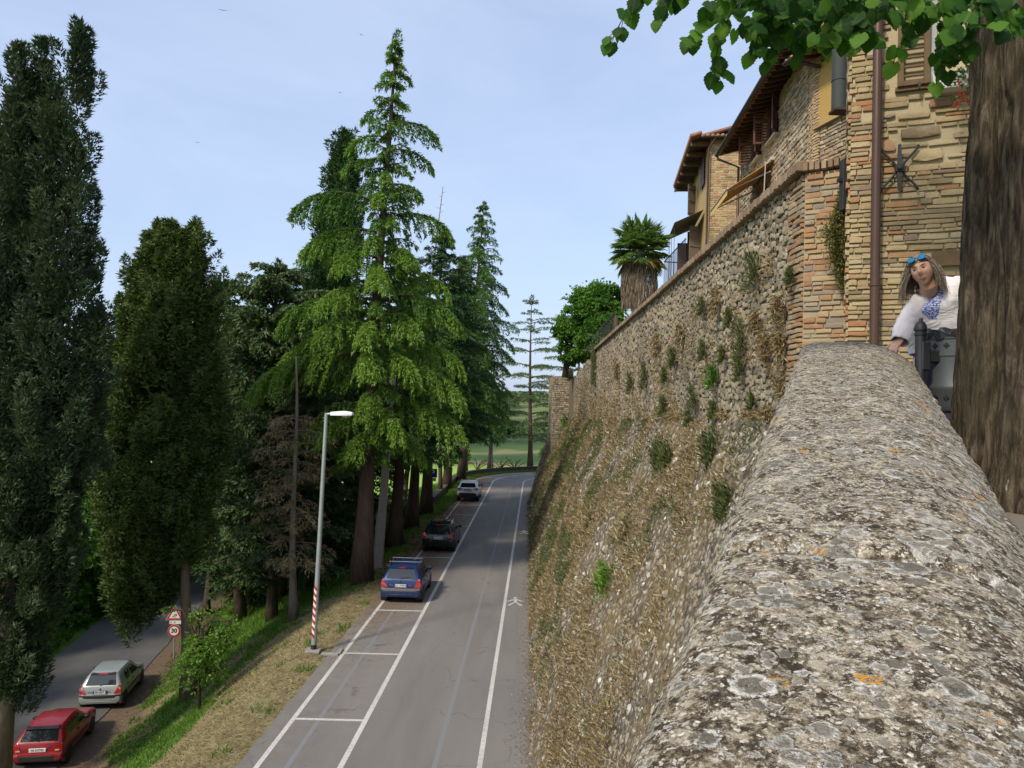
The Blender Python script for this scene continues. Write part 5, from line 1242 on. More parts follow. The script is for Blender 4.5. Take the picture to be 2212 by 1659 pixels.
    t = thing('dead_conifer', 'half dead conifer with bare trunk and rust brown twigs beside the lamp', 'tree', tuple(b), TREES); P = spine(b, tp, 12, .1, 5); trunk_part(t, P, .17, .04, bk_dry); F = Fol(); TW = MB(); r = random.Random(3)
    for i in range(80):
        k = r.uniform(.20, .80); a = r.random()*6.28; L = r.uniform(.7, 2.2); p = branch_path(along(P, k), a, L, r.uniform(-.1, .3), r.uniform(.1, .7), 5, r.uniform(-.5, .5)); TW.tube(p, [.018, .014, .011, .009, .006, .004], 4, False)
        spray_branch(F, TW, p, L, .20, .030, .75, .30, .5, r.random()*.8, .6, .2, .010)
    TW.build('limbs', bk_dry, t, kind='stuff'); obj('twigs', F.mesh('twigs', lf_brown, tri=True), None, t, None, 'stuff')
    # --- row of trees along the road behind the big cedar
    def droopy(px, py, d, top, env, label, seed, tint=.3, mat=None, **kw):
        b = Vector((px, d, gz(px, d))); conifer('cedar_tree', label, tuple(b), tuple(top), env, seed, mat=mat or lf_deo, tint=tint, **{**dict(whorl=.75, per=5, rise=.25, droop=1.0, hang=1.0, side=.26, ln=.26, wd=.10, dens=.75, r0=.38, z0=5.5), **kw})
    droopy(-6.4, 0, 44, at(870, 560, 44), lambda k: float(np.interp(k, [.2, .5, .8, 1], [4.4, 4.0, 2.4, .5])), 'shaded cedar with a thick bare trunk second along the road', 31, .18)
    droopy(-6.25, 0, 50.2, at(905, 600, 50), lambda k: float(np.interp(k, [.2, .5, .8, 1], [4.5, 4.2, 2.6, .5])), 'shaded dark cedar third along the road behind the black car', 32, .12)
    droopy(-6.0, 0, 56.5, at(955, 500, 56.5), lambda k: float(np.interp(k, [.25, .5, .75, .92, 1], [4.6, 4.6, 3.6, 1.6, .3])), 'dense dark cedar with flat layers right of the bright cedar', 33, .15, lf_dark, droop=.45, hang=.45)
    droopy(-5.8, 0, 72, at(1000, 560, 72), lambda k: float(np.interp(k, [.2, .5, .8, 1], [5.5, 5.0, 3.0, .5])), 'tall dark cedar behind the white car', 34, .15, z0=6, ln=.26, wd=.085)
    droopy(-5.0, 0, 80, at(1045, 440, 80), lambda k: float(np.interp(k, [.2, .4, .6, .75, .85, .93, 1], [5.2, 5.6, 4.4, 3.4, 2.1, 1.6, .3])), 'drooping cedar with a curved tip right of the big cedar', 35, .28, z0=7, ln=.26, wd=.085)
    droopy(-5.3, 0, 90, at(1010, 700, 90), lambda k: float(np.interp(k, [.2, .5, .8, 1], [5, 4.6, 2.6, .4])), 'small dark cedar by the low wall at the end of the road', 36, .15, z0=5, ln=.3, wd=.1)
    # dead spire
    b = Vector((-8.0, 58, gz(-8, 58))); t = thing('bare_treetop', 'bare thin dead treetop poking out above the dark cedar', 'tree', tuple(b), TREES); tp = at(957, 403, 58); P = spine(b, tp, 8, .05, 2); trunk_part(t, P, .2, .025, bk_dry); TW = MB()
    for i in range(26):
        k = 1-.02-i*.012; a = i*2.4; TW.tube(branch_path(along(P, k), a, .35+.02*i, .5, -.2, 4), [.02, .016, .012, .008, .005], 4, False)
    TW.build('limbs', bk_dry, t, kind='stuff')
    # --- thin open cedars beyond the bend
    def layered(px, d, py0, py1, env, label, seed, **kw):
        b = on(px, py0, -.6) if False else Vector((at(px, 900, d).x, d, -.5)); conifer('open_cedar', label, tuple(b), tuple(at(px, py1, d)), env, seed, **{**dict(mat=lf_blue, whorl=1.5, per=4, rise=.12, droop=.25, hang=.28, side=.26, ln=.30, wd=.09, dens=.55, tint=.75, r0=.33, z0=4.5, lean=.1, jit=.4, group='open cedars beyond the bend'), **kw})
    layered(1148, 97, 1010, 642, lambda k: float(np.interp(k, [.1, .4, .6, .8, .93, 1], [5.0, 6.0, 5.0, 3.4, 2.0, .4])), 'slender open cedar with sparse level branches standing behind the bend wall', 41)
    layered(1252, 106, 1010, 628, lambda k: float(np.interp(k, [.1, .5, .8, .95, 1], [6.5, 6.5, 5.4, 3.2, .5])), 'layered cedar half hidden behind the round green tree on the wall', 42)
    layered(1062, 99, 1010, 770, lambda k: float(np.interp(k, [.2, .5, .8, 1], [4.5, 4.2, 2.4, .4])), 'low dark cedar beyond the low wall left of the slender cedar', 43, mat=lf_dark, tint=.4, droop=.7, hang=.7)
    # --- round green tree on the terrace
    c = at(1285, 690, 56); blobs = [(tuple(at(x, y, d)), (a*.0335*1, a*.0335, h*.0335)) for x, y, d, a, h in ((1305, 655, 55, 46, 44), (1262, 660, 57, 42, 40), (1240, 715, 58, 44, 40), (1310, 715, 54, 48, 34), (1235, 765, 58, 36, 26), (1275, 745, 56, 40, 30), (1345, 640, 55, 22, 22))]
    b = at(1222, 800, 58); b.z = 10.2; b2 = Vector(b)
    leafy('round_tree', 'round bright green leafy tree on the terrace at the far wall end', tuple(b2), blobs, 51, n=26000, ln=.24, wd=.20, trunk=([b2, b2+Vector((.1, 0, 2)), at(1265, 700, 57)], .2, .06), group='leafy trees')
    sh = at(1325, 720, 40); leafy('garden_shrub', 'loose green shrub behind the iron fence on the wall top', (sh.x, sh.y, 10.3), [((sh.x, sh.y, 11.5), (1.0, 1.0, .9)), ((sh.x-.5, sh.y+2, 11.4), (.8, .8, .8))], 52, n=3500, ln=.13, wd=.09, mat=lf_blue, group='leafy trees', cat='shrub')
    # --- leafy wood left of the lower road
    for i, (px, py, d, w, h, lab) in enumerate(((215, 1000, 52, 5.0, 8.0, 'bright leafy tree seen between the two cypresses'), (165, 1180, 46, 3.6, 6.5, 'leafy tree with a dark leaning trunk left of the lower road'), (90, 1100, 50, 4.5, 8, 'leafy tree behind the tallest cypress'), (330, 1120, 60, 5, 7.0, 'leafy tree behind the olive cypress beyond the lower road'), (20, 1150, 44, 4.0, 7, 'leafy tree at the left edge behind the tallest cypress'), (470, 1050, 66, 5.5, 8, 'shaded leafy tree at the bend of the lower road'))):
        c = at(px, py, d); g = gz(c.x, c.y); bl = []
        r = random.Random(i)
        for k in range(7): a = r.random()*6.28; bl.append(((c.x+math.cos(a)*w*.55, c.y+math.sin(a)*w*.55, c.z+r.uniform(-.8, .55)*h*.5), (w*.5*r.uniform(.8, 1.1),)*2+(h*.26*r.uniform(.8, 1.2),)))
        leafy('leafy_tree', lab, (c.x, c.y, g), bl, 60+i, n=9000, ln=.34, wd=.27, trunk=([Vector((c.x, c.y, g-.2)), Vector((c.x+.25, c.y, g+3)), Vector((c.x, c.y, c.z))], .28, .08), group='leafy trees')
    for i, (x, y, h, w, lab) in enumerate(((-25.5, 19, 12, 4.6, 'big leafy tree shading the lower road, nearest of those left of it'), (-27.5, 28, 13, 4.8, 'big leafy tree left of the lower road beside the red car'), (-27.5, 38, 11, 4.2, 'leafy tree left of the lower road beyond the silver car'))):
        g = gz(x, y); bl = []; r = random.Random(200+i)
        for k in range(8): a = r.random()*6.28; bl.append(((x+math.cos(a)*w*.55, y+math.sin(a)*w*.55, g+h*r.uniform(.35, .85)), (w*.55*r.uniform(.8, 1.1),)*2+(h*.2*r.uniform(.8, 1.2),)))
        leafy('leafy_tree', lab, (x, y, g), bl, 210+i, n=7000, ln=.5, wd=.42, trunk=([Vector((x, y, g-.2)), Vector((x+.2, y, g+4)), Vector((x, y, g+h*.7))], .30, .08), group='leafy trees')
    # --- dark conifers filling the bank behind the brown one
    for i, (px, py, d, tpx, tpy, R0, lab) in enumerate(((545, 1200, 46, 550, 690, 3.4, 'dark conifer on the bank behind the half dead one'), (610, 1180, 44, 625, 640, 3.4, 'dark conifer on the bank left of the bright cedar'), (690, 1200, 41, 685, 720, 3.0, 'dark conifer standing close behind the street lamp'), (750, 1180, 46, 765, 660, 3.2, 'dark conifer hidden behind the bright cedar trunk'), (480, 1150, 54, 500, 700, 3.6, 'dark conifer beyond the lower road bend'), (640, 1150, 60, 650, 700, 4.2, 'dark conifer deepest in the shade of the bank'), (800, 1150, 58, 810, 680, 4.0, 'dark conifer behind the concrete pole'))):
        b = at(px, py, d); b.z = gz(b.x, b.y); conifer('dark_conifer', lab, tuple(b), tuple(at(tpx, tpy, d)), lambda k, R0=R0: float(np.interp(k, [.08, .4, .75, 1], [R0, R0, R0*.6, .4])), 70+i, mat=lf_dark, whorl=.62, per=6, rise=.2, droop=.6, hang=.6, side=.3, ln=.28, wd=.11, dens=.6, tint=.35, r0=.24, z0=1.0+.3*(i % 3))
    # bare trunks in the shade
    for i, (px, py, z, d, h, rr) in enumerate(((445, 1330, -4.3, 47, 9, .2), (770, 1205, -1.4, 44, 12, .16), (740, 1190, -2, 47, 12, .18), (712, 1230, -2, 43, 11, .2), (200, 1340, -5.6, 48, 8, .25), (235, 1325, -5.5, 52, 8, .2), (925, 1105, 0, 60, 13, .22), (950, 1075, 0, 68, 12, .2))):
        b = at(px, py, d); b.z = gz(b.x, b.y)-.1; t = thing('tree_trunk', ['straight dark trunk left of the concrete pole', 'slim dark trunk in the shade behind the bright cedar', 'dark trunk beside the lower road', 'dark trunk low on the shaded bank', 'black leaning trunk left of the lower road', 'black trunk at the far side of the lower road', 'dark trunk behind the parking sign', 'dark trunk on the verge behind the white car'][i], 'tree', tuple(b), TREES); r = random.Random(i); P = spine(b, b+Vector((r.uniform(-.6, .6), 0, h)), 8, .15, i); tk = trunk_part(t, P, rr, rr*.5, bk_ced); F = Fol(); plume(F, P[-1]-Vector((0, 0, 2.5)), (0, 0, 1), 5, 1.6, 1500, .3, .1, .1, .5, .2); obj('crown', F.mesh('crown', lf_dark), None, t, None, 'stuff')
build_trees()

# ---------------------------------------------------------------- palm on the terrace
def build_palm():
    b = at(1383, 668, 29.5); b.z = 10.3; tp = at(1383, 540, 29.5); t = thing('palm_tree', 'shaggy fan palm with a skirt of dead fronds behind the wall', 'palm', tuple(b)); r = random.Random(9)
    trunk_part(t, [b, b.lerp(tp, .5), tp], .22, .2, bk_dry)
    F = Fol(); n = 5200                                        # skirt of hanging dead fronds
    for px0, px1, ya, yb in ((1345, 1375, 560, 650), (1365, 1418, 555, 670)):
        for _ in range(n//2):
            k = r.random(); a = r.random()*6.28; c = at((px0+px1)/2, ya+(yb-ya)*k, 29.5); rad = (px1-px0)/2/FPX*29.5*(1.0-.25*abs(k-.45)); F.add([(c.x+math.cos(a)*rad, c.y+math.sin(a)*rad*.8, c.z)], [(math.cos(a)*.14, math.sin(a)*.14, -1)], r.uniform(.25, .55), .03, r.random())
    obj('dead_skirt', F.mesh('dead_skirt', leaf_mat('dead_frond', [(0, (.10, .075, .055)), (.6, (.22, .175, .13)), (1, (.32, .26, .19))], .1, .8)), None, t, None, 'stuff')
    m = leaf_mat('palm_leaf', [(0, (.06, .115, .028)), (.5, (.12, .205, .045)), (.8, (.22, .285, .07)), (1, (.34, .25, .06))], .3, .4, .1)
    for i in range(92):
        a = r.random()*6.28; el = r.uniform(-.75, 1.35); d = Vector((math.cos(a)*math.cos(el), math.sin(a)*math.cos(el), math.sin(el))); L = r.uniform(.55, .95); c = tp+Vector((0, 0, .1))+d*L
        c.z -= .12*(1-math.sin(el)); mbp = MB(); mbp.tube([tp, tp.lerp(c, .55)+Vector((0, 0, .07)), c], [.018, .013, .009], 4, False); fr = mbp.build('frond', m, t)
        dn = (d+Vector((0, 0, -.35*(1-math.sin(el))))).normalized(); s = dn.cross(Vector((0, 0, 1)) if abs(dn.z) < .9 else Vector((1, 0, 0))).normalized(); G = Fol(); k = 32
        ang = np.linspace(-1.9, 1.9, k); D = np.array([tuple(dn*math.cos(q)+s*math.sin(q)+Vector((0, 0, -.18*abs(q)))) for q in ang]); tone = r.uniform(.1, .6) if el > -.45 else r.uniform(.6, 1.0)
        G.add(np.repeat(np.array([tuple(c)]), k, 0), D, rng.uniform(.40, .56, k), .062, tone+.1*rng.random(k)); obj('blade', G.mesh('blade', m, .1, False), None, fr)
build_palm()
# ================================================================ parked cars
def paint_mat(name, col, rough=.28, metal=.25):
    t = NT(name); p = t.pos(obj_space=True); d = t.noise(p, 5, 4, .6); z = t.xyz(p)[2]
    dirt = t.math('MULTIPLY', t.mrange(z, .75, .2), t.mrange(d, .35, .7)); c = t.mix(t.math('MULTIPLY', dirt, .28), col, (.16, .14, .12))
    m = t.pbr(c, t.math('MULTIPLY_ADD', d, .15, rough), metal, None, .45, .3); return m
m_tyre = plain('tyre_rubber', (.018, .018, .018), .85, var=.2); m_hub = plain('hubcap', (.34, .35, .36), .4, .6, var=.2, spec=.5)
m_carglass = plain('car_glass', (.012, .016, .018), .04, 0, var=.05, spec=.9); m_blackp = plain('black_plastic', (.022, .022, .024), .6, var=.2); m_greyp = plain('grey_plastic', (.13, .125, .13), .6, var=.15)
m_red = NT('lamp_red'); m_red.pbr((.42, .022, .012), .15, 0, None, .6, .6); m_red = m_red.m
m_lampw = plain('lamp_clear', (.5, .5, .5), .15, spec=.6); m_plate = plain('plate_white', (.62, .63, .61), .5, var=.05); m_plateb = plain('plate_blue', (.02, .07, .32), .5, var=.05); m_chrome = plain('chrome', (.6, .6, .6), .2, .9, var=.05); m_ink = plain('plate_ink', (.015, .015, .015), .6, var=.05)
m_orange = plain('lamp_amber', (.5, .14, .02), .3, spec=.5)
def text(parent, s, size, mw, mat, name='lettering', depth=.002, bold=0.0, sx=1.0):
    c = bpy.data.curves.new(name, 'FONT'); c.body = s; c.size = size; c.extrude = depth; c.align_x = 'CENTER'; c.align_y = 'CENTER'; c.offset = bold; c.resolution_u = 3; c.materials.append(mat)
    tmp = bpy.data.objects.new('tmp', c); me = bpy.data.meshes.new_from_object(tmp); bpy.data.objects.remove(tmp); bpy.data.curves.remove(c)
    if not me.materials: me.materials.append(mat)
    return obj(name, me, None, parent, mw @ Matrix.Diagonal((sx, 1, 1, 1)), 'stuff')
class Car:
    def __init__(s, name, label, col, st, rear, wheel, tr):
        s.t = thing(name, label, 'car', (0, 0, 0), 'parked cars'); s.st = st; s.rear = rear; s.col = col; s.L = st[-1][0]
        s.w = wheel; A = []
        for (d, zb, zs, zt, wb, ws, wt) in st:
            g = zt-zs; wm = max(wb, ws)+.012
            half = [(0, zb), (wb*.86, zb), (wb, zb+.07), (wm, zb+(zs-zb)*.55), (ws+.002, zs-.02), (ws-.015, zs+g*.06), (ws*.3+wt*.7, zs+g*.70), (wt+.01, zs+g*.86), (wt-.05, zs+g*.965), (wt*.55, zt), (0, zt+.012 if g > .1 else zt)]
            A.append([(x, d, z) for x, z in half]+[(-x, d, z) for x, z in half[-2:0:-1]])
        mb = MB(); mb.loft(A); s.body = mb.build('body', col, s.t, smooth=True, angle=32)
    def rd(s, z): return float(np.interp(z, [a for a, _ in s.rear], [b for _, b in s.rear]))
    def row(s, d):
        ds = [q[0] for q in s.st]; return [float(np.interp(d, ds, [q[k] for q in s.st])) for k in range(7)]
    def sx(s, d, z):
        _, zb, zs, zt, wb, ws, wt = s.row(d)
        if z <= zs: return float(np.interp(z, [zb, zb+.07, zb+(zs-zb)*.55, zs-.02, zs], [wb, wb, max(wb, ws)+.012, ws+.002, ws]))
        g = max(.01, zt-zs); return float(np.interp((z-zs)/g, [0, .06, .7, .86, .965], [ws, ws-.015, ws*.3+wt*.7, wt+.01, wt-.05]))
    def rearpoly(s, name, pts, mat, parent=None, eps=.012, th=.03, label=None, div=1):
        """a piece on the tail, outline in (x, z)"""
        P = [(x, s.rd(z)-eps+.10*max(0, abs(x)-.62)**1.3, z) for x, z in pts]; mb = MB(); k = len(P); mb.v += P+[(x, y+th, z) for x, y, z in P]; mb.f.append(tuple(range(k))); mb.f.append(tuple(reversed(range(k, 2*k))))
        for i in range(k): j = (i+1) % k; mb.f.append((j, i, k+i, k+j))
        o = mb.build(name, mat, parent or s.t)
        if label: o['label'] = label
        return o
    def sidepoly(s, name, pts, mat, sg, parent=None, eps=.006, th=.012):
        """a piece on the flank, outline in (distance from the tail, z); dense edge so it hugs the panel"""
        Q = []
        for i in range(len(pts)):
            a, b = pts[i], pts[(i+1) % len(pts)]
            for k in range(4): Q.append((a[0]+(b[0]-a[0])*k/4, a[1]+(b[1]-a[1])*k/4))
        c = (sum(q[0] for q in pts)/len(pts), sum(q[1] for q in pts)/len(pts))
        P = [(sg*(s.sx(d, z)+eps), d, z) for d, z in Q]; I = [(sg*(s.sx(d, z)-th), d, z) for d, z in Q]; C = (sg*(s.sx(*c)+eps), c[0], c[1]); k = len(P)
        mb = MB(); mb.v += P+I+[C]
        for i in range(k): j = (i+1) % k; mb.f.append((i, j, 2*k)); mb.f.append((j, i, k+i, k+j))
        return mb.build(name, mat, parent or s.t)
    def wheels(s, ys, r, half, hub=m_hub, wdt=.175):
        for y in ys:
            for sg in (-1, 1):
                m = Matrix.Translation((sg*(half-wdt/2+.012), y, r)) @ Matrix.Rotation(sg*math.pi/2, 4, 'Y'); n = 22
                mb = MB(); h = wdt/2; mb.lathe([(r*.60, -h), (r*.93, -h), (r, -h*.7), (r, h*.7), (r*.93, h), (r*.64, h), (r*.60, h*.8)], n); w = mb.build('wheel', m_tyre, s.t, m, smooth=True, angle=35)
                mb = MB(); mb.lathe([(r*.60, h*.6), (r*.60, h*.86), (r*.5, h*.95), (r*.2, h*.92), (r*.14, h*1.02), (.01, h*1.02)], n); mb.build('rim', hub, w, m, smooth=True, angle=40)
                mb = MB()
                for k in range(10): mb.box((r*.40*math.cos(k*.628), r*.40*math.sin(k*.628), h*.955), (.03, .03, .006))
                mb.build('rim_holes', m_blackp, w, m, kind='stuff')
                # dark wheel arch lip round it
                P = []; O = []
                for k in range(13):
                    a = math.pi*k/12*1.16-.25; P.append((y+(r+.035)*math.cos(a), r+(r+.035)*math.sin(a))); O.append((y+(r+.085)*math.cos(a), r+(r+.085)*math.sin(a)))
                mb = MB(); x0 = [s.sx(d, max(z, .3))+.006 for d, z in P]; mb.loft([[(sg*x0[k], P[k][0], P[k][1]), (sg*x0[k], O[k][0], O[k][1]), (sg*(x0[k]-.1), O[k][0], O[k][1]), (sg*(x0[k]-.1), P[k][0], P[k][1])] for k in range(13)]); mb.build('wheel_arch', s.archmat, s.t)
                mb = MB(); mb.tube([(sg*(half-.22), y, r+.03), (sg*(x0[6]+.004), y, r+.03)], r+.042, 20); mb.build('wheel_housing', m_blackp, s.t)
    def plate(s, txt, z, frame=True, w=.52, lab=None, x=0.0, eu=True):
        y = s.rd(z)-.03; mb = MB(); mb.box((x, y, z), (w+.03, .016, .14), .004); f = mb.build('number_plate', m_blackp if frame else m_plate, s.t)
        mb = MB(); mb.box((x, y-.011, z), (w, .008, .112), .002); mb.build('plate_face', m_plate, f)
        if eu:
            for sg in (-1, 1): mb = MB(); mb.box((x+sg*(w/2-.025), y-.0165, z), (.046, .004, .108)); mb.build('plate_band', m_plateb, f)
        text(f, txt, .098, Matrix.Translation((x, y-.017, z)) @ Matrix.Rotation(math.pi/2, 4, 'X'), m_ink, 'plate_lettering', .0015, .002, .92)
    def mirrors(s, d, z, mat):
        for sg in (-1, 1):
            x = s.sx(d, z); mb = MB(); mb.box((sg*(x+.13), d, z+.04), (.20, .10, .14), .04); m = mb.build('mirror', mat, s.t, smooth=True, angle=50); mb = MB(); mb.box((sg*(x+.02), d, z), (.09, .06, .05), .01); mb.build('mirror_arm', mat, m)
    def place(s, x, y, z, rz): s.t.matrix_basis = Matrix.Translation((x, y, z)) @ Matrix.Rotation(rz, 4, 'Z')
    def wiper(s, z, x0=-.02, L=.42):
        y = s.rd(z)-.03; mb = MB(); mb.tube([(x0, y, z-.02), (x0+L*.3, s.rd(z+.02)-.03, z+.02), (x0+L, s.rd(z+.05)-.02, z+.05)], [.016, .010, .007], 6); mb.build('rear_wiper', m_blackp, s.t)
    def doors(s, splits, z0, z1, hz):
        for sg in (-1, 1):
            for a, b in splits:
                d = s.sidepoly('door', [(a, z1), (b, z1), (b+.02, z0), (a+.02, z0)], s.col, sg, None, .004, .01); dd = a+.14
                mb = MB(); mb.box((sg*(s.sx(dd, hz)+.02), dd, hz), (.03, .15, .035), .01); mb.build('handle', s.handmat, d)

def supermini(name, label, colname, col, bump, platetxt, handmat, spoiler_red=True):
    """small five-door hatchback with tall flame shaped tail lamps"""
    pm = paint_mat(colname, col)
    st = [(0.0, .33, .52, .585, .66, .70, .55), (.03, .27, .55, .60, .745, .775, .62), (.09, .25, .58, .625, .775, .80, .66), (.10, .25, .60, .635, .775, .80, .67), (.115, .25, .86, .90, .785, .80, .70), (.15, .25, .90, .96, .79, .805, .70), (.30, .22, .925, 1.17, .80, .815, .64), (.44, .20, .93, 1.345, .81, .82, .575), (.52, .20, .93, 1.385, .81, .822, .565), (.75, .20, .92, 1.405, .815, .825, .575), (1.3, .20, .905, 1.42, .815, .825, .585), (1.9, .20, .89, 1.41, .815, .822, .58), (2.15, .20, .885, 1.365, .815, .82, .565), (2.5, .20, .88, 1.17, .81, .815, .60), (2.86, .20, .87, .935, .80, .805, .66), (3.2, .20, .83, .88, .79, .79, .63), (3.55, .22, .74, .80, .76, .75, .58), (3.72, .26, .62, .68, .68, .68, .5), (3.77, .32, .52, .58, .6, .6, .45)]
    rear = [(.25, .02), (.33, 0), (.585, 0), (.62, .09), (.64, .10), (.90, .115), (.96, .15), (1.17, .30), (1.345, .44), (1.385, .52)]
    c = Car(name, label, pm, st, rear, None, None); c.archmat = pm; c.handmat = handmat
    c.rearpoly('rear_window', [(-.60, .985), (.60, .985), (.545, 1.15), (.485, 1.33), (0, 1.345), (-.485, 1.33), (-.545, 1.15)], m_carglass, eps=.012)
    c.rearpoly('spoiler', [(-.50, 1.345), (.50, 1.345), (.47, 1.385), (-.47, 1.385)], m_blackp if spoiler_red else pm, eps=.05, th=.10)
    c.rearpoly('brake_light', [(-.20 if spoiler_red else -.13, 1.355), (.20 if spoiler_red else .13, 1.355), (.18 if spoiler_red else .10, 1.378), (-.18 if spoiler_red else -.10, 1.378)], m_red, eps=.062, th=.03)
    for sg in (-1, 1): c.rearpoly('tail_light', [(sg*.535, .645), (sg*.795, .655), (sg*.80, .80), (sg*.775, .95), (sg*.72, .985), (sg*.675, .955), (sg*.635, .83)][::sg], m_red, eps=.022, th=.07)
    mb = MB(); mb.loft([[(x, d, z) for x, z in ((x0*1.0, zz), )] for x0, d, zz in ()]) if False else None
    # bumper strip wrapping the corners
    Q = [(-.83, .42), (-.815, .16), (-.77, .045), (-.55, -.005), (0, -.022), (.55, -.005), (.77, .045), (.815, .16), (.83, .42)]; mb = MB(); mb.loft([[(x, d, .505), (x*1.006, d-.012, .52), (x*1.006, d-.012, .60), (x, d+.0, .615), (x*.9, d+.05, .615), (x*.9, d+.05, .505)] for x, d in Q]); mb.build('bumper_strip', bump, c.t, smooth=True, angle=30)
    Q2 = [(x*.985, d+.01) for x, d in Q]; mb = MB(); mb.loft([[(x, d, .345), (x, d-.004, .355), (x, d-.004, .375), (x, d, .385), (x*.9, d+.05, .385), (x*.9, d+.05, .345)] for x, d in Q2]); mb.build('bumper_groove', pm, c.t)
    c.plate(platetxt, .72); mb = MB(); mb.box((0, c.rd(.65)-.03, .645), (.56, .03, .028), .008); mb.build('plate_trim', m_chrome if spoiler_red else m_greyp, c.t)
    mb = MB(); y = c.rd(.84)-.012; mb.loft([[(0, y-.012, .80), (.038, y, .84), (0, y-.012, .885), (-.038, y, .84)], [(0, y+.01, .80), (.038, y+.01, .84), (0, y+.01, .885), (-.038, y+.01, .84)]]); mb.build('emblem', m_ink, c.t)
    for x, w in ((-.40, .15), (.36, .09)): mb = MB(); mb.box((x, c.rd(.72)-.006, .72), (w, .008, .028), .002); mb.build('badge', m_greyp, c.t)
    c.wiper(.995)
    for sg in (-1, 1):
        c.sidepoly('rear_side_window', [(.80, .955), (1.36, .955), (1.44, 1.30), (1.10, 1.315), (.92, 1.24)], m_carglass, sg); c.sidepoly('front_side_window', [(1.47, .945), (2.42, .93), (2.30, 1.06), (2.02, 1.27), (1.55, 1.305)], m_carglass, sg)
        c.sidepoly('rub_strip', [(.95, .52), (2.75, .50), (2.75, .56), (.95, .58)], m_blackp if bump is not m_greyp else pm, sg, None, .014, .02)
    c.doors([(.78, 1.44), (1.46, 2.48)], .30, .90, .80); c.mirrors(2.28, .97, m_blackp); c.wheels((.60, 3.07), .285, .80)
    P = MB(); P.add([(-.62, 2.84, .955), (.62, 2.84, .955), (.53, 2.22, 1.345), (-.53, 2.22, 1.345)], [(0, 1, 2, 3)]); 
    mb = MB(); mb.slab([(-.60, 2.80, .99), (.60, 2.80, .99), (.52, 2.24, 1.335), (-.52, 2.24, 1.335)], .01, (0, .5, .9)); mb.build('windscreen', m_carglass, c.t)
    mb = MB(); mb.tube([(0, 1.95, 1.41), (0, 1.97, 1.45)], .014, 6); mb.build('aerial', m_blackp, c.t)
    return c
bl = supermini('blue_car', 'dark blue hatchback with empty roof bars, nearest car on the upper road', 'paint_blue', (.008, .026, .095), m_greyp, 'CC 293RH', m_blackp, False)
for y in (.95, 1.75):
    mb = MB(); mb.box((0, y, 1.50), (1.30, .035, .025), .006); rb = mb.build('roof_bar', m_chrome, bl.t)
    for sg in (-1, 1): mb = MB(); mb.loft([[(sg*.60, y-.04, 1.36), (sg*.66, y-.04, 1.34), (sg*.66, y+.04, 1.34), (sg*.60, y+.04, 1.36)], [(sg*.55, y-.035, 1.51), (sg*.60, y-.035, 1.50), (sg*.60, y+.035, 1.50), (sg*.55, y+.035, 1.51)]]); mb.build('bar_foot', m_blackp, rb)
bl.place((on(828, 1297, 0).x+on(908, 1297, 0).x)/2, 31.3, .004, R(-1.7))
sv = supermini('silver_car', 'silver grey hatchback parked on the verge of the lower road', 'paint_silver', (.30, .33, .325), m_blackp, 'BB 028TF', m_blackp, True)
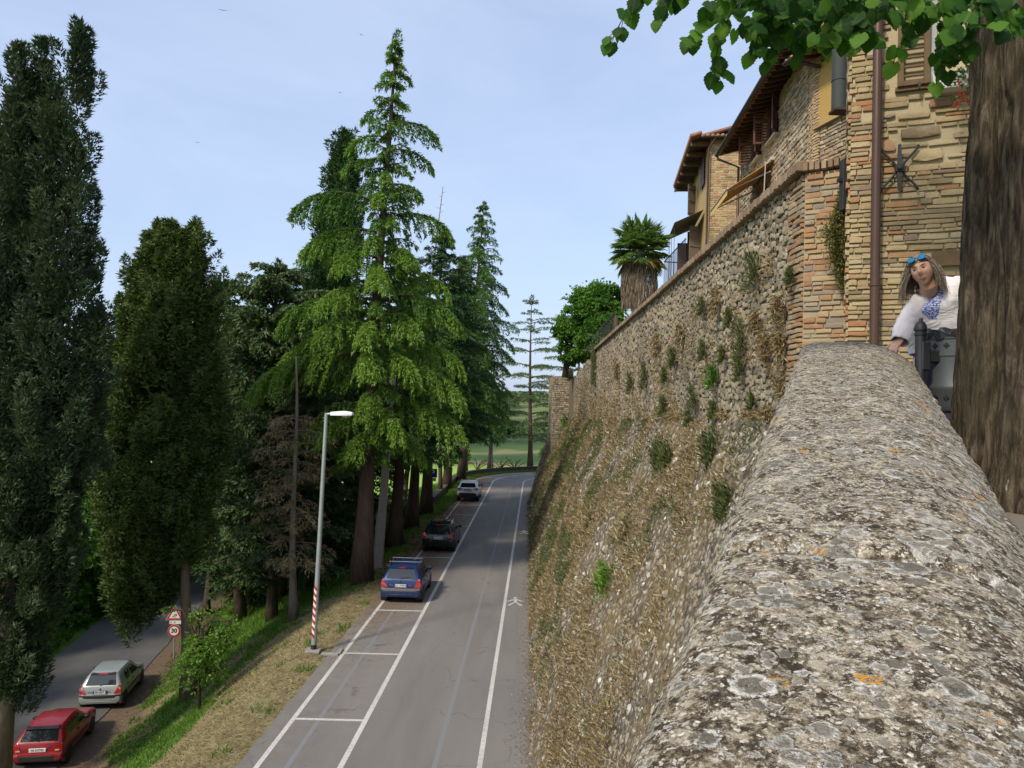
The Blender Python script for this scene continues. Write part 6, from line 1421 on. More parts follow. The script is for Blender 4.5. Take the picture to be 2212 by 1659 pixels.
# --- black estate
def estate():
    pm = paint_mat('paint_black', (.007, .008, .011), .2)
    st = [(0, .36, .62, .68, .68, .72, .56), (.035, .30, .65, .70, .78, .80, .62), (.10, .27, .68, .72, .81, .83, .66), (.115, .27, .90, .94, .82, .845, .72), (.16, .26, .96, 1.04, .83, .85, .70), (.30, .24, 1.0, 1.26, .84, .855, .66), (.42, .22, 1.0, 1.44, .85, .86, .62), (.52, .22, 1.0, 1.485, .85, .862, .61), (1.2, .22, .97, 1.515, .855, .865, .62), (2.0, .22, .945, 1.50, .855, .862, .61), (2.3, .22, .94, 1.44, .85, .86, .60), (2.75, .22, .93, 1.19, .845, .85, .62), (3.15, .22, .91, .98, .835, .84, .66), (3.6, .22, .84, .89, .81, .81, .6), (3.95, .26, .72, .77, .75, .73, .52), (4.15, .34, .55, .6, .6, .6, .45)]
    rear = [(.27, .02), (.36, 0), (.68, 0), (.71, .10), (.94, .115), (1.04, .16), (1.26, .30), (1.44, .42), (1.485, .52)]
    c = Car('black_car', 'black estate car with big red tail lights parked behind the blue hatchback', pm, st, rear, None, None); c.archmat = pm; c.handmat = pm
    c.rearpoly('rear_window', [(-.65, 1.0), (-.5, .965), (.5, .965), (.65, 1.0), (.60, 1.2), (.54, 1.42), (0, 1.435), (-.54, 1.42), (-.60, 1.2)], m_carglass)
    c.rearpoly('spoiler', [(-.56, 1.43), (.56, 1.43), (.52, 1.48), (-.52, 1.48)], pm, eps=.05, th=.1); c.rearpoly('brake_light', [(-.2, 1.44), (.2, 1.44), (.18, 1.468), (-.18, 1.468)], m_red, eps=.062, th=.03)
    for sg in (-1, 1): c.rearpoly('tail_light', [(sg*.56, .78), (sg*.845, .75), (sg*.855, .98), (sg*.83, 1.09), (sg*.74, 1.06), (sg*.60, .96)][::sg], m_red, eps=.024, th=.10)
    c.plate('DX 870BJ', .76, False); c.wiper(.99)
    mb = MB(); mb.box((0, c.rd(.87)-.012, .87), (.56, .02, .02), .004); mb.build('trim_strip', m_chrome, c.t); mb = MB(); y = c.rd(.93)-.015; mb.tube([(-.02, y, .895), (-.005, y, .93), (-.03, y, .955)], .012, 6); mb.tube([(.02, y, .895), (-.005, y, .93), (.03, y, .95)], .012, 6); mb.build('emblem', m_chrome, c.t)
    for sg, w in ((-1, .16), (1, .12)): mb = MB(); mb.box((sg*.38, c.rd(.7)-.025, .70), (w, .008, .022), .002); mb.build('badge', m_chrome, c.t)
    mb = MB(); mb.loft([[(x, d, .56), (x*1.004, d-.012, .57), (x*1.004, d-.012, .60), (x, d, .61), (x*.9, d+.05, .61), (x*.9, d+.05, .56)] for x, d in ((-.86, .4), (-.845, .16), (-.79, .045), (-.5, -.005), (0, -.02), (.5, -.005), (.79, .045), (.845, .16), (.86, .4))]); mb.build('bumper_strip', m_blackp, c.t)
    for sg in (-1, 1):
        c.sidepoly('quarter_window', [(.62, 1.06), (1.02, 1.02), (1.05, 1.40), (.78, 1.40)], m_carglass, sg); c.sidepoly('rear_side_window', [(1.07, 1.01), (1.72, .99), (1.78, 1.41), (1.10, 1.42)], m_carglass, sg); c.sidepoly('front_side_window', [(1.76, .99), (2.78, .97), (2.45, 1.2), (2.2, 1.37), (1.82, 1.41)], m_carglass, sg)
        mb = MB(); mb.tube([(sg*.60, .62, 1.50), (sg*.62, .80, 1.555), (sg*.63, 1.3, 1.57), (sg*.62, 1.9, 1.555), (sg*.60, 2.1, 1.50)], .02, 8); mb.build('roof_rail', m_chrome if sg > 0 else m_blackp, c.t)
    c.doors([(1.02, 1.74), (1.76, 2.85)], .32, .93, .84); c.mirrors(2.62, 1.02, m_blackp); c.wheels((.72, 3.26), .305, .845)
    mb = MB(); mb.slab([(-.62, 3.08, 1.03), (.62, 3.08, 1.03), (.54, 2.36, 1.43), (-.54, 2.36, 1.43)], .01, (0, .5, .9)); mb.build('windscreen', m_carglass, c.t); mb = MB(); mb.tube([(0, .62, 1.50), (0, .45, 1.66)], .008, 5); mb.build('aerial', m_blackp, c.t)
    return c
bk = estate(); bk.place((on(913, 1191, 0).x+on(981, 1191, 0).x)/2, 42.0, .004, R(-1.7))
# --- white crossover
def crossover():
    pm = paint_mat('paint_white', (.62, .64, .63), .25, 0)
    st = [(0, .42, .72, .80, .70, .76, .6), (.04, .36, .74, .80, .80, .84, .66), (.10, .34, .78, .84, .84, .87, .70), (.12, .34, 1.04, 1.09, .85, .875, .72), (.17, .33, 1.07, 1.14, .86, .88, .70), (.30, .31, 1.08, 1.33, .865, .88, .66), (.40, .30, 1.08, 1.51, .87, .88, .62), (.50, .30, 1.07, 1.56, .87, .88, .61), (1.2, .30, 1.05, 1.61, .875, .885, .63), (2.0, .30, 1.03, 1.60, .875, .885, .63), (2.3, .30, 1.02, 1.53, .87, .88, .62), (2.7, .30, 1.01, 1.28, .865, .875, .65), (3.0, .30, 1.0, 1.08, .86, .87, .72), (3.6, .30, .95, 1.02, .84, .85, .7), (4.0, .34, .85, .9, .78, .78, .6), (4.17, .4, .65, .7, .65, .65, .5)]
    rear = [(.34, .02), (.42, 0), (.80, 0), (.83, .10), (1.09, .12), (1.14, .17), (1.33, .30), (1.51, .40), (1.56, .5)]
    c = Car('white_car', 'white crossover with black lower bumper, farthest car up the road', pm, st, rear, None, None); c.archmat = m_blackp; c.handmat = pm
    c.rearpoly('rear_window', [(-.64, 1.17), (.64, 1.17), (.60, 1.34), (.54, 1.50), (-.54, 1.50), (-.60, 1.34)], m_carglass)
    c.rearpoly('spoiler', [(-.58, 1.51), (.58, 1.51), (.54, 1.56), (-.54, 1.56)], pm, eps=.07, th=.12); c.rearpoly('brake_light', [(-.16, 1.495), (.16, 1.495), (.16, 1.512), (-.16, 1.512)], m_blackp, eps=.05, th=.03)
    for sg in (-1, 1):
        c.rearpoly('tail_light', [(sg*.43, 1.03), (sg*.62, .94), (sg*.86, 1.0), (sg*.87, 1.08), (sg*.80, 1.12), (sg*.56, 1.12)][::sg], m_red, eps=.024, th=.10); c.rearpoly('reverse_light', [(sg*.50, 1.035), (sg*.60, 1.0), (sg*.64, 1.07), (sg*.56, 1.09)][::sg], m_lampw, eps=.034, th=.02)
        c.rearpoly('reflector', [(sg*.50, .66), (sg*.70, .66), (sg*.70, .70), (sg*.50, .70)][::sg], m_red, eps=.055, th=.02)
        c.sidepoly('rear_side_window', [(.72, 1.13), (1.66, 1.11), (1.70, 1.50), (1.0, 1.51)], m_carglass, sg); c.sidepoly('front_side_window', [(1.70, 1.11), (2.62, 1.08), (2.3, 1.42), (1.75, 1.50)], m_carglass, sg)
        mb = MB(); mb.tube([(sg*.62, .6, 1.56), (sg*.64, .75, 1.635), (sg*.65, 1.4, 1.665), (sg*.64, 2.0, 1.64), (sg*.62, 2.15, 1.57)], .02, 8); mb.build('roof_rail', m_chrome, c.t)
        mb = MB(); mb.box((sg*.38, c.rd(.96)-.008, .90), (.13, .008, .022), .002); mb.build('badge', m_greyp, c.t)
    mb = MB(); mb.loft([[(x, d, .335), (x*1.006, d-.03, .36), (x*1.006, d-.03, .67+.03*(1-abs(x)/.8)), (x, d+.01, .73), (x*.9, d+.08, .73), (x*.9, d+.08, .335)] for x, d in ((-.885, .42), (-.875, .16), (-.81, .045), (-.5, 0), (0, -.015), (.5, 0), (.81, .045), (.875, .16), (.885, .42))]); mb.build('lower_bumper', m_blackp, c.t)
    mb = MB(); mb.box((0, c.rd(1.06)-.012, 1.05), (.1, .015, .05), .006); mb.build('emblem', m_chrome, c.t); c.plate('FE 495HM', .94); c.wiper(1.19)
    c.doors([(.98, 1.68), (1.70, 2.75)], .42, 1.02, .93); c.mirrors(2.52, 1.10, m_blackp); c.wheels((.80, 3.30), .335, .87, m_hub, .21)
    mb = MB(); mb.slab([(-.64, 2.94, 1.12), (.64, 2.94, 1.12), (.55, 2.36, 1.52), (-.55, 2.36, 1.52)], .01, (0, .5, .9)); mb.build('windscreen', m_carglass, c.t); mb = MB(); mb.tube([(0, .62, 1.58), (0, .50, 1.70)], .01, 5); mb.build('aerial', m_blackp, c.t)
    return c
wh = crossover(); wh.place((on(987, 1083, 0).x+on(1033, 1083, 0).x)/2, 63.6, .004, R(-1.7))
# --- red three-door
def threedoor():
    pm = paint_mat('paint_red', (.25, .008, .012), .3, 0)
    st = [(0, .34, .50, .56, .68, .70, .58), (.03, .30, .52, .57, .755, .77, .64), (.10, .27, .56, .60, .78, .79, .68), (.115, .27, .82, .87, .785, .795, .71), (.15, .26, .88, .93, .79, .80, .70), (.34, .24, .90, 1.12, .79, .80, .64), (.52, .22, .90, 1.30, .79, .80, .59), (.60, .22, .90, 1.33, .79, .80, .585), (1.2, .22, .89, 1.35, .795, .80, .59), (1.8, .22, .875, 1.345, .795, .80, .59), (2.02, .22, .87, 1.31, .79, .80, .58), (2.35, .22, .865, 1.12, .79, .795, .62), (2.66, .22, .86, .915, .785, .79, .70), (3.2, .22, .81, .86, .775, .77, .68), (3.6, .26, .74, .78, .75, .74, .64), (3.74, .30, .60, .65, .70, .68, .55)]
    rear = [(.27, .02), (.34, 0), (.56, 0), (.60, .10), (.87, .115), (.93, .15), (1.12, .34), (1.30, .52), (1.33, .60)]
    c = Car('red_car', 'faded red three-door hatchback beside the big cypress trunk', pm, st, rear, None, None); c.archmat = pm; c.handmat = m_blackp
    c.rearpoly('rear_window', [(-.61, .95), (.61, .95), (.56, 1.12), (.51, 1.27), (-.51, 1.27), (-.56, 1.12)], m_carglass); c.rearpoly('spoiler', [(-.55, 1.275), (.55, 1.275), (.53, 1.32), (-.53, 1.32)], m_blackp, eps=.09, th=.16)
    for sg in (-1, 1):
        l = c.rearpoly('tail_light', [(sg*.55, .64), (sg*.785, .64), (sg*.79, .84), (sg*.60, .84)][::sg], m_red, eps=.02, th=.07); c.rearpoly('reverse_light', [(sg*.56, .645), (sg*.70, .645), (sg*.70, .685), (sg*.56, .685)][::sg], m_lampw, l, eps=.03, th=.02)
        c.sidepoly('rear_side_window', [(.72, .945), (1.34, .935), (1.40, 1.25), (.98, 1.255)], m_carglass, sg); c.sidepoly('front_side_window', [(1.45, .935), (2.36, .925), (2.06, 1.17), (1.90, 1.25), (1.50, 1.25)], m_carglass, sg)
        c.sidepoly('rub_strip', [(.95, .52), (2.6, .50), (2.6, .535), (.95, .555)], m_blackp, sg, None, .012, .02)
    mb = MB(); mb.loft([[(x, d, .33), (x*1.004, d-.012, .35), (x*1.004, d-.012, .50), (x, d, .52), (x*.9, d+.05, .52), (x*.9, d+.05, .33)] for x, d in ((-.80, .42), (-.79, .16), (-.75, .045), (-.5, 0), (0, -.015), (.5, 0), (.75, .045), (.79, .16), (.80, .42))]); mb.build('bumper', m_blackp, c.t)
    c.plate('PG 577795', .68, False, eu=False); c.wiper(.96); c.doors([(1.42, 2.5)], .32, .88, .80); c.mirrors(2.18, .95, m_blackp); c.wheels((.66, 3.1), .27, .78, plain('steel_wheel', (.12, .115, .11), .6, .3))
    mb = MB(); mb.loft([[(.33+.05*math.cos(a), c.rd(.76)-.02, .76+.022*math.sin(a)) for a in np.linspace(0, 6.283, 13)[:-1]], [(.33+.05*math.cos(a), c.rd(.76)+.01, .76+.022*math.sin(a)) for a in np.linspace(0, 6.283, 13)[:-1]]]); mb.build('emblem', m_plateb, c.t)
    mb = MB(); mb.slab([(-.64, 2.60, .97), (.64, 2.60, .97), (.54, 2.08, 1.285), (-.54, 2.08, 1.285)], .01, (0, .5, .9)); mb.build('windscreen', m_carglass, c.t); mb = MB(); mb.tube([(.1, 1.7, 1.34), (.1, 1.72, 1.40)], .012, 6); mb.build('aerial', m_blackp, c.t)
    return c
def ground_place(c, pl, pr, rz, w):
    a, b = on(*pl, -5), on(*pr, -5); m = (a+b)/2; c.place(m.x, m.y-.3, gz(m.x, m.y+1.8)+.02, rz)
ground_place(sv, (180, 1530), (262, 1530), R(10), 1.6)
rdc = threedoor(); q = on(105, 1652, -5); rdc.place(q.x-.12, q.y-.55, gz(q.x, q.y+1)+.03, R(10.5))
# ================================================================ street furniture
m_galv = plain('galvanised_pole', (.30, .335, .33), .45, .35, var=.2, scale=3, spec=.5); m_lampwhite = plain('lamp_housing', (.70, .72, .74), .4, var=.06); m_conc = plain('concrete', (.26, .245, .225), .9, var=.25, scale=5, bump=.4)
m_signred = plain('sign_red', (.36, .02, .02), .5, var=.08); m_signwhite = plain('sign_white', (.62, .62, .58), .5, var=.08); m_signblue = plain('sign_blue', (.015, .035, .28), .45, var=.05); m_signback = plain('sign_metal', (.30, .30, .30), .5, .5)
def build_lamp():
    b = on(677, 1408, 0); b.z = gz(b.x, b.y); top = at(705, 893, b.y); top.y = b.y; t = thing('street_lamp', 'tall galvanised street lamp with a white head and striped red and white foot', 'street lamp', tuple(b))
    mb = MB(); n = 10; P = [b.lerp(top, k/n) for k in range(n+1)]; mb.tube(P, [.088-.030*k/n for k in range(n+1)], 16); mb.build('pole', m_galv, t, smooth=True, angle=40)
    d = (top-b).normalized(); mb = MB(); mb.tube([b+d*.10, b+d*.24], .092, 16); mb.build('base_band', m_blackp, t); mb = MB(); mb.box((b.x, b.y, b.z+.04), (.48, .40, .10), .02); mb.build('base_plate', m_conc, t)
    # slanted red and white bands on the road side of the pole
    for k in range(15):
        mat = m_signred if k % 2 == 0 else m_signwhite; mb = MB(); z0 = .50+.108*k
        secs = []
        for a in np.linspace(-2.75, -1.35, 7):
            zz = z0-.08*(a+2.0); r = .0905-.030*zz/8+.0035; c = b+d*zz; c2 = b+d*(zz+.108); secs.append([(c.x+r*math.cos(a), c.y+r*math.sin(a), c.z), (c2.x+r*math.cos(a), c2.y+r*math.sin(a), c2.z), (c2.x+(r-.004)*math.cos(a), c2.y+(r-.004)*math.sin(a), c2.z), (c.x+(r-.004)*math.cos(a), c.y+(r-.004)*math.sin(a), c.z)])
        mb.loft(secs); mb.build('warning_band', mat, t)
    f = Matrix.Translation(top) @ Matrix.Rotation(-.15, 4, 'Z'); mb = MB(); mb.tube([(-.045, 0, -.03), (.25, 0, .0)], .04, 12); mb.build('arm', m_galv, t, f)
    for z in (-.15, -.24): mb = MB(); mb.tube([(-.055, 0, z), (-.10, 0, z)], .014, 6); mb.build('bolt', m_signback, t, f)
    secs = []
    for x, w, h0, h1 in ((.16, .07, -.055, .055), (.2, .09, -.06, .06), (.45, .13, -.055, .085), (.62, .155, -.05, .10), (.80, .145, -.045, .085), (.90, .10, -.04, .055), (.915, .06, -.03, .03)): secs.append([(x, -w, h0), (x, -w*1.03, (h0+h1)*.5), (x, -w*.75, h1*.88), (x, 0, h1), (x, w*.75, h1*.88), (x, w*1.03, (h0+h1)*.5), (x, w, h0)])
    mb = MB(); mb.loft(secs); hd = mb.build('lamp_head', m_lampwhite, t, f, smooth=True, angle=35)
    mb = MB(); mb.loft([[(x, y*w, -.05-h) for y, h in ((-1, 0), (-.6, dd*.8), (0, dd), (.6, dd*.8), (1, 0))] for x, w, dd in ((.50, .04, .01), (.58, .115, .07), (.68, .12, .10), (.78, .10, .06), (.84, .05, .01))]); mb.build('lamp_bowl', plain('lamp_bowl', (.34, .28, .22), .25, spec=.6), hd, f, smooth=True)
    # kerb piece and manhole by its foot
    k = thing('kerb_stone', 'short broken L shaped kerb stone on the verge beside the lamp foot', 'kerb', (b.x+.62, b.y-.1, 0)); mb = MB(); mb.box((b.x+.60, b.y-.28, .02), (.55, .12, .10), .02); mb.build('stone', m_conc, k); mb = MB(); mb.box((b.x+.86, b.y+.02, .02), (.13, .46, .10), .02); mb.build('stone', m_conc, k)
build_lamp()
def build_pole():
    b = on(816, 1225, 0); b.z = gz(b.x, b.y)-.1; top = at(843, 880, b.y); top.y = b.y; t = thing('concrete_pole', 'square tapering concrete utility pole among the cedar trunks', 'pole', tuple(b)); d = top-b
    mb = MB(); mb.loft([[tuple(b+d*k+Vector((x*w, y*w, 0))) for x, y in ((-1, -.85), (-.85, -1), (.85, -1), (1, -.85), (1, .85), (.85, 1), (-.85, 1), (-1, .85))] for k, w in ((0, .21), (.5, .18), (1.25, .14))]); mb.build('shaft', m_conc, t)
    for k in (.06, .26, .44): c = b+d*k; mb = MB(); mb.box(tuple(c), (.43, .43, .025)); mb.build('steel_band', m_signback, t)
    mb = MB(); mb.tube([b+Vector((-.24, -.1, 0)), b+d*.35+Vector((-.22, -.1, 0))], .03, 6); mb.build('cable_guard', m_galv, t)
build_pole()
FX = Matrix.Rotation(math.pi/2, 4, 'X')
def disc(mb, r, n, th, y0=0.0, c=(0, 0)): mb.loft([[(c[0]+r*math.cos(a), y, c[1]+r*math.sin(a)) for a in np.linspace(0, 2*math.pi, n+1)[:-1]] for y in (y0, y0-th)])
def build_signs():
    b = on(375, 1422, -5); b.z = gz(b.x, b.y); t = thing('traffic_sign', 'sign post with a red slippery road triangle over a red ring 30 limit', 'traffic sign', tuple(b))
    zr = at(376, 1362, b.y).z; zt_ = at(377, 1328, b.y).z; top = zt_+.35
    mb = MB(); mb.tube([b, (b.x, b.y, top)], .032, 10); mb.build('post', m_galv, t)
    f = Matrix.Translation((b.x, b.y-.05, zr)) @ Matrix.Rotation(.10, 4, 'Z')
    mb = MB(); disc(mb, .30, 28, .012); s = mb.build('limit_plate', m_signred, t, f); mb = MB(); disc(mb, .215, 28, .005, -.0125); mb.build('white_field', m_signwhite, s, f); mb = MB(); disc(mb, .31, 28, .012, .014); mb.build('plate_edge', m_signwhite, s, f); text(s, '30', .30, f @ Matrix.Translation((0, -.020, 0)) @ FX, m_ink, 'numerals', .001, .012)
    f = Matrix.Translation((b.x, b.y-.05, zt_)) @ Matrix.Rotation(.10, 4, 'Z')
    def tri(mb, s, th, y0): P = [(-s, -s*.577), (s, -s*.577), (0, s*1.155)]; mb.loft([[(x, y, z) for x, z in P] for y in (y0, y0-th)])
    mb = MB(); tri(mb, .43, .012, .012); s = mb.build('warning_plate', m_signwhite, t, f); mb = MB(); tri(mb, .41, .005, 0); mb.build('red_field', m_signred, s, f); mb = MB(); tri(mb, .27, .004, -.006); mb.build('white_field', m_signwhite, s, f)
    mb = MB(); mb.box((-.03, -.013, -.085), (.20, .004, .024)); mb.box((.05, -.013, .0), (.14, .004, .03)); mb.box((.06, -.013, .03), (.085, .004, .03)); mb.box((.01, -.013, -.025), (.028, .004, .03)); mb.box((.10, -.013, -.025), (.028, .004, .03)); mb.tube([(-.08, -.013, -.06), (-.03, -.013, -.035), (-.06, -.013, .0), (0, -.013, .03)], .008, 5); mb.build('pictogram', m_ink, s, f, kind='stuff')
    f = Matrix.Translation((b.x+.04, b.y-.05, (zr+.31+zt_-.25)/2)) @ Matrix.Rotation(.10, 4, 'Z'); zc_ = .0
    mb = MB(); mb.box((0, 0, 0), (.56, .012, .17), .004); s = mb.build('distance_plate', m_signwhite, t, f); mb = MB(); mb.box((-.20, -.009, -.02), (.022, .004, .08)); mb.add([(-.235, -.009, .02), (-.165, -.009, .02), (-.20, -.009, .065)], [(0, 1, 2)]); mb.build('arrow', m_ink, s, f, kind='stuff'); text(s, '0', .12, f @ Matrix.Translation((-.02, -.009, 0)) @ FX, m_ink, 'numerals', .001, .004)
    # parking sign by the white car
    b = Vector((-6.15, 62.0, 0)); b.z = gz(b.x, b.y); t = thing('parking_sign', 'blue parking sign on a grey post among the trunks near the white car', 'traffic sign', tuple(b)); zz = at(939, 1022, b.y).z
    mb = MB(); mb.tube([b, (b.x, b.y, zz+.3)], .04, 8); mb.build('post', m_galv, t); x = at(939, 1022, b.y).x; f = Matrix.Translation((b.x+.02, b.y-.06, zz))
    mb = MB(); mb.box((0, 0, 0), (.70, .012, .70), .02); s = mb.build('plate', m_signwhite, t, f); mb = MB(); mb.box((0, -.008, 0), (.66, .006, .66), .01); mb.build('blue_field', m_signblue, s, f); text(s, 'P', .66, f @ Matrix.Translation((-.02, -.014, 0)) @ FX, m_signwhite, 'letter', .002, .012)
    mb = MB(); mb.box((-.03, 0, -.50), (.60, .012, .26), .004); s = mb.build('text_plate', plain('sign_cream', (.50, .45, .36), .6), t, f); text(s, 'riservato', .11, f @ Matrix.Translation((-.03, -.009, -.44)) @ FX, m_ink, 'lettering', .001); text(s, 'residenti', .11, f @ Matrix.Translation((-.03, -.009, -.56)) @ FX, m_ink, 'lettering', .001)
build_signs()
def build_far_post():
    for px, d, h, lab in ((1063, 92, 5.5, 'thin green grey post standing on the bend wall'), (208, 52, 2.2, 'short pale wooden post left of the lower road')):
        b = at(px, 1000, d); b.z = gz(b.x, d) if d > 60 else gz(b.x, d); t = thing('thin_post', lab, 'post', tuple(b)); mb = MB(); mb.tube([b-Vector((0, 0, .3)), b+Vector((0, 0, h))], [.07, .055], 8); mb.build('shaft', m_galv if d > 60 else m_cement, t); mb = MB(); mb.lathe([(.075, 0), (.075, .05), (.02, .09)], 8, tuple(b+Vector((0, 0, h)))); mb.build('cap', m_galv, t)
build_far_post()
# ---------------------------------------------------------------- bollard and litter bin by the lime tree
def build_bin():
    gzz = 7.74; bp = at(1988, 760, 4.55); t = thing('bollard', 'dark grey iron bollard with domed cap carrying the bin bracket', 'bollard', (bp.x, bp.y, gzz)); m_b = plain('bollard_iron', (.045, .045, .048), .5, .5, var=.25, scale=12, spec=.5, bump=.15)
    z1 = at(1988, 718, bp.y).z; mb = MB(); mb.lathe([(.05, 0), (.05, .10), (.036, .14), (.031, .20), (.029, z1-gzz-.02)], 20, (bp.x, bp.y, gzz)); mb.build('post', m_b, t, smooth=True, angle=40)
    h = z1-gzz; mb = MB(); mb.lathe([(.029, h-.02), (.035, h-.016), (.035, h-.006), (.029, h-.002), (.029, h+.006), (.036, h+.010), (.037, h+.018), (.034, h+.036), (.026, h+.054), (.013, h+.066), (.010, h+.070), (.011, h+.077), (.006, h+.083), (.001, h+.086)], 20, (bp.x, bp.y, gzz)); mb.build('cap', m_b, t, smooth=True, angle=50)
    bn = thing('litter_bin', 'dark grey metal litter bin with cross shaped holes hung on the bollard', 'litter bin', tuple(at(2058, 830, 4.62))); c = at(2062, 830, 4.62); zt0 = at(2040, 712, c.y).z; zb0 = zt0-.50; r = .165
    m_n = plain('bin_metal', (.075, .085, .09), .5, .3, var=.25, scale=8, spec=.5)
    mb = MB(); mb.lathe([(r*.55, 0), (r*.86, .015), (r*.93, .04), (r*.95, .13), (r*.985, .14), (r*.985, .16), (r*.96, .17), (r, .33), (r*1.03, .335), (r*1.03, .355), (r, .36), (r, .43), (r*1.03, .435), (r*1.04, .475), (r*1.02, .48), (r*.98, .478), (r*.97, .43)], 32, (c.x, c.y, zb0)); mb.build('drum', m_n, bn, smooth=True, angle=35)
    hole = MB()
    for a, b_ in ((.0, .0), (.010, 0), (-.010, 0), (0, .010), (0, -.010)): hole.lathe([(.0066, -.003), (.0066, .003)], 8, (a, b_, 0))
    hm = hole.mesh('cross_hole', m_ink)
    for z in (.395, .09):
        for k in range(16): a = k*math.pi/8; rr = r*(1.0 if z > .3 else .945)+.0015; obj('cross_hole', hm, None, bn, Matrix.Translation((c.x+rr*math.cos(a), c.y+rr*math.sin(a), zb0+z)) @ Matrix.Rotation(a, 4, 'Z') @ Matrix.Rotation(math.pi/2, 4, 'Y'), 'thing' if False else None)
    # bag folded over the rim
    secs = []
    for i, (rr, z) in enumerate(((r*.90, .42), (r*.99, .485), (r*1.055, .496), (r*1.07, .478), (r*1.06, .445))): secs.append([((rr+.006*math.sin(k*2.3+i)+.004*math.sin(k*5.1))*math.cos(k*math.pi/20)+c.x, (rr+.006*math.sin(k*2.3+i))*math.sin(k*math.pi/20)+c.y, zb0+z+.008*math.sin(k*1.7+i*2)+(-.02*max(0, math.sin(k*.9)) if i == 4 else 0)) for k in range(40)])
    mb = MB(); mb.loft(secs, True, False); mb.build('bin_bag', plain('bag_black', (.02, .02, .024), .3, spec=.5), bn)
    sec = MB(); sec.lathe([(r*.9, .40), (.01, .36)], 24, (c.x, c.y, zb0)); sec.build('bag_floor', MATS['bag_black'], bn)
    zc_ = at(2010, 772, c.y).z; mb = MB(); mb.box((bp.x+.02, bp.y+.0, zc_), (.05, .07, .17), .006); mb.box((bp.x+.09, bp.y+.0, zc_+.0), (.10, .04, .075), .008); mb.build('bracket', m_b, bn); mb = MB(); mb.tube([(bp.x+.13, bp.y-.02, zc_+.01), (c.x-r, c.y-.02, zc_+.01)], .008, 6); mb.build('bracket_bolt', m_galv, bn)
build_bin()
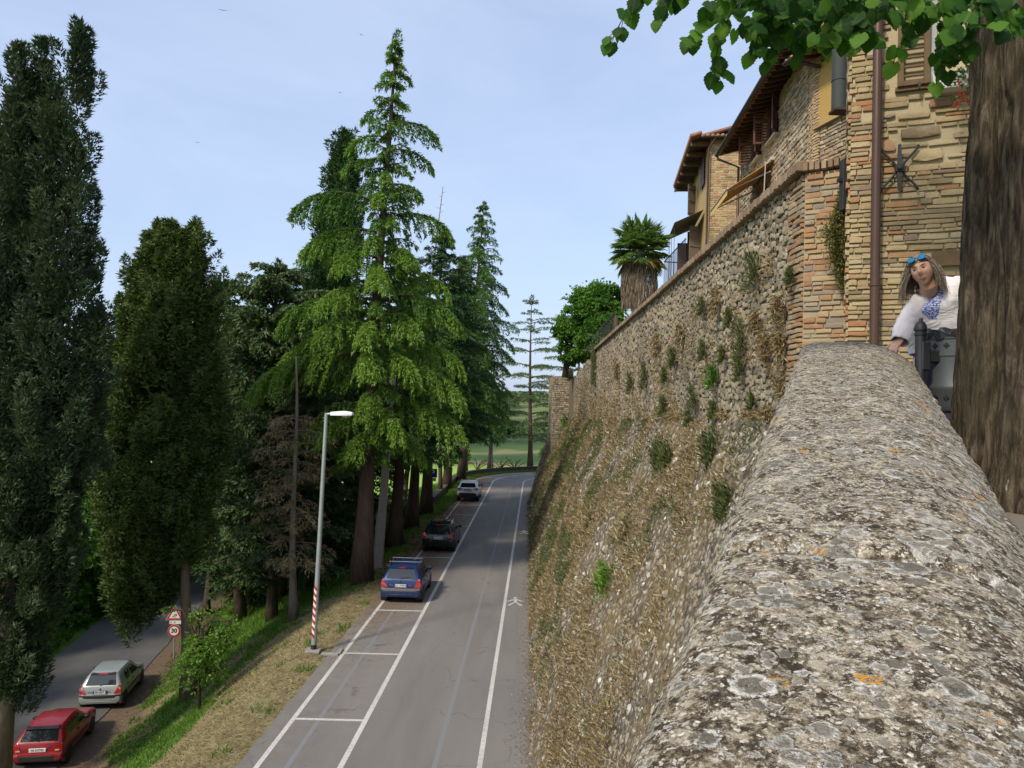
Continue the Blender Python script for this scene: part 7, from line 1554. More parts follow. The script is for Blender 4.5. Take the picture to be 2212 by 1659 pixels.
# the flat edge of a paving kerb behind the tree
# ---------------------------------------------------------------- the lime tree over the parapet
def build_lime():
    base = Vector((2.88, 4.05, 7.70)); t = thing('lime_tree', 'thick furrowed lime trunk at the right edge with leafy twigs hanging across the top', 'tree', tuple(base))
    # trunk: fluted, ridged bark
    nz_, na = 170, 190; V = []; tops = 5.2
    for i in range(nz_+1):
        k = i/nz_; z = k*tops; r0 = .50+.14*math.exp(-z/.22)-.012*z; cx = base.x+.10*k; cy = base.y
        for j in range(na):
            a = 2*math.pi*j/na; q = Vector((math.cos(a)*3.2, math.sin(a)*3.2, z*.55)); rdg = abs(mnoise.noise(Vector((math.cos(a)*8.5+mnoise.noise(Vector((z*1.1, a*2, 0)))*.5, math.sin(a)*8.5, z*.95)))); rdg2 = abs(mnoise.noise(Vector((math.cos(a)*15, math.sin(a)*15, z*2.2+9))))
            r = r0+.055*mnoise.noise(q)+.030*math.cos(a*5+z*.3)*math.exp(-z*.5)-.050*(1-min(1, rdg*3.2))**2-.018*(1-min(1, rdg2*3.0))**2+.008*mnoise.noise(Vector((a*30, z*9, 1))); V.append((cx+r*math.cos(a), cy+r*math.sin(a), base.z-.08+z))
    ii = np.arange((nz_+1)*na).reshape(nz_+1, na); F = np.stack([ii[:-1], np.roll(ii[:-1], -1, 1), np.roll(ii[1:], -1, 1), ii[1:]], -1).reshape(-1, 4)
    tm = NT('lime_bark'); p = tm.pos((30, 30, 4.0)); n = tm.noise(p, 1.0, 7, .7, .4); g = tm.noise(tm.pos(), 38, 4, .7); l = tm.noise(tm.pos((1, 1, .55)), 7, 4, .55)
    c = tm.ramp(n, [(.38, (.016, .012, .009)), (.49, (.055, .042, .029)), (.58, (.12, .094, .065)), (.70, (.20, .163, .118))]); c = tm.mix(tm.math('MULTIPLY', g, .4), c, (.07, .055, .04)); c = tm.mix(tm.mrange(l, .72, .755, 0, .9), c, (.50, .50, .46)); gm = tm.noise(tm.pos(), 1.3, 3); c = tm.mix(tm.mrange(gm, .5, .75, 0, .35), c, (.06, .06, .03))
    obj('trunk', np_mesh('trunk', V, F, tm.pbr(c, .95, 0, tm.bump(tm.math('ADD', n, tm.math('MULTIPLY', g, .3)), .9, .03), .1), smooth=True), None, t)
    # leaves: a heart with a drawn tip, folded along the middle, finely toothed
    def leaf_mesh(seed):
        r = random.Random(seed); n = 11; L, Rr = [], []; mid = []
        for i in range(n+1):
            k = i/n; y = -.06+1.06*k; w = .50*(math.sin(min(1, (k*.96+.035))**.62*math.pi)**.85) if k < 1 else 0; w *= (1+.07*(1 if i % 2 else -1)*(k > .15)); drop = -.10*(k-.4)**2-.18*max(0, k-.6)**2; e = .10*w+.03*math.sin(k*7+r.random()*2)
            yb = y-(.10*max(0, 1-k*6))*1.0; mid.append((0, y+.06*max(0, 1-k*7), drop-.02)); L.append((-w, yb, drop-e)); Rr.append((w, yb, drop-e+r.uniform(-.02, .02)))
        V = mid+[(a*.52, b, c*.9+.018) for a, b, c in L]+[(a*.52, b, c*.9+.018) for a, b, c in Rr]+L+Rr; m = n+1; F = []
        for i in range(n):
            F += [(i, i+1, m+i+1, m+i), (m+i, m+i+1, 3*m+i+1, 3*m+i), (i+1, i, 2*m+i, 2*m+i+1), (2*m+i+1, 2*m+i, 4*m+i, 4*m+i+1)]
        return V, F
    tl = NT('lime_leaf'); rr = tl.rnd(); ob = tl.xyz(tl.pos(obj_space=True)); ax = tl.math('ABSOLUTE', ob[0])
    vein = tl.math('SINE', tl.math('MULTIPLY', tl.math('SUBTRACT', ob[1], tl.math('MULTIPLY', ax, .75)), 44)); vn = tl.math('MAXIMUM', tl.mrange(vein, .90, 1.0), tl.mrange(ax, .022, .006))
    c = tl.ramp(rr, [(0, (.012, .040, .008)), (.45, (.026, .080, .011)), (.8, (.060, .15, .018)), (1, (.12, .24, .03))]); c = tl.mix(tl.math('MULTIPLY', vn, .35), c, (.16, .24, .06)); c = tl.mix(tl.math('MULTIPLY', tl.noise(tl.pos(obj_space=True), 6, 4), .3), c, (.03, .07, .01))
    d = tl.n('ShaderNodeBsdfPrincipled'); tl.l(c, d.inputs['Base Color']); d.inputs['Roughness'].default_value = .55; d.inputs['Specular IOR Level'].default_value = .18; tl.l(tl.bump(vn, .3, .01), d.inputs['Normal']); tr = tl.n('ShaderNodeBsdfTranslucent'); tl.l(tl.mix(1.0, c, (2.2, 2.6, .7), 'MULTIPLY'), tr.inputs[0]); mx = tl.n('ShaderNodeMixShader'); mx.inputs[0].default_value = .42; tl.l(d.outputs[0], mx.inputs[1]); tl.l(tr.outputs[0], mx.inputs[2]); tl.l(mx.outputs[0], tl.out.inputs[0])
    LV = [leaf_mesh(k) for k in range(8)]; LM = [np_mesh('leaf', v, f, tl.m, smooth=True) for v, f in LV]
    r = random.Random(17); spots = []; TW = MB()
    def twig(pts, rad, nl, size, hang=.6):
        """a twig given in photograph positions and distances; leaves hang from it"""
        P = [at(*q) for q in pts]; TW.tube(P, [rad*(1-.75*i/(len(P)-1)) for i in range(len(P))], 6, False)
        for i in range(nl):
            k = (i+.5+r.uniform(-.3, .3))/nl; c = along(P, k); sg = 1 if i % 2 else -1; d = (along(P, min(1, k+.05))-along(P, max(0, k-.05))).normalized(); sd = d.cross(Vector((0, 0, 1))).normalized()*sg
            pet = (sd*.7+d*.4+Vector((r.uniform(-.4, .4), r.uniform(-.5, .5), -.35))).normalized()*r.uniform(.03, .06); e = c+pet; TW.tube([c, e], [.0022, .0015], 4, False); spots.append((e, (pet.normalized()*.5+Vector((r.uniform(-.3, .3), r.uniform(-.4, .4), -hang*r.uniform(.5, 1.6)))).normalized(), size*r.uniform(.75, 1.2)))
    # boughs entering from above the frame, hanging sprays below them
    for pts in ([(2300, -420, 4.2), (1950, -330, 3.9), (1650, -250, 3.8), (1330, -160, 3.9)], [(2200, -120, 4.2), (2050, -60, 4.0), (1950, 20, 3.9)], [(2300, -300, 4.0), (2000, -140, 3.6), (1800, -70, 3.5), (1560, -40, 3.6)]):
        P = [at(*q) for q in pts]; TW.tube(P, [.035, .022, .014, .007][:len(P)], 8, False)
    T = [([(1420, -120, 3.9), (1380, -30, 3.9), (1345, 40, 3.92), (1318, 92, 3.95)], 13), ([(1500, -110, 3.8), (1440, -30, 3.8), (1425, 30, 3.8)], 9), ([(1440, -90, 3.9), (1400, -40, 3.9), (1370, 10, 3.9)], 7),
         ([(1620, -100, 3.6), (1560, -20, 3.6), (1510, 50, 3.6), (1490, 80, 3.6)], 11), ([(1640, -90, 3.7), (1600, 0, 3.7), (1560, 60, 3.7), (1545, 130, 3.7), (1560, 160, 3.7)], 13), ([(1700, -90, 3.6), (1650, -10, 3.6), (1640, 70, 3.6), (1628, 110, 3.6)], 12), ([(1660, -80, 3.5), (1580, -20, 3.5), (1530, 10, 3.5)], 10),
         ([(1760, -80, 3.6), (1710, 0, 3.6), (1690, 60, 3.6), (1660, 130, 3.6)], 12), ([(1800, -90, 3.7), (1760, 0, 3.7), (1730, 70, 3.7), (1715, 110, 3.7)], 13), ([(1720, -70, 3.5), (1690, -20, 3.5), (1640, 30, 3.5), (1600, 50, 3.5)], 12),
         ([(1860, -90, 3.6), (1830, -10, 3.6), (1800, 40, 3.6), (1790, 80, 3.6)], 12), ([(1900, -80, 3.7), (1880, -10, 3.7), (1850, 40, 3.7), (1835, 80, 3.7)], 11), ([(1780, -70, 3.5), (1740, -30, 3.5), (1700, 10, 3.5), (1680, 30, 3.5)], 11),
         ([(2010, -60, 3.6), (1990, 0, 3.6), (1965, 60, 3.6), (1935, 120, 3.6)], 12), ([(2060, -40, 3.6), (2050, 30, 3.6), (2040, 100, 3.6), (2030, 160, 3.6)], 14), ([(2080, 20, 3.5), (2090, 70, 3.45), (2100, 95, 3.45)], 6), ([(2020, 110, 3.5), (2040, 90, 3.5), (2085, 80, 3.5)], 6), ([(1960, -80, 3.5), (1940, -30, 3.5), (1900, 10, 3.5)], 10), ([(2100, -60, 3.5), (2060, -20, 3.5), (2010, 20, 3.5)], 10), ([(1560, -80, 3.9), (1500, -30, 3.9), (1460, -10, 3.9)], 9), ([(1900, -70, 3.4), (1860, -30, 3.4), (1810, -5, 3.4)], 10), ([(1620, -60, 3.9), (1575, -10, 3.9), (1550, 20, 3.9)], 8)]
    for pts, n in T: twig(pts, .006, int(n*1.2), .074)
    for _ in range(150):                                     # the thick of the bough along the top edge
        x = r.uniform(1560, 2090); e = at(x, r.uniform(-60, 78) if 1640 < x < 1880 else (r.uniform(-60, 40) if x > 1880 else r.uniform(-60, 8)), r.uniform(3.3, 4.1)); spots.append((e, Vector((r.uniform(-.6, .6), r.uniform(-.8, .3), -r.uniform(.3, 1))).normalized(), .076*r.uniform(.75, 1.2)))
    for _ in range(70):
        e = at(r.uniform(1300, 1700), r.uniform(-420, -60), r.uniform(3.0, 4.6)); spots.append((e, Vector((r.uniform(-.6, .6), r.uniform(-.8, .3), -r.uniform(.3, 1))).normalized(), .076*r.uniform(.75, 1.2)))
    for _ in range(1500):                                   # the crown overhead
        e = Vector((r.uniform(2.7, 5.2), r.uniform(4.4, 7.2), r.uniform(12.0, 13.6))); spots.append((e, Vector((r.uniform(-.8, .8), r.uniform(-.8, .8), -r.uniform(.2, .8))).normalized(), .09*r.uniform(.75, 1.25)))
    for _ in range(60):
        e = at(r.uniform(2050, 2230), r.uniform(-60, 70), r.uniform(3.1, 3.45)); spots.append((e, Vector((r.uniform(-.6, .6), r.uniform(-.8, .3), -r.uniform(.3, 1))).normalized(), .076*r.uniform(.8, 1.2)))
    for _ in range(120):
        e = at(r.uniform(1640, 1900), r.uniform(-40, 100)*1.0, r.uniform(3.6, 4.3)); spots.append((e, Vector((r.uniform(-.6, .6), r.uniform(-.8, .3), -r.uniform(.3, 1))).normalized(), .076*r.uniform(.8, 1.2)))
    TW.build('twigs', bark_mat('twig_bark', (.035, .045, .02), (.07, .075, .035)), t, kind='stuff')
    def mat_of(e, d, s):
        up = Vector((r.uniform(-.5, .5), -.85, r.uniform(.1, .9))); z = (up-d*up.dot(d)).normalized(); x = d.cross(z); return Matrix(((x.x, d.x, z.x, e.x), (x.y, d.y, z.y, e.y), (x.z, d.z, z.z, e.z), (0, 0, 0, 1))) @ Matrix.Diagonal((s, s, s, 1))
    for k, (e, d, s) in enumerate(spots):
        x, y, dd = proj_np(np.array([e])); spots[k] = (e, d, s, 1 if -70 < y[0] < 1700 and 1250 < x[0] < 2230 else 0)
    vis = [q for q in spots if q[3]][:300]; rest = [q for q in spots if not q[3]]+[q for q in spots if q[3]][300:]
    for e, d, s, _ in vis: obj('leaf', r.choice(LM), None, t, mat_of(e, d, s))
    AV, AF, AR, b = [], [], [], 0
    for e, d, s, _ in rest:
        v, f = r.choice(LV); M_ = np.array(mat_of(e, d, s)); AV.append(np.array(v) @ M_[:3, :3].T+M_[:3, 3]); AF.append(np.array(f)+b); AR.append(np.full(len(f), r.random())); b += len(v)
    obj('leaf', np_mesh('leaf', np.concatenate(AV), np.concatenate(AF), tl.m, np.concatenate(AR), True), None, t, None, 'stuff')
build_lime()
# ---------------------------------------------------------------- swifts
for i, (px, py, d, s, rz) in enumerate(((877*.5486, 41*.5486, 45, .42, .3), (780, 75, 60, .4, .9), (735, 200, 60, .36, -.6), (427, 308, 70, .36, .4))):
    c = at(px, py, d); t = thing('swift', ['dark swift with spread wings high above the two cypresses', 'small swift banking just left of the bright cedar tip', 'small swift gliding left of the bright cedar at mid height', 'tiny swift low in the sky right of the tall cypress'][i], 'bird', tuple(c), 'swifts in the sky'); f = Matrix.Translation(c) @ Matrix.Rotation(rz, 4, 'Z') @ Matrix.Rotation(.5, 4, 'X') @ Matrix.Scale(s, 4); mk = plain('swift_feather', (.03, .028, .028), .8)
    mb = MB(); mb.tube([(0, -.22, 0), (0, -.12, .01), (0, .0, .015), (0, .14, .01), (0, .2, 0)], [.015, .05, .065, .05, .012], 8); mb.build('body', mk, t, f, smooth=True)
    for sg in (-1, 1): mb = MB(); mb.slab([(0, .10, .02), (sg*.25, .14, .08), (sg*.55, -.02, .05), (sg*.62, -.10, .03), (sg*.30, -.0, .06), (0, -.06, .02)], .012, (0, 0, 1)); mb.build('wing', mk, t, f)
    mb = MB(); mb.slab([(0, -.18, 0), (.06, -.34, 0), (0, -.27, 0), (-.06, -.34, 0)], .01, (0, 0, 1)); mb.build('tail', mk, t, f)
# ================================================================ the woman leaning out from behind the lime trunk
def build_woman():
    G = 7.74; o = at(2035, 800, 5.35); base = Vector((o.x, o.y, G)); A = R(-29)
    t = thing('person', 'woman in white blouse with blue embroidery leaning on the end of the parapet', 'person', tuple(base), None, A)
    M0 = WM[t.name]; MI = M0.inverted()
    def loc(px, py, d): return MI @ at(px, py, d)
    skin = NT('skin'); p = skin.pos(obj_space=True); n = skin.noise(p, 30, 4); n2 = skin.noise(p, 9, 3)
    c = skin.mix(n2, (.56, .32, .225), (.64, .39, .29)); c = skin.mix(skin.math('MULTIPLY', n, .3), c, (.44, .22, .15)); skin.pbr(c, .5, 0, skin.bump(n, .1, .004), .35); skin.b.inputs['Subsurface Weight'].default_value = .06; skin.b.inputs['Subsurface Scale'].default_value = .02
    # ---- joints
    hc = loc(1993, 585, 5.2); ns = loc(2008, 640, 5.28); chest = loc(2013, 668, 5.33); waist = loc(2023, 720, 5.36); hip = Vector((.0, .02, .80))
    rs = loc(1979, 656, 5.34); ls = loc(2046, 622, 5.34); re = loc(1961, 692, 5.27); rw = loc(1947, 730, 5.22); le = loc(2105, 618, 5.2); lw = loc(2120, 575, 4.95)
    # head frame: turned to her right, tilted, chin down
    HM = Matrix.Translation(hc) @ Matrix.Rotation(R(-13), 4, 'Z') @ Matrix.Rotation(R(-15), 4, 'Y') @ Matrix.Rotation(R(9), 4, 'X') @ Matrix.Scale(.92, 4)
    mb = MB()
    # head as a shaped grid, face towards -y
    nu, nv = 56, 44; secs = []
    g = lambda a, b, s, t_: math.exp(-((a/s)**2+(b/t_)**2))
    for i in range(nv+1):
        v = -math.pi/2+math.pi*i/nv; z = .118*math.sin(v); rr = math.cos(v); row = []
        for j in range(nu):
            a = 2*math.pi*j/nu; x = .076*rr*math.sin(a); y = -.092*rr*math.cos(a)
            k = max(0, -z/.118); x *= 1-.30*k**1.6; y *= (1-.12*k) if y < 0 else (1-.35*k**1.2)
            if y > 0: y *= 1.08
            f = max(0, math.cos(a))**.5 if math.cos(a) > 0 else 0
            y -= f*(.030*g(x, z+.012-.0, .011, .020)+.012*g(x, z-.022, .010, .028)+.008*g(x, z+.058, .024, .011)+.003*g(x, z+.049, .026, .003)+.013*g(x, z+.098, .026, .018)+.006*g(abs(x)-.044, z+.012, .020, .020)+.005*g(x, z-.042, .045, .012))
            y += f*(.012*g(abs(x)-.032, z-.016, .017, .012)+.004*g(x, z+.072, .022, .005)+.004*g(x, z+.053, .022, .003))
            y -= f*.0035*g(abs(x)-.032, z-.016, .012, .006)
            row.append(HM @ Vector((x, y, z)))
        secs.append(row)
    mb.loft(secs[1:-1])
    for sg in (-1, 1): mb.loft([[HM @ Vector((sg*(.071+d), .012+.020*w*math.cos(q)+.004, -.003+.031*w*math.sin(q))) for q in np.linspace(0, 6.283, 13)[:-1]] for d, w in ((-.006, .8), (.006, 1), (.014, .9), (.016, .5))])
    def limb(pts, rads, n=14): mb.tube(pts, rads, n)
    limb([HM @ Vector((0, .02, -.05)), HM @ Vector((0, .025, -.11)), ns.lerp(hc, .15)+Vector((0, .02, 0)), ns+Vector((0, .03, -.05))], [.052, .052, .058, .085], 18)
    def ell(c, w, d, tilt=0, n=26): return [c+Vector((w*math.cos(a), d*math.sin(a), w*math.cos(a)*tilt)) for a in np.linspace(0, 2*math.pi, n+1)[:-1]]
    TI = (ls.z-rs.z)/max(.1, (ls.x-rs.x))*.75
    mid = (rs+ls)/2
    trunk = [(hip-Vector((0, 0, .05)), .165, .125, 0), (hip, .175, .13, 0), (waist.lerp(hip, .5), .15, .115, .05), (waist, .140, .105, .12), (waist.lerp(chest, .6), .155, .115, TI*.4), (chest, .168, .118, TI*.7), (mid-Vector((0, 0, .03)), .165, .09, TI), (mid+Vector((-.01, .02, .03)), .10, .065, TI)]
    mb.loft([ell(c, w, d, ti) for c, w, d, ti in trunk])
    limb([rs+Vector((.03, 0, 0)), rs, rs.lerp(re, .5), re, re.lerp(rw, .5), rw], [.05, .052, .046, .038, .036, .026]); limb([ls-Vector((.03, 0, 0)), ls, ls.lerp(le, .5), le, le.lerp(lw, .5), lw], [.05, .052, .046, .038, .036, .026])
    for sg in (-1, 1):
        h = hip+Vector((sg*.085, 0, -.03)); k = Vector((.02+sg*.09, -.02, .44)); a = Vector((.03+sg*.09, .04, .09)); limb([h, h.lerp(k, .5), k, k.lerp(a, .4), a, a-Vector((0, 0, .05))], [.095, .078, .055, .052, .036, .04]); limb([a+Vector((0, .03, -.05)), a+Vector((0, -.06, -.06)), a+Vector((0, -.16, -.072))], [.04, .038, .025], 10)
    def hand(w, fwd, side, dn):
        """palm and five fingers curling over what they rest on"""
        fwd, side = fwd.normalized(), side.normalized(); up = fwd.cross(side).normalized()*dn
        mb.loft([[w+fwd*f+side*(ww*math.cos(a))+up*(.013*math.sin(a)) for a in np.linspace(0, 6.283, 13)[:-1]] for f, ww in ((-.01, .026), (.03, .038), (.075, .041), (.09, .036))])
        for q, L in ((-.030, .062), (-.010, .074), (.010, .070), (.029, .055)):
            b0 = w+fwd*.085+side*q; mb.tube([b0-fwd*.02, b0, b0+fwd*L*.45-up*.006, b0+fwd*L*.75-up*.020, b0+fwd*L*.93-up*.036], [.010, .0095, .009, .008, .006], 8)
        b0 = w+fwd*.025-side*.03; mb.tube([b0+side*.015, b0-side*.018+fwd*.02, b0-side*.03+fwd*.045-up*.006, b0-side*.033+fwd*.065-up*.014], [.013, .012, .010, .007], 8)
    hand(rw, (rw-re)+Vector((-.06, -.05, -.02)), Vector((.8, -.6, 0)), 1); hand(lw, Vector((-.1, -.5, .9)), Vector((.9, -.2, 0)), -1)
    b = mb.build('body', skin.m, t, M0, smooth=True)
    md = b.modifiers.new('remesh', 'REMESH'); md.mode = 'VOXEL'; md.voxel_size = .0062; md.use_smooth_shade = True
    ms = b.modifiers.new('smooth', 'SMOOTH'); ms.factor = .5; ms.iterations = 2
    # ---- face pieces
    HW_ = M0 @ HM
    fy = lambda x, z: -.092*math.sqrt(max(.05, 1-(x/.076)**2-(z/.118)**2))
    for sg in (-1, 1):
        e = MB(); e.lathe([(.001, -.0112), (.006, -.0095), (.0095, -.006), (.0112, 0), (.0095, .006), (.001, .0112)], 14); ey = e.build('eye', plain('eye_white', (.55, .52, .48), .25, var=.05), t, HW_ @ Matrix.Translation((sg*.032, fy(.032, .016)+.0125, .016)), smooth=True)
        e = MB(); e.lathe([(.0001, 0), (.0056, -.0004), (.0058, -.002)], 12); e.build('iris', plain('iris', (.05, .035, .02), .15, spec=.7), ey, HW_ @ Matrix.Translation((sg*.032-.002, fy(.032, .016)+.0014, .015)) @ Matrix.Rotation(math.pi/2, 4, 'X') @ Matrix.Scale(-1, 4))
        e = MB(); e.tube([(sg*.018, fy(.018, .014)+.001, .0195), (sg*.026, fy(.026, .02)-.0005, .0245), (sg*.036, fy(.036, .02)+.001, .0245), (sg*.046, fy(.046, .014)+.004, .018)], [.0018, .0030, .0030, .0016], 6); e.build('eyelid', plain('lid_skin', (.28, .145, .10), .6), ey, HW_)
        e = MB(); e.tube([(sg*.014, fy(.014, .036)-.006, .034), (sg*.028, fy(.028, .042)-.006, .041), (sg*.042, fy(.042, .04)-.002, .040), (sg*.052, fy(.052, .034)+.001, .034)], [.002, .0032, .0028, .0012], 6); e.build('eyebrow', plain('brow_hair', (.12, .085, .06), .8), t, HW_)
        e = MB(); e.tube([(sg*.0062, -.117, -.029), (sg*.0068, -.118, -.0262)], .0026, 6); e.build('nostril', plain('nostril_dark', (.12, .05, .035), .8), t, HW_)
    for z, w, c_, rr in ((-.0530, .027, (.40, .17, .14), .0026), (-.0585, .023, (.44, .20, .165), .0032)):
        e = MB(); e.tube([(w*k, -.0905+.022*k*k-.006*(1-k*k)+.004, z+.003*k*k) for k in np.linspace(-1, 1, 11)], [rr*(.25+.75*(1-k*k)) for k in np.linspace(-1, 1, 11)], 8); e.build('lip', plain('lip_%d' % int(-z*1e4), c_, .4), t, HW_, smooth=True)
    # ---- hair: a cap and hanging wavy locks
    hm = NT('hair_grey'); r_ = hm.attr('rnd'); c = hm.ramp(hm.math('ADD', r_, hm.math('MULTIPLY', hm.math('SUBTRACT', hm.noise(hm.pos(obj_space=True), 60, 3), .5), .4), clamp=True), [(0, (.09, .06, .04)), (.4, (.22, .165, .115)), (.8, (.34, .28, .215)), (1, (.46, .41, .35))]); hm.pbr(c, .5, 0, None, .35)
    V, Fc, Rn = [], [], []; r = random.Random(11)
    cap = MB(); nu, nv = 36, 16; secs = []
    for i in range(nv+1):
        v = math.pi/2-(math.pi*.60)*i/nv; row = []
        for j in range(nu):
            a = 2*math.pi*j/nu; s = 1.08+.015*math.sin(a*9+i); x = .078*s*math.cos(v)*math.sin(a); y = -.094*s*math.cos(v)*math.cos(a); z = .122*math.sin(v)*1.06
            face = math.cos(a); lim = .058+.012*math.sin(a*3)
            if face > .25 and z < lim: z = lim+(z-lim)*.05; x *= .98; y = y*.94+.004
            row.append((x, y+.006, z))
        secs.append(row)
    cap.loft(secs[1:], True, False); cap.build('hair_cap', hm.m, t, HW_, smooth=True)
    def strand(P, rad, tone):
        s = MB(); s.tube(P, [rad, rad*1.1, rad, rad*.9, rad*.6, rad*.25][:len(P)], 4, False); b0 = len(V); V.extend(s.v); Fc.extend([tuple(k+b0 for k in f) for f in s.f]); Rn.extend([tone]*len(s.f))
    dn = (HM.to_3x3().inverted() @ Vector((0, 0, -1)))
    for i in range(1500):
        a = r.uniform(1.02, 5.26); v = r.uniform(.0, 1.25); s = r.uniform(1.07, 1.2); p = Vector((.078*s*math.cos(v)*math.sin(a), -.094*s*math.cos(v)*math.cos(a)+.006, .122*math.sin(v)*1.04))
        out = Vector((math.sin(a), -math.cos(a)*(.25 if math.cos(a) > 0 else 1), 0)); L = r.uniform(.17, .28); P = [p]; q = p.copy(); sw = r.uniform(0, 6); fl = r.uniform(.0, .55) if abs(math.sin(a)) > .4 else .3
        for k in range(5):
            kk = (k+1)/5; q = q+dn*(L/5)*(.55+.45*kk)+out*(L/5)*(.48*(1-kk)+fl*.35*kk)+Vector((math.sin(sw+k*1.7), math.cos(sw*2+k*1.9), 0))*.008+Vector((0, .010, 0))
            if k < 2: q += out*.004
            P.append(q.copy())
        strand(P, r.uniform(.0009, .0021), r.random())
    for i in range(150):                                # combed back from the parting
        a = r.uniform(-1.15, 1.15); P = []
        for k in range(6): v = .66+k*.19; s = 1.10+.012*r.random(); P.append(Vector((.078*s*math.cos(v)*math.sin(a)*1.0, -.094*s*math.cos(v)*math.cos(a)+.006, .122*math.sin(v)*1.07)))
        strand(P, r.uniform(.0013, .0028), r.random())
    F4 = np.array([f for f in Fc if len(f) == 4]); obj('hair', np_mesh('hair', np.array(V), F4, hm.m, [q for q, f in zip(Rn, Fc) if len(f) == 4], True), None, t, HW_)
    # ---- mirrored sunglasses pushed up on the hair
    lm = NT('mirror_lens'); z = lm.xyz(lm.pos(obj_space=True))[2]; lm.pbr(lm.mix(lm.mrange(z, .07, .115), (.0, .30, .55), (.01, .08, .42)), .06, .75, None, .6, .5)
    SG = HW_ @ Matrix.Translation((0, -.072, .092)) @ Matrix.Rotation(R(-38), 4, 'X')
    sgm = MB(); sgm.tube([(-.010, -.006, .004), (0, -.009, .008), (.010, -.006, .004)], .0028, 6); gl = sgm.build('sunglasses', plain('frame_dark', (.02, .022, .03), .3, spec=.6), t, SG)
    for sg in (-1, 1):
        pts = [(sg*.036+.0265*math.cos(a), -.004+.010*((math.cos(a)*sg+0)*.6)**2, .0225*math.sin(a)) for a in np.linspace(0, 6.283, 25)[:-1]]
        m = MB(); m.loft([[(x, y-.002, z) for x, y, z in pts], [(x, y+.001, z) for x, y, z in pts]]); m.build('lens', lm.m, gl, SG); m = MB(); m.tube(pts+pts[:1], .0026, 6, False); m.build('rim', MATS['frame_dark'], gl, SG); m = MB(); m.tube([(sg*.063, 0, .006), (sg*.080, .03, .0), (sg*.082, .09, -.02), (sg*.076, .12, -.04)], .0026, 6); m.build('temple', MATS['frame_dark'], gl, SG)
    # ---- blouse
    bm_ = NT('blouse_cotton'); p = bm_.pos(obj_space=True); xx = bm_.xyz(p)
    fold = bm_.noise(bm_.pos((1.0, 1.0, 2.2), True), 7, 4, .6, .9); fine = bm_.noise(p, 160, 2)
    cx_, zt = ns.x-.012, chest.z
    u = bm_.math('SUBTRACT', xx[0], bm_.math('MULTIPLY_ADD', bm_.math('SUBTRACT', xx[2], zt), -.35, cx_+.005)); au = bm_.math('ABSOLUTE', u)
    top = ns.z+.03; low = chest.z-.085
    k = bm_.mrange(xx[2], low, top); reg = bm_.math('MULTIPLY', bm_.math('LESS_THAN', au, bm_.math('MULTIPLY_ADD', k, .11, .025)), bm_.math('MULTIPLY', bm_.math('GREATER_THAN', xx[2], low), bm_.math('LESS_THAN', xx[1], .0)))
    edge = bm_.math('SUBTRACT', bm_.math('MULTIPLY_ADD', k, .11, .025), au); reg = bm_.math('MULTIPLY', reg, bm_.mrange(bm_.math('ADD', edge, bm_.math('MULTIPLY', bm_.math('SUBTRACT', bm_.noise(p, 55, 2), .5), .05)), -.004, .004))
    vv = bm_.n('ShaderNodeTexVoronoi'); vv.feature = 'DISTANCE_TO_EDGE'; vv.inputs['Scale'].default_value = 62; cb = bm_.n('ShaderNodeCombineXYZ'); bm_.l(au, cb.inputs[0]); bm_.l(xx[2], cb.inputs[2]); bm_.l(cb.outputs[0], vv.inputs['Vector'])
    wv = bm_.n('ShaderNodeTexWave'); wv.wave_type = 'RINGS'; wv.inputs['Scale'].default_value = 26; wv.inputs['Distortion'].default_value = 7; wv.inputs['Detail'].default_value = 2; bm_.l(cb.outputs[0], wv.inputs['Vector'])
    pat = bm_.math('MAXIMUM', bm_.math('LESS_THAN', vv.outputs['Distance'], .075), bm_.math('GREATER_THAN', wv.outputs['Fac'], .60)); emb = bm_.math('MULTIPLY', reg, pat)
    hemz = hip.z+.10; hem = bm_.math('MULTIPLY', bm_.math('LESS_THAN', xx[2], hemz-.02), bm_.math('GREATER_THAN', bm_.noise(p, 70, 2), .45)); emb = bm_.math('MAXIMUM', emb, hem)
    wc = bm_.mix(fold, (.74, .68, .70), (.80, .78, .79)); c = bm_.mix(emb, wc, bm_.mix(fine, (.03, .07, .36), (.08, .16, .55))); bm_.pbr(c, .8, 0, bm_.bump(bm_.math('ADD', fold, bm_.math('MULTIPLY', fine, .06)), .8, .03), .15)
    bs = bm_.b; 
    secs = []; N = 64; prof = [(hemz-.035, .212, .170), (hemz, .205, .163)]
    rows = [(Vector((hip.x, hip.y, hemz-.03)), .205, .165, 0), (hip.lerp(waist, .4)+Vector((0, 0, .05)), .196, .155, .03), (waist, .186, .146, .10), (waist.lerp(chest, .5), .188, .145, TI*.4), (chest, .192, .143, TI*.7), (mid-Vector((0, 0, .045)), .188, .112, TI), (mid-Vector((0, .0, -.005)), .165, .090, TI), (mid+Vector((-.01, .01, .04)), .112, .078, TI*.9), (ns.lerp(mid, .3)+Vector((0, .012, .055)), .078, .072, TI*.5)]
    C = np.array([tuple(q[0]) for q in rows]); kk = np.linspace(0, 1, len(rows)); fine_k = np.linspace(0, 1, 46); V = []; rr = random.Random(5)
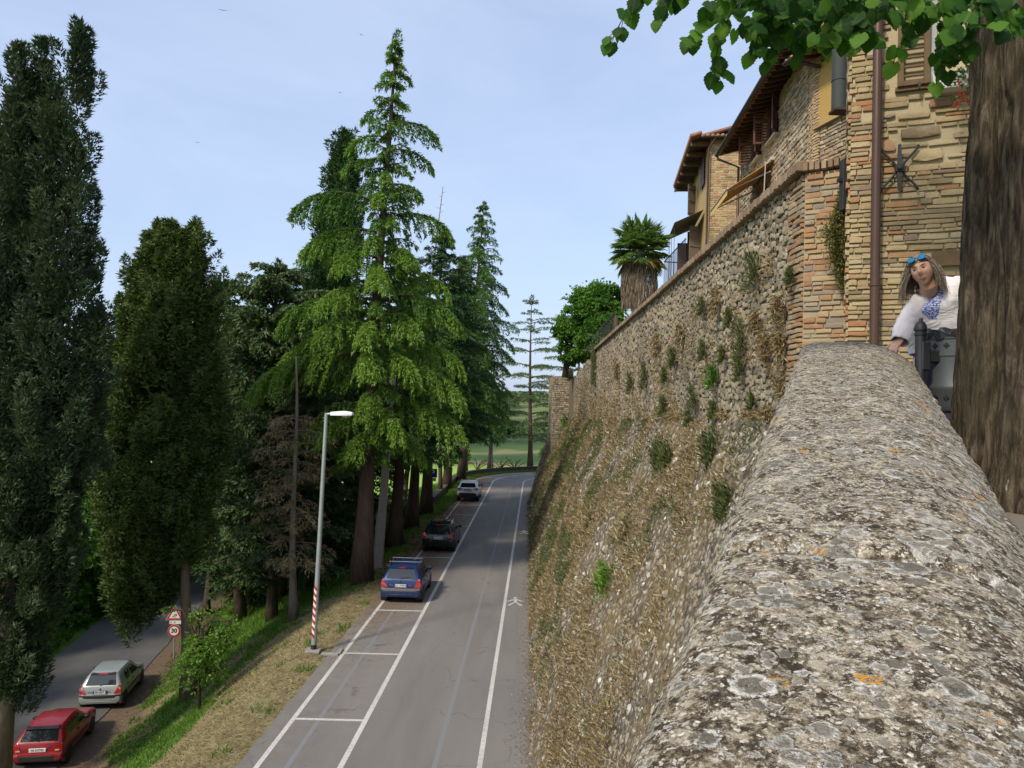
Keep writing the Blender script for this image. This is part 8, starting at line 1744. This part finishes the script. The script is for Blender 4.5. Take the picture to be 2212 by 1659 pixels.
    for kx in fine_k:
        c_ = [np.interp(kx, kk, C[:, i]) for i in range(3)]; w = np.interp(kx, kk, [q[1] for q in rows]); d = np.interp(kx, kk, [q[2] for q in rows]); ti = np.interp(kx, kk, [q[3] for q in rows])
        for j in range(N):
            a = 2*math.pi*j/N; q = Vector((math.cos(a)*2, math.sin(a)*2, kx*5)); wr = 1+(.07*mnoise.noise(q*1.3)+.05*mnoise.noise(Vector((math.cos(a)*4+kx*9, math.sin(a)*4, kx*14))))*(1-.6*kx)
            V.append((c_[0]+w*wr*math.cos(a), c_[1]+d*wr*math.sin(a)*(1.0 if math.sin(a) > 0 else 1+.10*math.exp(-((kx-.55)/.15)**2)), c_[2]+w*math.cos(a)*ti))
    ii = np.arange(46*N).reshape(46, N); F = np.stack([ii[:-1], np.roll(ii[:-1], -1, 1), np.roll(ii[1:], -1, 1), ii[1:]], -1).reshape(-1, 4); Va = np.array(V); cen = Va[F].mean(1)
    apex = ns.z-.035; vcut = (cen[:, 1] < ns.y+.02) & (cen[:, 2] > apex) & (np.abs(cen[:, 0]-(ns.x+.0)) < (cen[:, 2]-apex)*.55+.004)
    bl = obj('blouse', np_mesh('blouse', Va, F[~vcut], bm_.m, smooth=True), None, t, M0); so = bl.modifiers.new('cloth', 'SOLIDIFY'); so.thickness = .004; so.offset = 1
    def sleeve(a, b, c_, cuff, flare):
        P = [a, a.lerp(b, .5), b, b.lerp(c_, .5), b.lerp(c_, 1.22)]; R0 = [.080, .072, .066, .068, flare]; s2 = []; V2 = []; n2 = 30; m = 26
        prevu = None
        for i in range(m+1):
            k = i/m; q = along(P, k); d = (along(P, min(1, k+.06))-along(P, max(0, k-.06))).normalized(); u0 = d.cross(Vector((0, 1, .2))).normalized(); w0 = d.cross(u0); rad = float(np.interp(k, np.linspace(0, 1, 5), R0))
            for j in range(n2):
                aa = 2*math.pi*j/n2; wr = 1+.14*mnoise.noise(Vector((math.cos(aa)*2, math.sin(aa)*2, k*9+a.x*7)))+.07*mnoise.noise(Vector((math.cos(aa)*5, k*16, math.sin(aa)*5))); V2.append(tuple(q+(u0*math.cos(aa)+w0*math.sin(aa))*rad*wr))
        i2 = np.arange((m+1)*n2).reshape(m+1, n2); F2 = np.stack([i2[:-1], np.roll(i2[:-1], -1, 1), np.roll(i2[1:], -1, 1), i2[1:]], -1).reshape(-1, 4); s = obj('sleeve', np_mesh('sleeve', np.array(V2), F2, sl.m, smooth=True), None, t, M0); z = s.modifiers.new('cloth', 'SOLIDIFY'); z.thickness = .003
    sl = NT('sleeve_voile'); p = sl.pos(obj_space=True); f = sl.noise(p, 14, 4, .6, .8); sl.pbr(sl.mix(f, (.70, .60, .62), (.80, .77, .78)), .85, 0, sl.bump(f, .7, .02), .1)
    sleeve(rs+Vector((.035, 0, .0)), re, rw, None, .058); sleeve(ls-Vector((.03, 0, 0)), le, lw, None, .06)
    # ---- thin cord necklace and flowered trousers
    mb = MB(); mb.tube([ns+Vector((.062*math.cos(a), .035-.062*math.sin(a)*1.15, .035-.055*max(0, math.sin(a)))) for a in np.linspace(-.4, 3.54, 18)], .0035, 6); mb.build('necklace', plain('cord_red', (.16, .025, .02), .6), t, M0)
    sk = NT('flowered_cloth'); p = sk.pos(obj_space=True); v = sk.voro(p, 17); rc = sk.xyz(v.outputs['Color']); c = sk.ramp(rc[0], [(0, (.62, .58, .62)), (.34, (.62, .60, .64)), (.36, (.03, .05, .30)), (.55, (.04, .07, .38)), (.57, (.42, .03, .16)), (.72, (.40, .03, .18)), (.74, (.10, .02, .14)), (1, (.55, .5, .58))]); sk.pbr(c, .8, 0, sk.bump(sk.noise(p, 9, 4, .6, 1), .6, .03), .1)
    mb = MB(); N = 40; secs = []
    for k in np.linspace(0, 1, 22):
        z = hemz+.0-(hemz-.10)*k; w, d = .178+.03*k, .140+.05*k; secs.append([(hip.x+w*math.cos(a)*(1+.05*math.sin(a*9+k)*k), hip.y+d*math.sin(a)*(1+.05*math.sin(a*7)*k), z) for a in np.linspace(0, 2*math.pi, N+1)[:-1]])
    mb.loft(secs, True, False); mb.build('skirt', sk.m, t, M0, smooth=True)
build_woman()
# ================================================================ small growth
lf_grass = leaf_mat('grass_green', [(0, (.040, .085, .012)), (.5, (.085, .175, .022)), (1, (.16, .27, .04))], .4, .6, .3, .8)
lf_straw = leaf_mat('grass_straw', [(0, (.12, .095, .045)), (.5, (.25, .205, .105)), (1, (.40, .345, .20))], .25, .8, .3, .8)
lf_weed = leaf_mat('wall_weed', [(0, (.035, .055, .018)), (.5, (.085, .105, .035)), (1, (.16, .17, .065))], .3, .7, .3, .8)
lf_rust = leaf_mat('wall_dry', [(0, (.10, .065, .035)), (.4, (.20, .135, .06)), (.7, (.27, .21, .10)), (.9, (.34, .29, .16)), (1, (.50, .46, .36))], .2, .8, .4, .6)
lf_bright = leaf_mat('fresh_leaf', [(0, (.06, .14, .018)), (.5, (.13, .25, .035)), (1, (.25, .36, .08))], .4, .5, .2, .6)
def stuff_obj(name, F, mat, label, cat, tri=True):
    o = obj(name, F.mesh(name, mat, .15, tri), None, None, None, 'stuff'); o['label'] = label; o['category'] = cat; return o
def build_grass():
    g = np.random.default_rng(21); n = 150000
    y = 14+(g.random(n)**1.5)*66; s = g.random(n)*13.5+.5; x = np.array([xA(a) for a in y])-s; low = np.array([xA(a)-xlow(a) for a in y])
    keep = (s < low-.3+.6*g.random(n)) & (np.array([not (k > 2 and False) for k in s])); x, y, s, low = x[keep], y[keep], s[keep], low[keep]; z = ground(x, y); n = len(x)
    nz = np.array([mnoise.noise(Vector((a*.35, b*.25, 3)))*1.3 for a, b in zip(x, y)]); nz2 = np.array([mnoise.noise(Vector((a*1.3, b*1.3, 8))) for a, b in zip(x, y)]); sN = s+nz
    grn = np.maximum.reduce([1-np.abs(sN-low+3.2)/1.7, (1-np.abs(sN-5.2)/1.2)*.9, np.clip((y-31)/9, 0, 1)*np.clip((sN-.6)*.6, 0, .9)])+nz2*.85
    isg = grn > .32; P = np.stack([x, y, z-.01], 1); sc = (1+.018*(y-14)); far = np.clip((y-14)/50, 0, 1)
    bare = (np.clip(1.2-np.abs(s-low+.2)*1.0, 0, 1) > g.random(n))
    D = g.normal(size=(n, 3))*np.array([.55, .55, .2])+np.array([0, 0, 1.0]); F = Fol(); m = isg & ~bare; F.add(P[m], D[m], g.uniform(.07, .20, m.sum())*sc[m], .022*sc[m], g.random(m.sum())); stuff_obj('grass', F, lf_grass, 'fresh green grass in strips down the bank between the two roads', 'grass')
    D = g.normal(size=(n, 3))*np.array([.9, .9, .1])+np.array([0, 0, .28]); F = Fol(); m = ~isg & ~bare; F.add(P[m]+np.array([0, 0, .015]), D[m], g.uniform(.06, .18, m.sum())*sc[m], .014*sc[m], g.random(m.sum())); stuff_obj('dry_grass', F, lf_straw, 'dry mown straw coloured grass on the verge beside the upper road', 'grass')
    # broad weeds low on the bank
    F = Fol(); n = 30000; y = 14+g.random(n)**1.4*34; low = np.array([xA(a)-xlow(a) for a in y]); s = low-1.0-np.abs(g.normal(size=n))*1.3; x = np.array([xA(a) for a in y])-s; k = np.array([mnoise.noise(Vector((a*.8, b*.8, 5))) for a, b in zip(x, y)]) > -.05; x, y = x[k], y[k]; P = np.stack([x, y, ground(x, y)+g.random(len(x))*.10], 1); F.add(P, g.normal(size=(len(x), 3))*.8+np.array([0, -.2, .6]), g.uniform(.05, .11, len(x)), g.uniform(.04, .08, len(x)), g.random(len(x)))
    stuff_obj('weeds', F, lf_bright, 'bright leafy weeds covering the foot of the bank above the lower road', 'weeds', False)
    # undergrowth across the lower road, and the far slope
    F = Fol(); n = 26000; y = 22+g.random(n)*75; x = np.array([xlow(a) for a in y])-5.4-np.abs(g.normal(size=n))*4.5; P = np.stack([x, y, ground(x, y)+g.random(n)**2*.9], 1); F.add(P, g.normal(size=(n, 3))+np.array([0, 0, .5]), g.uniform(.15, .35, n), g.uniform(.10, .22, n), g.random(n)*.8); stuff_obj('undergrowth', F, lf_grn, 'tangled green undergrowth on the far side of the lower road', 'undergrowth', False)
    F = Fol(); n = 14000; y = 62+g.random(n)*36; s = .4+g.random(n)*2.4; P = np.array([(*lane(-a, b), 0) for a, b in zip(s, y)]); P[:, 2] = ground(P[:, 0], P[:, 1]); F.add(P, g.normal(size=(n, 3))*.5+np.array([0, 0, 1.]), g.uniform(.12, .3, n), .05, g.random(n)); stuff_obj('verge_grass', F, lf_grass, 'green grass on the verge round the far bend', 'grass')
build_grass()
def build_litter():
    g = np.random.default_rng(61); F = Fol(); n = 9000; y = 24+g.random(n)*54; o = np.abs(g.normal(size=n))*.75-.4; k = (o < 2.4) & (g.random(n) < np.clip((y-22)/16, .15, 1)); y, o = y[k], o[k]; x = np.array([xA(a) for a in y])+o; m = len(x)
    F.add(np.stack([x, y, np.full(m, .006)], 1), g.normal(size=(m, 3))*np.array([1, 1, .12]), g.uniform(.03, .08, m)*(1+.015*(y-24)), .022*(1+.015*(y-24)), g.random(m)*.75); stuff_obj('needle_litter', F, lf_rust, 'brown fallen needles and twigs along the outer edge of the parking bays', 'litter')
    F = Fol(); n = 5000; y = 15+g.random(n)**1.4*62; x = np.array([xW(a) for a in y])-np.abs(g.normal(size=n))*.22+.02; F.add(np.stack([x, y, np.full(n, .006)], 1), g.normal(size=(n, 3))*np.array([1, 1, .5]), g.uniform(.02, .06, n), .03, g.random(n)); stuff_obj('wall_foot_grit', F, lf_rust, 'grit and dry stalks gathered along the foot of the wall', 'grit')
build_litter()
# young tree on the bank
def build_young():
    b = on(430, 1565, -3); b.z = gz(b.x, b.y); top = at(428, 1330, b.y)
    bl = [(tuple(at(x+15, y, b.y+dy)), (a/FPX*26.5, a/FPX*26.5, h/FPX*26.5)) for x, y, a, h, dy in ((425, 1400, 46, 40, 0), (405, 1430, 34, 30, -.3), (455, 1375, 38, 34, .2), (405, 1385, 26, 22, .1), (440, 1450, 32, 30, 0), (480, 1350, 24, 20, .2), (345, 1318, 18, 10, 0), (415, 1330, 26, 20, 0), (400, 1480, 18, 18, 0))]
    leafy('young_tree', 'young bright leafy sapling on a thin stem on the grassy bank', tuple(b), bl, 91, mat=lf_bright, n=4200, ln=.13, wd=.075, trunk=([b-Vector((0, 0, .1)), b.lerp(top, .4), top], .05, .02), group='leafy trees')
build_young()
# ---- growth on the scarp
def scarp_n(y, f):
    p = scarp_pt(y, f); q = scarp_pt(y, min(.99, f+.03)); T = (q-p).normalized(); N = Vector((0, -1, 0)).cross(T).normalized(); return p, N
def build_scarp_plants():
    g = np.random.default_rng(31); r = random.Random(31)
    F1, F2, F3 = Fol(), Fol(), Fol()
    n = 95000; yv = 9+g.random(n)**1.8*55; fv = g.random(n)
    for y, f in zip(yv, fv):
        d = mnoise.noise(Vector((y*.33, f*4.5, 4.4)))+.7*mnoise.noise(Vector((y*.8, f*13, 1.4))); thick = d+.30*math.sin(f*3.0)+.10+(.22 if y > 26 else 0)
        if thick < .0+r.random()*.40: continue
        p, N = scarp_n(y, f); sc = 1+.02*(y-9); gr = .9*mnoise.noise(Vector((y*.16, f*4.5, 9)))+.8*mnoise.noise(Vector((y*.5, f*11, 5)))+(.16 if y > 24 else -.16)+.12*f
        D = N*r.uniform(.3, .9)+Vector((r.gauss(0, .5), r.gauss(0, .5), r.uniform(-.2, 1.0))); L = r.uniform(.04, .13)*sc; W = .020*sc*r.uniform(.7, 1.6)
        (F2 if gr > .05+r.random()*.35 else F1).add([tuple(p+N*.04)], [tuple(D)], L, W, r.random())
    stuff_obj('dry_plants', F1, lf_rust, 'rusty dry stonecrop and grass covering the sloping foot of the wall', 'dry plants'); stuff_obj('green_plants', F2, lf_weed, 'thin green weeds spread over the sloping foot of the wall', 'weeds')
    # single clumps: things of their own
    specs = [(1345, 1160, 'white'), (1430, 985, 'pale'), (1318, 1260, 'bright'), (1585, 1080, 'pale'), (1270, 1130, 'tall'), (1215, 920, 'dark'), (1450, 1010, 'pale'), (1560, 960, 'pale')]
    for i, (px, py, kind) in enumerate(specs):
        # find the place on the slope along that sight line
        best = min(((abs(proj_np(np.array([tuple(scarp_pt(y, f))]))[0][0]-px)+abs(proj_np(np.array([tuple(scarp_pt(y, f))]))[1][0]-py), y, f) for y in np.linspace(9, 62, 50) for f in np.linspace(.05, .97, 22))); _, y, f = best; p, N = scarp_n(y, f); s = (1+.03*(y-9))
        lab = {0: 'pale flowering stonecrop tuft on the middle of the wall foot', 1: 'olive green tuft high on the wall foot near the ledge', 2: 'bright green climbing weed low on the wall foot', 3: 'olive green weed beside the parapet edge on the wall foot', 4: 'dry grass tuft leaning out of the wall foot', 5: 'dark shrub at the far corner under the bastion', 6: 'wide pale tuft under the middle of the ledge', 7: 'pale tuft on the wall foot close to the quoin'}[i]
        t = thing('wall_tuft', lab, 'plant', tuple(p), 'tufts on the wall foot'); G = Fol(); m = 380; D = rdir(m)*.7+np.array(tuple(N))*.6+np.array([0, 0, .6]); P = np.array(tuple(p))+g.normal(size=(m, 3))*np.array([.10, .22, .25])*s*.6+np.array(tuple(N))*.08
        G.add(P, D, g.uniform(.06, .16, m)*s, .03*s, g.random(m)); obj('leaves', G.mesh('leaves', {'white': lf_straw, 'bright': lf_bright, 'tall': lf_straw, 'dark': lf_grn, 'pale': lf_weed}[kind], .12, False), None, t, None, 'stuff')
build_scarp_plants()
# ---- shrubs, tufts and hanging dry plants on the upright wall
def build_wall_plants():
    g = np.random.default_rng(41); r = random.Random(41)
    def spot(px, py):
        o = Vector((xc(0), 0, 0)); u = Vector((.0185, 1, 0)).normalized(); a, z = wall_hit(o, u, px, py); q = o+u*a; return Vector((q.x-.06, q.y, z))
    S = [(1645, 590, 34, 44, 'g', 'largest bushy shrub high on the wall below the awning'), (1615, 740, 22, 45, 'g', 'tall green shrub in the middle of the wall near the quoin'), (1613, 800, 18, 26, 'g', 'green tuft below the tall green shrub near the quoin'), (1555, 818, 24, 26, 'd', 'dark rounded green shrub low on the wall'), (1510, 868, 22, 40, 'y', 'olive shrub just above the ledge left of the dark rounded one'), (1465, 778, 18, 22, 'g', 'green tuft at mid height left of the olive shrub'), (1447, 815, 12, 16, 'g', 'small green tuft under the mid height one'), (1555, 890, 14, 18, 'g', 'green tuft on the ledge under the dark rounded shrub'), (1400, 815, 14, 30, 'y', 'olive clump at the left half of the wall'), (1370, 830, 12, 22, 'y', 'olive clump left of the other olive clump'), (1500, 910, 14, 14, 'g', 'small shrub sitting on the ledge'), (1445, 880, 18, 20, 'y', 'spreading weed above the ledge'), (1288, 785, 18, 42, 'h', 'long green hanging plant on the wall end near the bastion'), (1240, 812, 14, 12, 'g', 'small fern like plant near the bastion top'), (1700, 660, 14, 22, 'r', 'reddish tuft beside the brick quoin'), (1725, 600, 10, 16, 'y', 'thin weed on the brick quoin edge'), (1672, 745, 16, 34, 'r', 'reddish brown hanging plant near the parapet edge'), (1705, 740, 10, 26, 'r', 'narrow reddish plant against the parapet edge'), (1560, 650, 12, 30, 'r', 'rusty hanging plant in the upper middle of the wall'), (1530, 665, 16, 20, 'y', 'dry olive tuft in the upper middle of the wall'), (1480, 720, 10, 22, 'r', 'rusty strand plant left of the upper middle'), (1430, 745, 9, 24, 'r', 'thin rusty plant on the left half of the wall'), (1590, 690, 14, 18, 'y', 'dry olive tuft right of the rusty hanging plant'), (1650, 690, 12, 20, 'r', 'rust coloured tuft under the largest shrub'), (1530, 760, 12, 22, 'y', 'faded tuft in the centre of the wall'), (1575, 770, 10, 16, 'g', 'little green tuft right of the faded one'), (1340, 800, 9, 18, 'r', 'small rusty plant towards the far wall end'), (1640, 870, 10, 16, 'g', 'small green tuft by the parapet above the ledge'), (1680, 890, 9, 14, 'r', 'reddish tuft where the ledge meets the parapet')]
    for px, py, w, h, k, lab in S:
        p = spot(px, py); sc = p.y/FPX; w, h = w*sc, h*sc; t = thing('wall_shrub', lab, 'plant', tuple(p), 'plants growing out of the wall'); G = Fol(); m = int(330+900*min(1, w*h*1.2)); up = {'g': .9, 'd': .7, 'y': .5, 'h': -.9, 'r': -.55}[k]
        u = g.random(m)**.6; th = g.random(m)*6.283
        if k in 'hr':
            P = np.stack([p.x-g.random(m)*.14, p.y+np.cos(th)*u*w, p.z+h*(g.random(m)*2-1)], 1); D = rdir(m)*.5+np.array([-.45, 0, up])
        else:
            ph = g.random(m)*6.283; P = np.stack([p.x-np.abs(np.sin(ph))*u*w*.75-.02, p.y+np.cos(th)*u*w, p.z+np.sin(th)*u*h], 1); D = nrm(P-np.array([p.x+.05, p.y, p.z-h*.9]))*1.0+rdir(m)*.45+np.array([0, 0, .25*up])
        s0 = .6+.028*p.y; G.add(P, D, g.uniform(.05, .13, m)*s0*(1.2 if k == 'g' else 1), .018*s0*(1.5 if k == 'd' else 1), g.random(m)); mat = {'g': lf_weed, 'd': lf_grn, 'y': lf_weed, 'h': lf_bright if False else lf_weed, 'r': lf_rust}[k]; obj('leaves', G.mesh('leaves', mat, .15, False), None, t, None, 'stuff')
        mb = MB()
        for _ in range(7): q = Vector(P[r.randrange(m)]); mb.tube([p+Vector((.08, 0, -h*.3)), p.lerp(q, .5)-Vector((.03, 0, 0)), q], [.008, .006, .003], 4, False)
        mb.build('stems', bk_dry, t, kind='stuff')
    F = Fol(); n = 14000; y = 10.5+g.random(n)**1.6*45; z0 = np.array([zk(a) for a in y]); z = z0+g.random(n)**2.2*2.4; k = np.array([mnoise.noise(Vector((a*.7, b*.9, 2))) for a, b in zip(y, z)]) > .0; y, z = y[k], z[k]; P = np.stack([np.array([xc(a) for a in y])-.07, y, z], 1); m = len(y); F.add(P, rdir(m)*.6+np.array([-.4, 0, -.2]), g.uniform(.05, .13, m)*(1+.02*y), .016*(1+.02*y), g.random(m)); stuff_obj('wall_dry_plants', F, lf_rust, 'thin dry plants hanging in streaks on the upright wall', 'dry plants')
    # creeper on the brick quoin
    t = thing('wall_creeper', 'yellow green creeper hanging down the brick quoin beside the house corner', 'creeper', tuple(at(1805, 500, 9.7))); F = Fol(); n = 4200; TW = MB()
    ax = [(1822, 395), (1818, 430), (1812, 465), (1800, 500), (1808, 540), (1815, 580), (1820, 620)]; wd = [6, 9, 14, 32, 24, 13, 5]
    for _ in range(n):
        k = r.random()*(len(ax)-1); i = int(k); f = k-i; px = ax[i][0]*(1-f)+ax[min(i+1, 6)][0]*f+r.gauss(0, .5)*(wd[i]*(1-f)+wd[min(i+1, 6)]*f); py = ax[i][1]*(1-f)+ax[min(i+1, 6)][1]*f+r.gauss(0, 6); c = at(px, py, 9.68-r.random()*.16-(.10 if px < 1800 else 0)); F.add([tuple(c)], [(r.gauss(0, .6), r.gauss(-.4, .5), r.gauss(-.2, .7))], r.uniform(.02, .045), r.uniform(.014, .03), r.random())
    obj('leaves', F.mesh('leaves', leaf_mat('creeper_leaf', [(0, (.05, .05, .015)), (.4, (.11, .12, .03)), (.8, (.19, .19, .05)), (1, (.27, .25, .09))], .3, .6, .3, 3)), None, t, None, 'stuff'); TW.tube([at(a, b, 9.68) for a, b in ax], .006, 5, False); TW.tube([at(1812, 465, 9.6), at(1790, 500, 9.55), at(1770, 505, 9.6)], .004, 4, False); TW.build('stems', bk_dry, t, kind='stuff')
build_wall_plants()
# ---- bare bushes and the far woods
def build_far():
    r = random.Random(77); g = np.random.default_rng(77)
    for i, (px, d) in enumerate(((1082, 101), (1112, 102), (1030, 100))):
        b = at(px, 1008, d); b.z = -.6; t = thing('bare_bush', ['bare dark bush beyond the low wall left of the slender cedar', 'spreading leafless bush just left of the slender cedar trunk', 'leafless bush at the left end of the visible meadow'][i], 'bush', tuple(b), 'bare bushes by the meadow'); mb = MB()
        for _ in range(9):
            a = r.random()*6.28; P = branch_path(b, a, r.uniform(1.8, 3.2), r.uniform(.6, 1.4), r.uniform(-.3, .5), 6, r.uniform(-.6, .6)); mb.tube(P, [.07, .06, .045, .03, .02, .015, .01], 4, False)
            for k in (2, 3, 4): mb.tube(branch_path(P[k], a+r.uniform(-1.5, 1.5), r.uniform(.6, 1.2), r.uniform(.2, 1.2), .2, 4), [.03, .022, .015, .01, .006], 4, False)
        mb.build('branches', bk_ced, t)
    # hillside woods: clumps of leaves too far to tell apart
    n = 2300; ang = g.uniform(-.95, .25, n); rad = 430+g.random(n)**.8*800; x, y = np.sin(ang)*rad, np.cos(ang)*rad; k = np.array([mnoise.noise(Vector((a*.006, b*.006, 1))) for a, b in zip(x, y)]) > -.08; x, y = x[k], y[k]; z = ground(x, y); F = Fol(); m = 84
    n = len(x); C = np.repeat(np.stack([x, y, z+3.2], 1), m, 0); d = rdir(n*m); d[:, 2] = np.abs(d[:, 2])*1.2-.35; s = np.repeat(g.uniform(3.0, 6.0, n), m)[:, None]; tone = np.repeat(g.random(n)*.6, m); F.add(C+d*s*(.7+.3*g.random((n*m, 1))), d+g.normal(size=(n*m, 3))*.6, 1.5, 1.4, tone+.4*g.random(n*m)); stuff_obj('hill_woods', F, lf_hill, 'distant wooded hillside beyond the green meadow', 'woods')
    for i, (px, d, w) in enumerate(((985, 330, 4), (1095, 470, 5.0), (1015, 430, 4.5), (1185, 330, 4))):
        b = at(px, 960, d); b.z = gz(b.x, b.y); leafy('meadow_tree', ['round tree at the left edge of the meadow', 'broad tree at the back of the meadow', 'tree at the foot of the wooded hill', 'tree behind the bastion at the meadow edge'][i], tuple(b), [((b.x, b.y, b.z+w), (w, w, w*.9)), ((b.x+w*.8, b.y, b.z+w*.8), (w*.7, w*.7, w*.7))], 95+i, n=2200, ln=.9, wd=.8, group='leafy trees')
lf_hill = leaf_mat('hill_leaf', [(0, (.03, .06, .025)), (.5, (.055, .10, .035)), (1, (.10, .15, .05))], .3, .7, .3, .01)
build_far()
